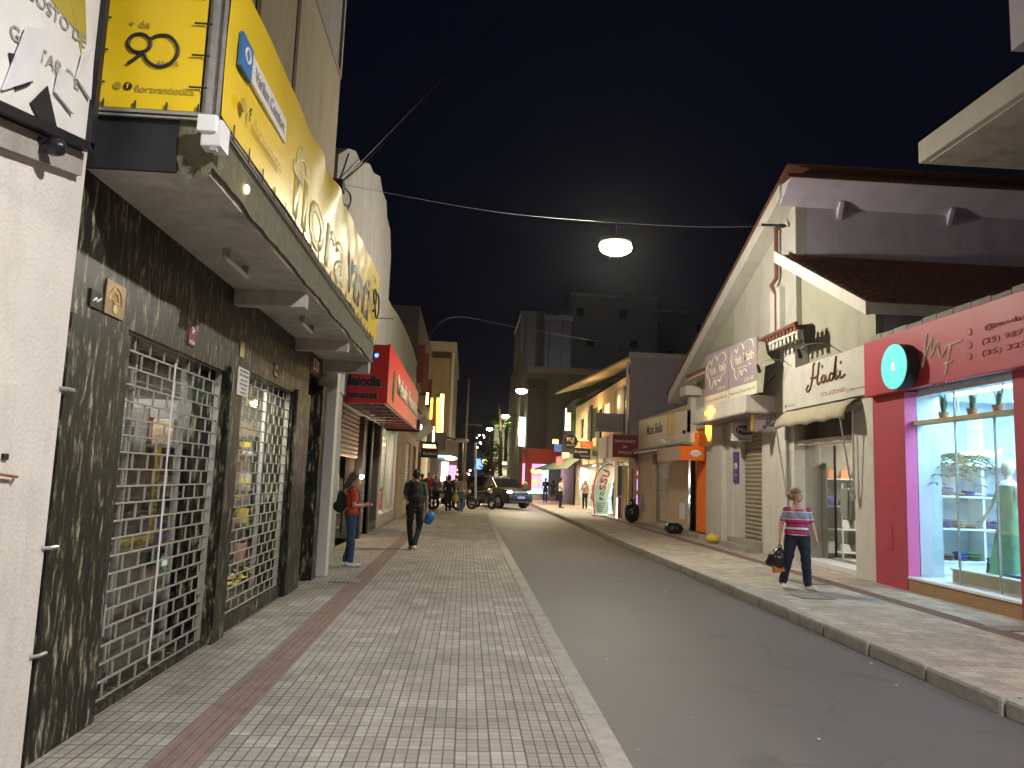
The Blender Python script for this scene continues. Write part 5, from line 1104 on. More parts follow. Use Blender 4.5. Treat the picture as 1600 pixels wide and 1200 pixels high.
t=thing('white_box_sign','long pale box sign with black lettering and an orange tab over the peach shop','sign',(7.1,29,3.1))
m=M(); m.prism([(7.2,24.6,2.98),(7.2,32.2,2.98),(7.2,32.2,4.22),(7.2,24.6,4.05)],(.14,0,0)); m.build('panel','peach_plaster' if 0 else 'pale_print',t)
mA=S(1011,665,x=7.2); mB=S(1035,660,x=7.2); text('Moni Bella',(7.2,(mA.y+mB.y)/2,3.72),NY,ZU,mA.y-mB.y,.42,'ink',t,bold=.03); mC=S(1042,660,x=7.19).y; mD=S(1053,660,x=7.19).y; bx('orange_tab','yellow_paint',t,7.185,7.2,mD,mC,3.30,4.10); text('LOJA',(7.185,(mC+mD)/2,3.7),ZU,YL,.62,.3,'pale_print',t)
bx('ledge','concrete',t,6.95,7.35,24.6,32.2,2.90,2.975); M().tube([(7.0,26.8,2.85),(7.0,32.0,2.85)],.04,8).build('tube','porcelain',t)
t=thing('wall_camera','white bullet camera under the near end of the pale box sign','camera',(6.8,26.4,3.05)); M().cap((6.75,26.2,3.02),.06,(6.78,26.6,3.12),.06).build('body','white_laminate',t,smooth=True); M().cap((7.16,25.2,3.35),.06,(7.18,25.3,3.35),.06).build('lens','dark_metal',t)
bx('arm','galv',t,6.80,7.2,26.4,26.44,3.1,3.14)

# ---------- two storey orange building
tb=thing('terrace_building','two storey orange lit building with a slanting roof jutting over the street','building',(9,40,0))
TX=7.0
bx('side_wall','mauve_dark',tb,TX,13,33.02,33.3,2.9,7.05)
bx('side_cap','concrete',tb,TX-.05,13,32.95,33.32,7.05,7.3)
m=facade(M(),TX,TX+.3,33.3,50,3.0,6.35,[(34.6,36.2,3.9,5.6),(38,40,4.2,5.6),(41.5,45,4.0,5.7),(46.5,48,4.2,5.4)]); m.build('wall','tan_plaster',tb)
bx('inner_wall','tan_plaster',tb,TX+2.5,TX+2.7,33.3,50,3,6.3); bx('floor','concrete',tb,TX+.02,13,33.3,50,2.85,3.0)
for (a_,b_,z0,z1,mm) in ((34.6,36.2,3.9,5.6,'black_sheet'),(38,40,4.2,5.6,'window_dim'),(41.5,43,4.0,5.7,'black_sheet'),(46.5,48,4.2,5.4,'black_sheet')): bx('window',mm,tb,TX+.1,TX+.14,a_,b_,z0,z1)
m=M(); m.box(TX-.1,TX,43.2,44.0,3.5,5.9); m.box(TX-.1,TX,40.2,41.2,3.4,5.4); m.build('dark_panel','cloth_black',tb)
e0=S(992,547,y=33.1); e1=S(868,614,y=50)
m=M(); m.add([(TX+1,33.1,7.2),(TX-.1,33.1,7.12),(e1.x,50,e1.z),(TX+1,50,e1.z+.7),(TX+1,33.1,7.1),(TX-.1,33.1,7.02),(e1.x,50,e1.z-.1),(TX+1,50,e1.z+.6)],[(0,1,2,3),(4,7,6,5),(0,4,5,1),(1,5,6,2),(2,6,7,3),(3,7,4,0)]); m.build('roof','tan_plaster',tb)
m=M(); 
for i in range(24): y=36+i*.55; m.box(TX-.3,TX+.3,y,y+.05,6.42,6.5)
m.build('roof_battens','cloth_black',tb)
for y in (33.6,): M().tube([(TX-.08,33.4,3.1),(TX-.08,33.4,6.9)],.05,6).build('drain_pipe','porcelain',tb)
lamp('POINT','terrace_light',(6.2,41.0,5.0),110,(1,.62,.25),.2)
lamp('POINT','terrace_light_near',(6.3,35.0,5.2),42,(1,.65,.28),.2)
t=thing('crest_poster','dark grey poster panel with a pale crest high on the orange lit building','poster',(6.9,34.9,4)); bx('panel','cloth_grey',t,6.9,6.98,33.9,36.3,3.75,5.9); M().ell((6.89,35.1,5.3),(.01,.35,.33),12,8).build('crest','pale_print',t); text('BAR DO',(6.9,35.1,4.35),NY,ZU,1.3,.28,'pale_print',t)
t=thing('purple_grey_sign','faded purple grey cola sign with cursive lettering above the dark red box sign','sign',(6.4,36,4)); bx('panel','mauve_sign',t,5.65,7.0,34.0,34.12,3.82,4.66); text('Coca-Cola',(6.35,34.0,4.3),XL,ZU,1.0,.34,'grey_ink',t,shear=.35,depth=.01); M().tube(cat([(5.75,33.99,4.02),(6.1,33.99,4.08),(6.5,33.99,3.98),(6.9,33.99,4.04)],4),.02,5).build('swash','grey_ink',t)
t=thing('red_box_sign','dark red box sign with white capitals and a striped pale side','sign',(6.8,34,3))
bx('front_panel','red_panel' if 0 else 'dark_red',t,6.25,7.36,33.0,33.05,2.68,3.66); bx('side_panel','pale_print',t,6.25,6.3,33.055,36.6,2.68,3.66)
bx('side_stripe','peach_plaster',t,6.235,6.25,34.0,34.5,2.70,3.64)
for s,z,w_ in (('LANCHONETE',3.38,.92),('DO',3.14,.18),('PAULO',2.90,.58)): text(s,(6.80,33.0,z),XL,ZU,w_,.11,'white_print',t,bold=.015,depth=.01)
t=thing('round_black_sign','round black hanging sign with white capitals over the right pavement','sign',(6,45,3.9)); M().tube([(6.0,44.9,3.87),(6.0,45.05,3.87)],.42,30).build('disc','black_sheet',t); text('RJ',(6.0,44.9,3.96),XL,ZU,.44,.34,'white_print',t,bold=.04,depth=.01); text('IMPORTS',(6.0,44.9,3.66),XL,ZU,.5,.10,'white_print',t,bold=.02,depth=.01); M().tube([(6.4,44.98,3.9),(7.0,44.98,3.9)],.03,5).build('arm','dark_metal',t)
hang_sign('black_board_sign','black rectangular sign with white lettering under the round black sign',5.79,6.79,42,2.80,3.40,'black_sheet',[('Emporio',-.08,.08,.7,.17,'white_print',.01),('Tamoios',.12,-.13,.5,.10,'white_print',0)],0,side=1)
hang_sign('orange_red_sign','small orange red sign above the black rectangular sign',6.25,6.95,42.6,3.45,3.80,'orange_paint',[('Claro',0,0,.4,.12,'white_print',0)],0,side=1)
hang_sign('green_letter_sign','pale green sign with two dark letters next to the dark red box sign',6.43,6.87,40,2.77,3.43,'lit_yellowgreen' if 0 else 'pale_print',[('lo',0,-.02,.26,.34,'green_panel',.03)],0,side=1)
for j,(px,py,w_,h_,c_) in enumerate([(872,700,.5,.5,'blue'),(884,712,.5,.45,'white'),(875,722,.45,.5,'pink'),(890,722,.5,.5,'tan'),(868,690,.4,.3,'white')]):
    p=S(px,py,y=50); t=thing('small_signboard',['blue and grey','white','pink','tan','topmost white'][j]+' little signboard in the cluster left of the round black sign','sign',p,'small signboards left of the round sign')
    bx('board','item_'+c_,t,p.x-w_/2,p.x+w_/2,50,50.08,p.z-h_/2,p.z+h_/2); bx('bracket','dark_metal',t,p.x+w_/2,7.1,50.02,50.05,p.z-.02,p.z+.02)
# ground floor of the terrace building
lit_shop('snack_bar','lit snack bar with coloured displays under the dark red box sign',7.05,33.45,36.0,.02,2.6,'tan_plaster',120,(1,.85,.7),2.4,side=1,wz=2.85,jamb=.4)
bx2=thing('mustard_door','tall mustard yellow door standing open beside the black rubbish bags','door',(7.0,33.2,0)); bx('panel','mustard',bx2,6.96,7.02,33.35,34.05,.02,2.35); bx('frame','cream_plaster',bx2,6.93,7.04,34.06,34.2,.02,2.4)
t=thing('drink_fridge','glowing pink and blue drinks fridge in the snack bar doorway','fridge',(7.3,33.3,0)); bx('body','item_red',t,7.12,7.18,33.04,33.08,.1,2.2); 
bx('body','item_white',t,7.15,7.7,33.1,33.35,.05,2.3); bx('door','lit_pink',t,7.18,7.66,33.08,33.1,.3,2.1); 
for k in range(5): bx('label_strip','lit_blue' if k%2 else 'item_purple',t,7.24,7.60,33.06,33.08,.45+k*.33,.62+k*.33)
lit_shop('fashion_shop','bright blue-white fashion shop behind the feather banner',7.05,36.7,41.5,.02,2.6,'tan_plaster',260,(.75,.9,1),2.4,side=1,wz=2.85,jamb=.3)
bx3=thing('light_wall','pale blue lit wall inside the fashion shop behind the banner','lightbox',(9.3,39,0)); bx('panel','lit_sky',bx3,9.2,9.25,37,41,.3,2.4)
lit_shop('import_shop','warm lit import shop below the round black sign',7.05,42.2,49.5,.02,2.6,'tan_plaster',200,(1,.8,.6),2.4,side=1,wz=2.85,jamb=.3)
random.seed(21)
for i,(y,c) in enumerate([(37.2,'blue'),(38.2,'red'),(39.1,'yellow'),(40.2,'white'),(43,'red'),(44.6,'blue'),(46,'white'),(47.6,'pink')]):
    t=thing('shop_dummy',f'shop dummy in {c}, {ordn[i]} along the lit right shops from the feather banner','mannequin',(7.9,y,0),'shop dummies in the right shops')
    m=M(); m.cap((7.9,y,1.35),.15,(7.9,y,.95),.13); m.cap((7.9,y,.9),.15,(7.9,y,.6),.2); m.build('clothes','item_'+c,t,smooth=True); M().ell((7.9,y,1.68),(.08,.09,.12)).build('head','skin_pale',t,smooth=True); M().tube([(7.9,y,.02),(7.9,y,.6)],.03,6).build('stand','chrome',t)
# feather banner
t=thing('feather_banner','pale green feather banner with red and grey lettering on the right pavement','banner',(6.4,36,0))
poly=[(930.5,803),(928,775),(930,755),(934,742),(940,733),(948,727),(957,726),(961,731),(959,742),(955,758),(950,778),(947,803)]
P3=[S(a,b,y=36) for a,b in poly]; m=M(); m.prism(P3,(0,.02,0)); m.build('flag','pale_print',t)
mat('flag_mint',(.42,.60,.50),.6)
cp=[S(a,b,y=35.99) for a,b in poly]; m=M(); m.prism([cp[0],cp[1],cp[2]+Vector((.0,0,-.1)),S(955,755,y=35.99),S(950,776,y=35.99),cp[-1]],(0,.008,0)); m.build('lower_field','flag_mint',t)
m=M(); m.tube(cat([S(a,b,y=35.97) for a,b in [(929,803),(927,775),(929,752),(934,739),(942,730),(951,725.5),(959,727)]],4),.028,6); m.build('pole','cloth_red',t,smooth=True)
for s,px,py,w_,h_,mm in [('U',948,740,.32,.30,'cloth_red'),('S',944,751,.32,.28,'cloth_red'),('S',942,762,.30,.26,'cloth_red'),('o',941,771,.2,.2,'grey_ink'),('l',940,779,.2,.1,'grey_ink')]:
    text(s,S(px,py,y=35.985),(ZU+XL*.25),(-XL+ZU*.25),h_,w_,mm,t,depth=.012,bold=.01)
m=M()
for k in range(5): a=S(932,786+k*3.2,y=35.98); m.box(a.x,a.x+.42-.03*k,35.975,35.985,a.z-.02,a.z+.02)
m.build('small_print','grey_ink',t)
m=M(); b=S(938,809,y=36); m.ell((b.x-.05,36,.06),(.42,.3,.07),16,8); m.tube([(b.x-.2,36,.05),(b.x-.22,36,.35)],.03,6); m.build('base','white_laminate',t,smooth=True)
t=thing('poster_stand','dark red and black upright display stand beside the feather banner','stand',(6.6,34.6,0)); a=S(970,800,y=34.4); bx('lower_panel','bordeaux',t,a.x-.14,a.x+.14,34.4,34.6,.02,.98); bx('upper_panel','black_sheet',t,a.x-.14,a.x+.14,34.4,34.6,1.0,2.35); bx('edge_light','lit_white',t,a.x-.19,a.x-.15,34.42,34.5,.02,.9)
# rubbish bags
def bag(name,label,c,r,m_,seed,knot=True):
    random.seed(seed); t=thing(name,label,'bag',(c[0],c[1],0)); mb=M(); mb.ell((c[0],c[1],c[2]+r[2]),r,26,18); vs=[]
    for v in mb.v:
        d=Vector(v)-Vector((c[0],c[1],c[2]+r[2])); k=1+.07*math.sin(d.x*23/r[0]*.3+seed)+.07*math.sin(d.z*9/r[2]+d.y*7/r[1]+seed*2)+.05*math.sin(11*math.atan2(d.y,d.x)+seed)
        q=Vector((c[0],c[1],c[2]+r[2]))+d*k
        if q.z<c[2]+.02: q.z=c[2]+.005
        vs.append(tuple(q))
    mb.v=vs; mb.build('sack',m_,t,smooth=True)
    if knot:
        k=M(); z=c[2]+r[2]*2; 
        for a in (0,2.1,4.2): k.cap((c[0],c[1],z-.06),.03,(c[0]+.09*math.cos(a),c[1]+.09*math.sin(a),z+.07),.045)
        k.build('knot',m_,t,smooth=True)
bag('rubbish_bag','tall full black rubbish bag standing at the corner below the dark red box sign',(6.78,31.3,0),(.28,.28,.42),'black_plastic',2)
bag('rubbish_bag','low black rubbish bag lying on the pavement before the peach wall',(6.88,25.3,0),(.32,.30,.17),'black_plastic',5,False)
bag('yellow_bag','crumpled yellow bag on the pavement beside the pale pillar',(6.98,21.6,0),(.17,.20,.13),'yellow_bag',8,False)

random.seed(77)
for i,(x,y) in enumerate([(-1.1,6.3),(.2,8.9),(1.35,7.2),(1.2,10.4),(3.9,6.9),(4.15,7.8),(4.2,9.3),(5.6,8.4),(2.4,5.2),(-.6,13.5),(3.2,12.2),(5.2,15.5)]):
    z=0.003 if x<.86 or x>4.5 else -.012-.036*max(0,x-1.6)-.01*max(0,x-2.6); w=random.uniform(.008,.018); a=random.random()*3
    o=M().prism([(x+w*math.cos(a+q*1.6)*random.uniform(.6,1.2),y+w*math.sin(a+q*1.6)*random.uniform(.6,1.2),z+.004) for q in range(4)],(0,0,.004)).build('litter_scrap','white_print' if i%3 else 'item_brown',None)
    tag(o,'one of the tiny paper scraps littering the road and pavements','litter','scraps of litter')

# ---------- far right
a=S(826,582,y=62); b=S(870,590,y=62)
t=thing('green_grey_block','green grey windowless block with a tall lit panel past the terrace building','building',(9,72,0)); bx('wall','green_plaster',t,a.x,16,62,84,0,a.z); bx('front_strip','dark_plaster',t,a.x,S(856,600,y=61.9).x,61.85,62,3.9,a.z-.6); bx('parapet','concrete',t,a.x-.1,16,61.8,84,a.z,a.z+.5)
c=S(818,560,y=70); bx('corner_strip','concrete',t,a.x-.35,a.x,66,84,0,c.z)
t=thing('tall_light_sign','tall white glowing panel on the corner of the green grey block','sign',(5,66,5)); p0=S(812,652,y=64); p1=S(823,697,y=64); bx('face','lit_panel',t,p0.x,p1.x,63.9,64,p1.z,p0.z); bx('box','dark_metal',t,p0.x,p1.x,64,64.3,p1.z,p0.z)
t=thing('yellow_light_sign','narrow yellow-green glowing panel behind the cluster of signboards','sign',(7,52,5)); p0=S(885,645,y=52); p1=S(891,673,y=52); bx('face','lit_yellowgreen',t,p0.x,p1.x,51.9,52,p1.z,p0.z); bx('box','dark_metal',t,p0.x,7.3,52,52.2,p1.z,p0.z); bx('bright_edge','lit_white',t,p0.x-.06,p0.x,51.9,52,p1.z,p0.z+.3)
lamp('POINT','yellow_panel_light',(6.6,51.5,5.2),60,(.8,1,.3),.3)
t=thing('link_building','pale green lit building between the terrace building and the green grey block','building',(9,56,0)); bx('wall','green_plaster',t,7.3,14,52.5,60,0,7.2); bx('awning_wall','cream_plaster',t,6.9,7.3,52.5,60,2.9,3.4)
t=thing('red_shop','red fronted shop with pink lit windows at the far right corner','shop',(5.6,60,0))
p0=S(812,702,y=60.5); p1=S(878,702,y=60.5); bx('fascia','red_panel',t,4.55,p1.x,60.3,60.5,2.9,4.0); bx('side_fascia','red_panel',t,4.3,4.55,60.4,60.6,1.0,4.0); bx('pillar','red_panel',t,4.75,5.05,60.35,60.6,0,2.9)
bx('plinth','porcelain',t,4.6,7,60.3,60.6,0,.5); bx('window','lit_pink',t,5.1,5.9,60.4,60.5,.9,2.8); bx('window','lit_sky',t,5.9,6.4,60.4,60.5,.5,2.8); bx('lower_window','lit_sky',t,5.1,5.9,60.38,60.5,.5,.88); bx('side_window','lit_pink',t,4.35,4.53,60.36,60.4,1.2,2.8)
bx('poster','lit_red',t,5.15,5.8,60.36,60.4,1.9,2.5); bx('poster','amber',t,5.2,5.5,60.36,60.4,1.1,1.6); M().ell((4.62,60.25,3.5),(.16,.05,.4),10,8).build('emblem','rust',t)
lamp('AREA','red_shop_light',(5.7,59.9,1.8),70,(1,.55,.75),1.6,(-90,0,0),1.6)
t=thing('green_awning','dark green canvas awning with a glowing yellow lamp at its tip','awning',(6.5,52,2.6))
q0=S(832,738,y=57); q1=S(905,735,y=47); m=M(); m.add([(q0.x,57,2.35),(7.2,57,3.2),(7.2,47,3.2),(6.1,47,2.35),(q0.x,57,2.29),(7.2,57,3.14),(7.2,47,3.14),(6.1,47,2.29)],[(0,1,2,3),(4,7,6,5),(0,4,5,1),(1,5,6,2),(2,6,7,3),(3,7,4,0)]); m.build('canvas','green_canvas',t)
t2=thing('awning_lamp','oval yellow-green lamp glowing at the tip of the green awning','lamp',(q0.x,57,2.5)); M().ell(S(838,736,y=56.8),(.42,.2,.22),12,8).build('bulb','lit_yellowgreen',t2,smooth=True); M().tube([S(838,736,y=56.8),(7.2,56.9,2.6)],.03,5).build('arm','dark_metal',t2)
for i,(x0,x1,y0,h0,lb) in enumerate([(815,852,95,492,'dark slim tower with vertical ribs, leftmost on the skyline'),(852,893,93,498,'dark tower with a ribbed face next to the leftmost one'),(893,1028,110,462,'widest dark tower block straight under the street lamp'),(1020,1120,120,487,'dark low tower block touching the gable roof')]):
    a=S(x0,h0,y=y0); b=S(x1,h0,y=y0); t=thing('tower_block',lb,'building',((a.x+b.x)/2,y0+6,0),'dark tower blocks on the skyline')
    mm=mat('tower%d'%i,[(.34,.34,.38),(.30,.30,.34),(.26,.26,.29),(.24,.24,.27)][i],.9,var=.15,em=(.16,.17,.22),es=0)
    bx('wall','tower%d'%i,t,a.x,b.x,y0,y0+14,0,a.z)
    w=b.x-a.x
    for k in range(int(w/1.6)):
        if i<2: bx('rib','concrete' if 0 else 'tower0',t,a.x+.6+k*1.6,a.x+.85+k*1.6,y0-.25,y0,4,a.z-.6)
        else:
            for l in range(2): 
                if (k*3+l)%4==0: bx('window','black_sheet',t,a.x+.8+k*1.6,a.x+1.9+k*1.6,y0-.05,y0,a.z-3-l*4.5,a.z-1.8-l*4.5)
    bx('parapet','tower0',t,a.x-.15,b.x+.15,y0-.2,y0+14,a.z,a.z+.5)
t=thing('roof_mast','thin antenna mast on the roofs below the street lamp','antenna',S(963,560,y=80)); a=S(963,560,y=80); M().tube([a,a+ZU*2.0],.04,5).build('mast','galv',t); M().tube([a+ZU*1.6-XL*.4,a+ZU*1.6+XL*.5],.03,5).build('crossbar','galv',t)
t=thing('pale_low_building','small pale building lit beyond the tree at the street end','building',(4,110,0)); a=S(790,690,y=110); bx('wall','cream_plaster',t,S(772,690,y=110).x,S(806,690,y=110).x,110,118,0,S(790,722,y=110).z); bx('roof','cream_plaster',t,S(768,720,y=109).x,S(800,720,y=109).x,108,119,S(790,726,y=109).z,S(790,722,y=109).z)
bx('upper_wall','cream_plaster',t,S(772,690,y=114).x,S(788,690,y=114).x,114,120,2,S(780,664,y=114).z)
lamp('POINT','pale_building_light',(S(780,715,y=106).x,105,4.6),900,(.95,1,.55),.5)
t=thing('blue_light','vertical blue glowing sign far down the street','sign',S(747,727,y=150)); a=S(747,717,y=150); b=S(747,733,y=150); M().tube([b,a],[.8,.4],8).build('tube','lit_blue',t); M().tube([(b.x,150,0),b],.1,5).build('pole','dark_metal',t)
t=thing('yellow_light','small yellow glowing sign right of the far blue one','sign',S(757,722,y=150)); a=S(757,718,y=150); b=S(757,730,y=150); M().tube([b,a],[.6,.5],8).build('tube','lit_yellowgreen',t); M().tube([(b.x,150,0),b],.1,5).build('pole','dark_metal',t)
random.seed(31)
for i in range(16):
    px=random.uniform(700,800); py=random.uniform(733,744); yy=random.uniform(100,190); p=S(px,py,y=yy); t=thing('distant_light','one of the tiny bright lights low at the far end of the street','lamp',p,'tiny lights at the street end')
    M().ell(p,.13,6,5).build('bulb',random.choice(['lit_white','lit_warm','lit_red','lit_warm','city_light']),t); M().tube([(p.x,p.y,0),(p.x,p.y,p.z-.2)],.05,4).build('pole','dark_metal',t)

# ================================================================== STREET FURNITURE, WIRES, LAMPS
def street_head(name,label,p,es,big=1,grp='street lamps'):
    t=thing(name,label,'street lamp',p,grp); 
    m=M(); m.ell(p+ZU*.06*big,(.27*big,.15*big,.07*big),16,8); m.build('housing','galv',t,smooth=True)
    m=M(); m.ell(p-ZU*.03*big,(.27*big,.19*big,.14*big),16,10); m.build('lens',es,t,smooth=True)
    return t
t=street_head('hanging_street_lamp','brightest street lamp, hanging from a cable across the street',LA+ZU*.1,'lamp_glow',1.35)
M().tube([LA+ZU*.2,LA+ZU*.62],.02,6).build('hanger','dark_metal',t)
hp=LA+ZU*.62
wl_=S(535,288,x=WX); wr=S(1228,353,x=7.4)
t=thing('support_cable','cable stretched across the street carrying the brightest lamp','cable',wl_)
m=M(); m.tube(cat([wl_,wl_.lerp(hp,.5)-ZU*.12,hp],8)+cat([hp,hp.lerp(wr,.5)-ZU*.06,wr],8)[1:],.005,5); m.build('wire','galv',t); m=M(); m.tube([wr-XL*.6,wr],.03,6); m.ell(wr-XL*.1,(.12,.06,.05),8,6); m.build('hook','dark_metal',t)
a=S(533,285,x=WX); b=S(790,20,y=16); tag(M().tube([a,b],.010,5).build('overhead_wire','dark_metal',None),'thin overhead wire climbing from the grey building into the sky','cable')
a=S(588,470,x=-2.2); b=S(1000,545,y=40); tag(M().tube(cat([a+YL*12,S(700,497,y=38),S(815,513,y=40),b],6),.011,5).build('overhead_wire','galv',None),'thin faint wire crossing the street below the brightest lamp','cable')
for (px,py,z,lab) in ((815,610,7,'middle street lamp against the green grey block'),(790,650,7,'smaller street lamp left of the green grey block, second farthest'),(765,670,7,'farthest street lamp over the end of the street')):
    p=S(px,py,z=7); t=street_head('street_lamp',lab,p,'lamp_far',1.3); m=M(); m.tube([p+XL*.3+ZU*.1,p+XL*1.6+ZU*.05],.04,6); m.build('arm','dark_metal',t)
t=thing('lamp_post','tall thin grey pole with a short unlit arm at the left street corner','pole',(-.15,40,0))
a=S(722,795,y=40); b=S(733,592,y=40); M().tube([(a.x,40,0),b],[.085,.045],10).build('pole','concrete',t,smooth=True); c=S(727,663,y=40); d=S(748,664,y=40); M().tube([c,d],.025,6).build('arm','concrete',t); bx('unlit_head','cloth_grey',t,d.x-.1,d.x+.18,39.9,40.1,d.z-.07,d.z+.05)
c2=S(719,688,y=40); M().ell((c2.x+.1,40,c2.z),(.35,.18,.13),10,8).build('loudspeaker','galv',t)
t=thing('dark_pole','dark thicker pole beside the tall thin one at the left street corner','pole',(-.35,41,0)); a=S(721,690,y=41); M().tube([(-.3,41,0),a],.12,10).build('pole','black_sheet',t,smooth=True); M().tube([a,a-XL*.8+ZU*.2],.05,6).build('arm','dark_metal',t)
t=thing('white_post','slim white post at the pavement corner before the dark car','post',(.5,39.6,0)); wb=S(743,794,y=39.6); wb.z=0; M().tube([wb,S(743,692,y=39.6)],.06,10).build('post','porcelain',t,smooth=True); M().tube([wb,wb+ZU*.03],.14,12).build('foot','galv',t)
# tree
def tree(label,base,h,lean,seed,lm,spread,n):
    random.seed(seed); t=thing('street_tree',label,'tree',base,'street trees'); top=Vector(base)+lean+ZU*h; b=Vector(base)
    tr=M(); tr.tube(cat([b,b+lean*.5+ZU*h*.3,b+lean*.5+ZU*h*.6,top],4),[.22]*4+[.18]*4+[.12]*4+[.05],8)
    tips=[]
    for i in range(7):
        f=random.uniform(.35,.95); s=b+lean*f+ZU*h*f; e=s+Vector((random.uniform(-1,1)*spread,random.uniform(-1,1)*spread,random.uniform(.3,1)*spread)); tr.tube(cat([s,s.lerp(e,.5)+ZU*.2,e],3),[.08]*3+[.05]*3+[.02],6); tips.append(e)
    tr.build('trunk','bark',t,smooth=True); cr=M()
    for e in tips:
        for k in range(n):
            c=e+Vector([random.gauss(0,.42*spread*.8) for _ in range(3)]); r=random.uniform(.06,.16); u=Vector([random.gauss(0,1) for _ in range(3)]).normalized(); v=u.orthogonal().normalized()
            cr.add([c-u*r*1.6,c+v*r*.5,c+u*r*1.6,c-v*r*.5],[(0,1,2,3)])
    cr.build('crown',lm,t)
p=S(777,748,y=72); tree('leafy street tree with a leaning trunk near the pale low building',(p.x,72,-.1),4.6,Vector((-.9,0,0)),4,'leaf_light',.8,120)
p=S(786,748,y=68); tree('bare looking darker tree rising right of the leafy one',(p.x,68,-.1),8.2,Vector((-.6,0,0)),9,'leaf',.9,22)

# ================================================================== VEHICLES
def car(label,pos,hd,L_=4.4,W_=1.84,H_=1.72,paint='car_paint',lights=True,grp=None,suv=True,parts=True,glow=False):
    t=thing('parked_car' if not lights else 'car',label,'car',pos,grp)
    Rz=Matrix.Rotation(hd,3,'Z'); O=Vector(pos)
    def T(m):
        m.v=[tuple(O+Rz@Vector(v)) for v in m.v]; return m
    # local: nose toward -y ; length along y ; y from -L/2 (nose) to L/2
    k=H_/1.72; f=L_/4.4
    def wdt(z): return W_/2*(1-.02*max(0,(.55-z))-.20*max(0,z-1.02)**1.0/.7)
    low=[(-2.18,.42),(-2.2,.62),(-2.17,.86),(-2.08,.98),(-1.55,1.06),(-1.15,1.12),(-.4,1.10),(1.2,1.10),(2.05,1.12),(2.17,1.0),(2.2,.6),(2.15,.38)]
    wy=(-1.36,1.32); wr_=.40
    bot=[(1.32+wr_*math.cos(a),.34+wr_*math.sin(a)) for a in [i*math.pi/8 for i in range(0,9)]]+[(.8,.24),(-.85,.24)]+[(-1.36+wr_*math.cos(a),.34+wr_*math.sin(a)) for a in [i*math.pi/8 for i in range(0,9)]]
    outl=low+[(1.9,.30)]+bot+[(-1.95,.30)]
    m=M(); n=len(outl); vs=[]
    for sx,fac in ((-1,1),(-.97,1),( .97,1),(1,1)):
        for (y,z) in outl:
            w=wdt(z); taper=1-.13*max(0,(abs(y)-1.5)/.7)**2; ww=w*taper*(.0+1) - (.03 if abs(sx)<1 else 0)*0
            vs.append((math.copysign(ww,sx)*(1 if abs(sx)==1 else .97),y*f,z*k+(0.012 if abs(sx)<1 and z>.9 else 0)))
    fs=[tuple(range(n)),tuple(range(3*n,4*n))[::-1]]
    for r in range(3):
        for i in range(n): j=(i+1)%n; fs.append((r*n+i,r*n+j,(r+1)*n+j,(r+1)*n+i))
    m.add(vs,fs); body=T(m).build('body',paint,t,bevel=.02,smooth=False)
    body.data.polygons.foreach_set('use_smooth',[True]*len(body.data.polygons))
    gh_=[(-1.18,1.10),(-.52,1.60),(-.30,1.665),(.3,1.70),(1.3,1.68),(1.75,1.60),(2.0,1.12)]
    m=M(); n=len(gh_); vs=[]
    for sx in (-1,1):
        for (y,z) in gh_: vs.append((sx*wdt(z)*.965,y*f,z*k))
    m.add(vs,[tuple(range(n)),tuple(range(n,2*n))[::-1]]+[(i,(i+1)%n,n+(i+1)%n,n+i) for i in range(n)]); T(m).build('window_glass','car_glass',t,bevel=.02)
    m=M(); rf_=[(-.52,1.61),(-.30,1.68),(.3,1.715),(1.3,1.695),(1.75,1.61)]; n=len(rf_); vs=[]
    for sx in (-1,1):
        for (y,z) in rf_: vs.append((sx*wdt(z)*.99,y*f,z*k))
    for sx in (-1,1):
        for (y,z) in rf_: vs.append((sx*wdt(z)*.99,y*f,(z-.05)*k))
    m.add(vs,[(i,i+1,n+i+1,n+i) for i in range(n-1)]+[(2*n+i,3*n+i,3*n+i+1,2*n+i+1) for i in range(n-1)]+[(i,2*n+i,2*n+i+1,i+1) for i in range(n-1)]+[(n+i,n+i+1,3*n+i+1,3*n+i) for i in range(n-1)]+[(0,n,3*n,2*n),(n-1,3*n-1,4*n-1,2*n-1)])
    T(m).build('roof',paint,t)
    if parts:
        m=M()
        for sx in (-1,1):
            for (ya,za,yb,zb) in ((-1.16,1.11,-.5,1.62),(.25,1.1,.3,1.68),(1.15,1.1,1.35,1.66),(1.78,1.6,2.02,1.12)): m.tube([(sx*wdt(za)*.985,ya*f,za*k),(sx*wdt(zb)*.985,yb*f,zb*k)],.035,6)
        T(m).build('window_pillar',paint,t)
        for sx in (-1,1):
            m=M(); m.tube([(sx*.66,-.25,1.70*k),(sx*.66,-.1,1.76*k),(sx*.66,1.3,1.75*k),(sx*.66,1.45,1.69*k)],.022,6); T(m).build('roof_rail','chrome',t)
            m=M(); m.ell((sx*(wdt(1.1)+.10),-.82,1.15*k),(.11,.06,.085),10,8); T(m).build('mirror',paint,t,smooth=True)
            m=M(); m.ell((sx*.68,-2.10*f,.90*k),(.20,.10,.075),12,8); T(m).build('headlight','head_lamp' if lights else 'galv',t,smooth=True)
            m=M(); m.ell((sx*.70,2.14*f,.95*k),(.14,.08,.12),10,8); T(m).build('tail_light','item_red',t,smooth=True)
        m=M()
        for i in range(7): x=-.39+i*.13; m.box(x-.045,x+.045,-2.215*f,-2.19*f,.86*k,.96*k)
        T(m).build('grille','rim',t)
        m=M(); m.box(-.25,.25,-2.235*f,-2.21*f,.56*k,.68*k); T(m).build('number_plate','plate_blue_glow',t)
        m=M(); m.box(-.78,.78,-2.23*f,-2.19*f,.36*k,.42*k); T(m).build('bumper_trim','cloth_grey',t)
        m=M()
        for sx in (-1,1): m.box(sx*.93-.01,sx*.93+.01,-.9,.95,.33*k,.37*k)
        T(m).build('sill_trim','galv',t)
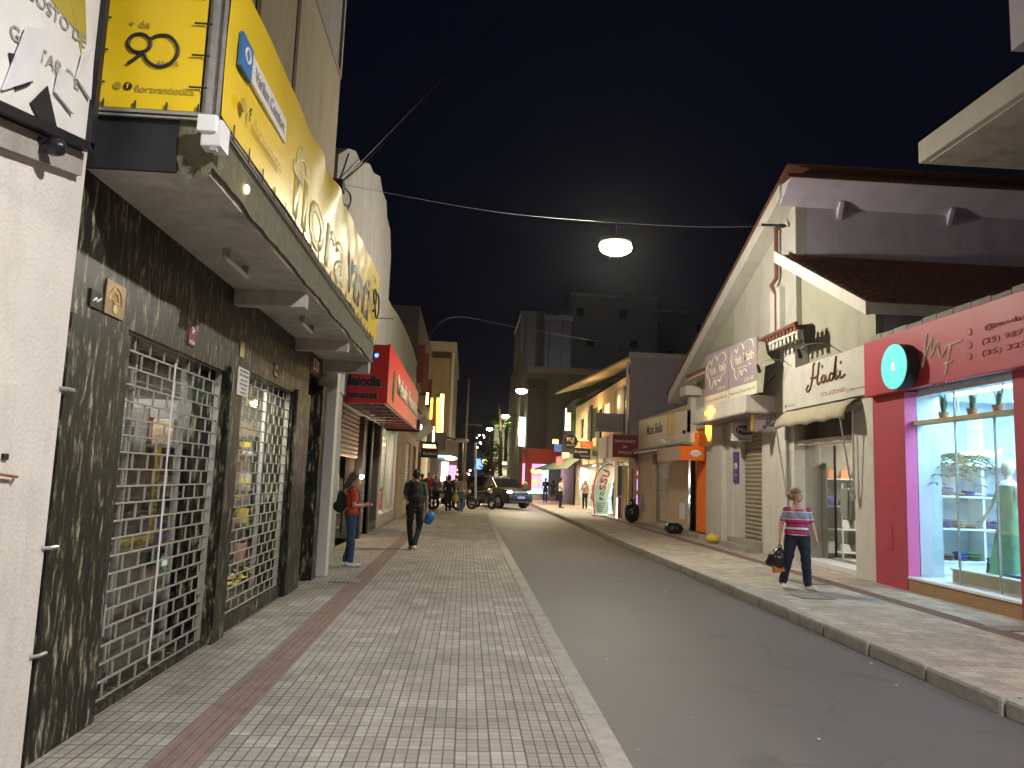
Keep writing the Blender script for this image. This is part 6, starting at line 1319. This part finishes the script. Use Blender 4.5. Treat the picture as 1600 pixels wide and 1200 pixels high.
    for wy_ in wy:
        for sx in (-1,1):
            x=sx*(W_/2-.10); m=M(); m.tube([(x-sx*.12,wy_*f,.34),(x-sx*.02,wy_*f,.34),(x+sx*.085,wy_*f,.34),(x+sx*.10,wy_*f,.34)],[.33,.34,.34,.30],24); w_=T(m).build('wheel','rubber',t)
            if parts:
                m=M(); xx=x+sx*.103
                for q in range(5):
                    a=q*2*math.pi/5+.3; m.tube([(xx,wy_*f,.34),(xx,wy_*f+.20*math.cos(a),.34+.20*math.sin(a))],[.035,.025],6)
                m.tube([(xx,wy_*f+.215*math.cos(a),.34+.215*math.sin(a)) for a in [i*math.pi/12 for i in range(24)]],.018,6,closed=True); T(m).build('rim','rim',w_)
    return t
car('black off-road car turning into the street with its headlights on',(1.78,43.7,-.03),R_(33))
car('pale car roof showing just behind the black car',(1.55,60,-.05),R_(8),H_=1.55,paint='porcelain',lights=False,grp='cars queued behind the black car',parts=True)
car('silver car farther back, right of the pale one behind the black car',(2.9,66,-.05),R_(-4),H_=1.6,paint='galv',lights=True,grp='cars queued behind the black car')
car('dark car at the far end of the street behind the silver one',(1.7,80,-.05),R_(0),H_=1.5,paint='car_paint',lights=True,grp='cars queued behind the black car')
def motorbike(label,pos,hd,tank,lights=None):
    t=thing('motorcycle',label,'motorcycle',pos,'motorcycles at the pavement corner'); Rz=Matrix.Rotation(hd,3,'Z'); O=Vector(pos)
    def T(m): m.v=[tuple(O+Rz@Vector(v)) for v in m.v]; return m
    for y in (-.65,.62):
        m=M(); m.tube([(0,y+.27*math.cos(a),.31+.25*math.sin(a)) for a in [i*math.pi/12 for i in range(24)]],.062,8,closed=True); w=T(m).build('wheel','rubber',t,smooth=True)
        m=M()
        for q in range(6): a=q*math.pi/3; m.tube([(0,y,.31),(0,y+.24*math.cos(a),.31+.24*math.sin(a))],.012,5)
        m.tube([(-.05,y,.31),(.05,y,.31)],.05,10); T(m).build('rim','chrome',w)
    m=M(); m.tube(cat([(0,-.62,.33),(0,-.48,.7),(0,-.38,.98)],3),.03,6); m.tube(cat([(0,-.38,.85),(0,-.1,.45),(0,.25,.42),(0,.62,.33)],3),.035,6); m.box(-.12,.12,-.2,.2,.28,.55); T(m).build('frame','dark_metal',t)
    m=M(); m.ell((0,-.12,.82),(.15,.27,.13),14,10); T(m).build('tank',tank,t,smooth=True)
    m=M(); m.ell((0,.38,.83),(.13,.38,.07),12,8); T(m).build('seat','shoe_dark',t,smooth=True)
    m=M(); m.tube(cat([(-.36,-.25,1.05),(-.15,-.36,1.02),(.15,-.36,1.02),(.36,-.25,1.05)],3),.016,6); T(m).build('handlebar','chrome',t)
    m=M(); m.ell((0,-.50,.88),(.09,.08,.09),10,8); T(m).build('headlight',lights or 'porcelain',t,smooth=True)
    m=M(); m.tube(cat([(.14,-.05,.3),(.16,.3,.3),(.17,.7,.4)],3),.035,6); T(m).build('exhaust','chrome',t)
motorbike('black motorcycle parked among the walkers at the left pavement corner',(-.95,37.0,0),R_(75),'car_paint')
motorbike('motorcycle with a yellow tank behind the woman in pale jeans',(-.25,39.2,0),R_(60),'yellow_paint')
motorbike('motorcycle parked right of the slim white post beside the black car',(.95,40.4,-.01),R_(40),'car_paint')
p=S(738,745,y=46.5); motorbike('oncoming motorcycle with a glaring headlight behind the slim white post',(p.x+.2,47.0,-.02),R_(-5),'item_red','head_flare')
lamp('POINT','motorcycle_glare',(p.x+.2,46.2,.95),35,(1,.62,.4),.06)
lamp('SPOT','car_headlight_wash',(3.1,41.5,.85),26,(.9,1,.95),.1,(-78,0,33),spot=90)

# ================================================================== PEOPLE
def person(label,loc,hd,h=1.7,pose=None,skin='skin',top='cloth_white',bottom='cloth_black',shoes='shoe_dark',hair='hair_black',hairlen=0,vox=.014,sleeve=.5,face=True,fat=1.,cap=None,turn=0,tilt=0,grp=None,skirt=False,legs_bare=False,curl=True):
    """facing +y in its own space, right hand on +x"""
    t=thing('person',label,'person',loc,grp); k=h/1.75; O=Vector(loc); Rz=Matrix.Rotation(hd,3,'Z')
    P=dict(hipR=(.095,0,.93),hipL=(-.095,0,.93),kneeR=(.10,.02,.49),kneeL=(-.10,.02,.49),ankR=(.10,-.02,.085),ankL=(-.10,-.02,.085),
        shR=(.185,0,1.42),shL=(-.185,0,1.42),elR=(.235,-.02,1.13),elL=(-.235,-.02,1.13),wrR=(.25,.05,.88),wrL=(-.25,.05,.88),
        toeR=(.11,.15,.035),toeL=(-.11,.15,.035),neck=(0,-.005,1.48),head=(0,.015,1.625),waist=(0,0,1.08),chest=(0,0,1.30),hdirR=(0,.02,-1),hdirL=(0,.02,-1))
    if pose: P.update(pose)
    P={a:Vector(b) for a,b in P.items()}
    def T(m): m.v=[tuple(O+Rz@(Vector(v)*k)) for v in m.v]; return m
    fx=fat
    b=M()
    Hq=(Matrix.Rotation(turn,3,'Z')@Matrix.Rotation(tilt,3,'X')); hc=P['head']
    def hp_(v): return hc+Hq@Vector(v)
    b.ell(hp_((0,-.008,.022)),(.075,.092,.098),18,14,Hq); b.ell(hp_((0,.028,-.045)),(.055,.062,.066),14,10,Hq); b.ell(hp_((0,.055,-.085)),(.028,.026,.024),10,8,Hq)
    if face:
        b.cap(hp_((0,.082,.012)),.009,hp_((0,.103,-.028)),.0145); 
        for sx in (-1,1): b.ell(hp_((sx*.078,-.008,-.005)),(.010,.018,.030),8,8,Hq)
        b.ell(hp_((0,.083,-.062)),(.022,.012,.009),8,6,Hq); b.ell(hp_((0,.078,.035)),(.045,.012,.010),10,6,Hq)
    b.cap(P['neck']-ZU*.03,.056,hp_((0,-.015,-.06)),.050)
    sh=(P['shR']+P['shL'])/2
    b.cap(P['shR']*.8+sh*.2,.05,P['neck'],.05); b.cap(P['shL']*.8+sh*.2,.05,P['neck'],.05)
    b.ell(P['chest'],(.14*fx,.10*fx,.17),14,10); b.ell(P['waist'],(.12*fx,.09*fx,.14),14,10); b.ell((P['hipR']+P['hipL'])/2+ZU*.04,(.14*fx,.10*fx,.12),14,10)
    for s in 'RL':
        b.cap(P['sh'+s],.047*fx**.5,P['el'+s],.038*fx**.5); b.cap(P['el'+s],.038*fx**.5,P['wr'+s],.025)
        b.cap(P['hip'+s]-ZU*.02,.075*fx**.5,P['knee'+s],.050); b.cap(P['knee'+s],.050,P['ank'+s],.036); b.cap(P['ank'+s],.028,P['toe'+s]*.8+P['ank'+s]*.2,.018)
        w=P['wr'+s]; d=P['hdir'+s].normalized(); sx=1 if s=='R' else -1
        side=Vector((0,1,0)) if abs(d.z)>.6 else Vector((-sx,0,0)); side=(side-d*side.dot(d)).normalized(); nn=d.cross(side)*sx
        fr=max(.0075,vox*.62)
        b.cap(w,.024,w+d*.05,.028); b.ell(w+d*.055,(.022,.036,.045),10,8,Matrix((nn,side,d)).transposed())
        for q in range(4):
            o=side*((q-1.5)*.019); l=[.072,.080,.075,.058][q]; a0_=w+d*.085+o; a1_=a0_+d*l*.5-nn*.006; a2_=a1_+d*l*.42-nn*(.022+.006*q) if curl else a1_+d*l*.5
            b.cap(a0_,fr*1.1,a1_,fr); b.cap(a1_,fr,a2_,fr*.85)
        th0=w+d*.03+side*.028; th1=th0+side*.022+d*.03; th2=th1+d*.032+side*.004-nn*.008; b.cap(th0,fr*1.3,th1,fr*1.15); b.cap(th1,fr*1.15,th2,fr)
    body=skinbody(T(b),'body',skin,t,vox*k,2)
    # shirt
    m=M(); hm=(P['hipR']+P['hipL'])/2
    m.ell(P['chest']-ZU*.02,(.158*fx,.122*fx,.155),18,12); m.ell(P['chest']-ZU*.10,(.152*fx,.118*fx,.15),18,12); m.ell(P['waist']-ZU*.02,(.145*fx,.112*fx,.15),18,12); m.ell(hm+ZU*.06,(.166*fx,.130*fx,.10),18,12)
    if fx>1.1: m.ell(P['chest']+Vector((.07,.085,-.035)),(.085,.08,.085),14,10); m.ell(P['chest']+Vector((-.07,.085,-.035)),(.085,.08,.085),14,10); m.ell(P['waist']+Vector((0,.035,-.04)),(.145,.12,.13),14,10)
    for s in 'RL':
        m.cap(P['sh'+s]*.45+sh*.55+ZU*.008,.062*fx**.5,P['sh'+s]-ZU*.004,.060*fx**.5); e=P['sh'+s].lerp(P['el'+s],min(1,sleeve*1.6)); m.cap(P['sh'+s]-ZU*.004,.060*fx**.5,e,.055*fx**.5)
        if sleeve>.65: m.cap(P['el'+s],.050,P['el'+s].lerp(P['wr'+s],min(1,(sleeve-.5)*1.9)),.040)
        m.cap(P['sh'+s]*.35+P['neck']*.65-ZU*.040,.046,P['sh'+s]-ZU*.006,.056*fx**.5)
    skinbody(T(m),'shirt',top,t,max(.012,vox)*k,3)
    m=M(); m.ell(hm+ZU*.03,(.156*fx,.118*fx,.10),18,12)
    for s in 'RL':
        if skirt: m.cap(P['hip'+s],.10,P['hip'+s].lerp(P['knee'+s],.8),.10)
        elif legs_bare: m.cap(P['hip'+s],.098,P['knee'+s],.075)
        else: m.cap(P['hip'+s]-ZU*.01,.100*fx**.7,P['knee'+s],.068*fx**.8); m.cap(P['knee'+s],.068*fx**.8,P['ank'+s]+ZU*.02,.054*fx**.9)
    skinbody(T(m),'skirt' if skirt else ('shorts' if legs_bare else 'trousers'),bottom,t,max(.012,vox)*k,3)
    for s in 'RL':
        m=M(); a=P['ank'+s]; to=P['toe'+s]; dd=to-a; dd.z=0; dn=dd.normalized() if dd.length>.01 else YL
        heel=a-ZU*.045-dn*.045
        m.cap(heel,.036,to,.032); m.cap(a-ZU*.01,.044,a-ZU*.045+dn*.03,.040); m.ell((heel+to)/2-ZU*.014,(.042,.05,.022))
        skinbody(T(m),'shoe',shoes,t,.010,1)
    m=M(); m.ell(hp_((0,-.022,.045)),(.084,.094,.092),16,12,Hq); m.ell(hp_((0,-.055,0)),(.075,.062,.085),14,10,Hq); m.ell(hp_((0,.02,.085)),(.066,.062,.038),12,8,Hq)
    for sx in (-1,1): m.ell(hp_((sx*.066,-.02,.02)),(.024,.045,.055),10,8,Hq)
    if hairlen>0:
        for sx in (-.05,0,.05): m.cap(hp_((sx,-.075,.0)),.05,hp_((sx*1.2,-.10,-hairlen)),.03)
        for sx in (-1,1): m.cap(hp_((sx*.068,-.03,.02)),.030,hp_((sx*.085,-.03,-hairlen*.8)),.022)
    elif hairlen<0:
        m.ell(hp_((0,-.115,.0)),(.055,.06,.065),12,8,Hq); m.ell(hp_((0,-.02,.075)),(.092,.098,.07),14,10,Hq)
        for sx in (-1,1): m.ell(hp_((sx*.078,-.035,-.03)),(.026,.045,.075),10,8,Hq)
    skinbody(T(m),'hair',hair,t,.012,2)
    if cap:
        m=M(); m.ell(hp_((0,-.01,.06)),(.094,.104,.088),16,10,Hq); m.ell(hp_((0,.11,.06)),(.06,.07,.012),12,6,Hq); T(m).build('cap',cap,t,smooth=True)
    if face:
        for sx in (-1,1):
            m=M(); m.ell(hp_((sx*.031,.083,.012)),(.013,.006,.006),8,6,Hq); T(m).build('eye','hair_black',t,smooth=True)
        m=M(); m.ell(hp_((0,.094,-.062)),(.021,.005,.005),8,6,Hq); T(m).build('lips','cloth_red' if skin=='skin_pale' else 'item_brown',t,smooth=True)
    t['_k']=k
    return t,T,P
def held(name,label,catg,mm,m,vox=None,bevel=0,smooth=True,subs=()):
    o=m.build(name,mm,None,smooth=smooth,bevel=bevel); tag(o,label,catg); 
    for nm,m2,mt in subs: m2.build(nm,mt,o,smooth=True)
    return o
def backpack(T,P,label,mm,h=.44,w=.15,up=0.,strap='cloth_grey'):
    c=P['chest']+Vector((0,-.20,-.04+up)); m=M(); m.ell(c,(w,.095,h/2),20,14); m.ell(c+Vector((0,-.03,-h*.22)),(w*.95,.10,h*.28),18,12); m.ell(c+Vector((0,-.0,h*.2)),(w*.8,.08,h*.28),18,12)
    o=skinbody(T(m),'backpack',mm,None,.014,2); tag(o,label,'backpack')
    m=M(); m.ell(c+Vector((0,-.10,-h*.2)),(w*.72,.045,h*.2),16,10); T(m).build('pocket',mm,o,smooth=True)
    for sx in (-1,1):
        m=M(); m.tube(cat([c+Vector((sx*.09,.07,h*.42)),Vector((sx*.125,-.02,1.50)),Vector((sx*.135,.105,1.38)),Vector((sx*.15,.11,1.18)),c+Vector((sx*.13,.06,-h*.35))],4),.020,6); T(m).build('strap',strap,o,smooth=True)
    return o
# striped woman on the right
t,T,P=person('heavy set blonde woman in a pink striped top walking on the right pavement with bags',(5.40,12.4,0),R_(172),1.60,
  dict(ankR=(.22,-.10,.10),toeR=(.235,.06,.035),kneeR=(.17,.03,.50),ankL=(-.16,.07,.085),toeL=(-.26,.22,.035),kneeL=(-.13,.10,.50),
       shR=(.180,0,1.365),shL=(-.180,0,1.365),elR=(.262,-.03,1.12),wrR=(.305,.03,.88),elL=(-.27,-.01,1.12),wrL=(-.315,.07,.87),hipR=(.10,0,.92),hipL=(-.10,0,.92),hdirR=(.05,.05,-1),hdirL=(-.05,.15,-1)),
  'skin_pale','striped_knit','cloth_navy','shoe_white','hair_blonde',-1,.0075,.40,fat=1.36,turn=R_(58))
hand=T(M().add([P['wrR']+Vector((0,0,-.10))],[])).v[0]; hx_,hy_,hz_=hand
m=M(); m.tube(cat([(hx_,hy_,hz_),(hx_-.04,hy_+.02,hz_-.10),(hx_-.10,hy_,hz_-.14)],4),.010,6); m.tube(cat([(hx_,hy_,hz_),(hx_+.03,hy_,hz_-.10),(hx_-.02,hy_-.02,hz_-.16)],4),.010,6)
mb=M(); mb.ell((hx_-.06,hy_,hz_-.24),(.15,.12,.12),20,14); mb.ell((hx_-.03,hy_,hz_-.15),(.09,.08,.08),14,10); mb.ell((hx_-.13,hy_+.02,hz_-.30),(.10,.09,.07),14,10); mb.ell((hx_-.02,hy_-.05,hz_-.30),(.10,.07,.08),14,10)
o=skinbody(mb,'black_bag','black_plastic',None,.014,1); tag(o,'shiny black bag in the striped woman\'s right hand','bag'); m.build('handle','black_plastic',o,smooth=True)
m=M(); m.prism([(hx_-.12,hy_+.06,hz_-.34),(hx_+.10,hy_+.08,hz_-.30),(hx_+.12,hy_+.08,hz_-.44),(hx_-.11,hy_+.06,hz_-.47)],(.0,-.10,0)); m.prism([(hx_+.02,hy_+.06,hz_-.08),(hx_+.09,hy_+.06,hz_-.10),(hx_+.125,hy_+.05,hz_-.44),(hx_+.07,hy_+.05,hz_-.40)],(0,-.05,0))
mat('orange_bag',(.60,.17,.06),.4,var=.15,bump=.4,bsc=14)
held('orange_bag','orange carrier bag hanging below the black bag of the striped woman','bag','orange_bag',m,bevel=.02)
# woman in red at left, looking at a phone
t,T,P=person('long haired woman in a red shirt and jeans standing in profile with a phone',(-1.96,13.6,0),R_(-78),1.60,
  dict(ankR=(.07,.03,.085),toeR=(.09,.20,.035),ankL=(-.08,-.05,.085),toeL=(-.09,.12,.035),elR=(.21,.02,1.14),wrR=(.10,.22,1.14),elL=(-.21,.03,1.14),wrL=(-.06,.24,1.16),hdirR=(-.15,1,.2),hdirL=(.15,1,.2)),
  'skin','cloth_red','denim','shoe_white','hair_brown',.24,.009,.40,tilt=R_(-22),fat=1.05)
backpack(T,P,'black backpack worn by the woman in the red shirt','cloth_black',.42,.15,-.06)
ph=T(M().box(-.035,.035,.335,.345,1.16,1.29)); o=held('mobile_phone','mobile phone held up by the woman in the red shirt','phone','dark_metal',ph,smooth=False)
# man in green seen from behind
t,T,P=person('short haired man in a green T-shirt walking away with a backpack',(-1.08,16.8,0),R_(8),1.72,
  dict(ankR=(.02,-.16,.13),toeR=(.05,-.02,.035),kneeR=(.13,.08,.52),ankL=(-.03,.22,.085),toeL=(-.05,.38,.035),kneeL=(-.08,.16,.50),elR=(.25,-.05,1.14),wrR=(.26,.02,.90),elL=(-.22,.03,1.14),wrL=(-.12,.18,1.06),hdirL=(.2,1,0)),
  'skin','cloth_green','cloth_black','shoe_white','hair_black',0,.009,.45)
backpack(T,P,'dark backpack on the man in the green T-shirt','cloth_black',.52,.155,-.02,'cloth_black')
w=T(M().add([P['wrR']+Vector((.02,0,-.10))],[])).v[0]; mb=M(); mb.ell((w[0]+.06,w[1],w[2]-.06),(.11,.09,.10),18,12); mb.ell((w[0]+.02,w[1],w[2]-.15),(.09,.08,.09),16,10); mb.cap((w[0],w[1],w[2]+.02),.02,(w[0]+.03,w[1],w[2]-.06),.05)
o=skinbody(mb,'blue_bag','blue_bag',None,.014,1); tag(o,'crumpled blue plastic bag in the right hand of the man in green','bag')
WALK=lambda s,a=.16:dict(ankR=(.09,-a*s,.11),toeR=(.10,.13-a*s,.035),kneeR=(.10,.04,.50),ankL=(-.09,a*s,.085),toeL=(-.10,.16+a*s,.035),kneeL=(-.10,.12*s+.02,.50),wrR=(.25,.12*s,.88),wrL=(-.25,-.08*s,.88))
STAND={}
grpL='walkers at the left pavement corner'; grpR='people on the right pavement'
ppl=[((-.22,35.5),R_(-4),1.66,WALK(1),'skin_pale','cloth_beige','denim_pale','shoe_dark','hair_brown',.12,.45,'woman in a beige blouse and pale jeans walking away by the white post',grpL),
 ((-.78,35.4),R_(5),1.66,WALK(-1),'skin','cloth_navy','cloth_black','shoe_dark','hair_black',.10,.9,'person all in dark clothes striding beside the woman in pale jeans',grpL),
 ((-2.02,35.6),R_(2),1.66,STAND,'skin','cloth_black','cloth_grey','shoe_dark','hair_black',0,.9,'person in a rust cap and black jacket seen from behind near the wall',grpL),
 ((-1.80,37.6),R_(175),1.74,STAND,'skin','cloth_red','denim','shoe_dark','hair_black',0,.5,'man in a red shirt facing the camera behind the rust cap',grpL),
 ((-1.42,37.2),R_(178),1.60,STAND,'skin_pale','cloth_grey','cloth_black','shoe_dark','hair_brown',.12,.5,'woman in a grey patterned top and black trousers facing the camera',grpL),
 ((-1.05,41.5),R_(170),1.62,WALK(1),'skin_pale','cloth_white','denim','shoe_dark','hair_black',.1,.5,'woman in white farther back among the walkers',grpL),
 ((-1.9,44.0),R_(180),1.66,STAND,'skin','item_pink','cloth_black','shoe_dark','hair_black',0,.5,'person in pink in the corner shop light',grpL),
 ((-.6,44.8),R_(20),1.68,WALK(1),'skin','cloth_grey','cloth_black','shoe_dark','hair_black',0,.9,'person in grey at the very corner of the left pavement',grpL),
 ((5.55,45.2),R_(-80),1.76,STAND,'skin','cloth_white','cloth_navy','shoe_dark','hair_black',0,.5,'man in a white shirt and dark trousers standing in profile on the right',grpR),
 ((6.95,45.0),R_(150),1.62,dict(elR=(.24,.06,1.16),wrR=(.12,.16,1.42),hdirR=(-.3,.1,1)),'skin_pale','cloth_beige','cloth_black','shoe_dark','hair_brown',.14,.5,'woman in a cream blouse with one hand raised to her face',grpR),
 ((5.75,56.0),R_(10),1.72,STAND,'skin','cloth_black','cloth_black','shoe_dark','hair_black',0,.5,'boy in a black numbered shirt seen from behind near the green awning',grpR),
 ((6.35,56.5),R_(20),1.60,STAND,'skin_pale','cloth_grey','cloth_grey','shoe_white','hair_brown',.15,.4,'girl in grey shorts beside the boy in the black shirt',grpR),
 ((3.75,48.5),R_(60),1.74,WALK(1),'skin','cloth_green','cloth_black','shoe_dark','hair_black',0,.9,'person in a dark green jacket behind the bonnet of the black car',grpR),
 ((7.25,37.6),R_(100),1.62,STAND,'skin_pale','item_blue','item_blue','shoe_dark','hair_black',0,.9,'person in blue partly hidden behind the feather banner',grpR)]
for (xy,hd,h,po,sk,tp,bt,sh_,hr,hl,sl,lb,gr) in ppl:
    t,T,P=person(lb,(xy[0],xy[1],0 if xy[0]<1 or xy[0]>4.4 else -.1),hd,h,po,sk,tp,bt,sh_,hr,hl,.018,sl,face=True,grp=gr,cap='rust' if 'rust cap and' in lb else None,legs_bare='shorts' in lb)
    if 'numbered' in lb: 
        c=Vector(t.location)+Vector((-.02,-.15,1.28)); text('10',c,XL,ZU,.16,.16,'white_print',t,depth=.01)
    if 'all in dark' in lb: pass
M_=M(); w=(-.45,35.45,.62); M_.ell(w,(.14,.11,.19),16,12); o=M_.build('yellow_shopping_bag','yellow_bag',None,smooth=True); tag(o,'bright yellow shopping bag carried beside the woman in pale jeans','bag'); M().tube(cat([(-.50,35.45,.78),(-.46,35.47,.92),(-.41,35.45,.78)],4),.012,5).build('handle','yellow_bag',o)
m=M(); m.ell((-2.02,35.36,1.18),(.16,.12,.22),16,12); o=m.build('backpack','cloth_black',None,smooth=True); tag(o,'black backpack on the person in the rust cap','backpack'); M().ell((-2.02,35.26,1.08),(.11,.05,.10),12,8).build('pocket','cloth_black',o,smooth=True)

t=thing('side_road_shop','shop across the left side road with a glaring white and pink lit front','shop',(-1.8,56,0))
a=S(676,700,y=56.2); b=S(716,700,y=56.2); c=S(690,722,y=56.2); d=S(690,752,y=56.2)
bx('wall','cloth_grey',t,-2.68,b.x,56.2,56.4,0,4.2); bx('window','lit_white',t,S(690,730,y=56.1).x,S(700,730,y=56.1).x,56.1,56.2,max(.4,d.z),c.z); bx('window','lit_pink',t,S(702,730,y=56.1).x,S(713,730,y=56.1).x,56.1,56.2,max(.4,d.z),c.z-.2); bx('sign_strip','lit_sky',t,S(684,716,y=56.1).x,S(706,716,y=56.1).x,56.1,56.2,c.z+.25,c.z+.5)
lamp('AREA','side_road_shop_light',((c.x+b.x)/2,55.9,1.6),90,(1,.85,.85),1.5,(-90,0,0),1.4)
# ================================================================== AIR
lamp('POINT','tower_fill_light',(13,84,9),420,(.9,.93,1),.3)  # unseen fill added to lift the dark tower blocks
hz=M().box(-60,60,-12,240,-1.2,42).build('halo_haze','galv',None); hz['kind']='stuff'  # air volume added to spread a halo round the lamps
hm=bpy.data.materials.new('halo_air'); hm.use_nodes=True; hn=hm.node_tree.nodes; hn.remove(hn['Principled BSDF']); hv=hn.new('ShaderNodeVolumePrincipled'); hv.inputs['Color'].default_value=(.9,.92,.95,1); hv.inputs['Density'].default_value=.00024; hv.inputs['Anisotropy'].default_value=.82
hm.node_tree.links.new(hv.outputs[0],hn['Material Output'].inputs['Volume']); hz.data.materials.clear(); hz.data.materials.append(hm)
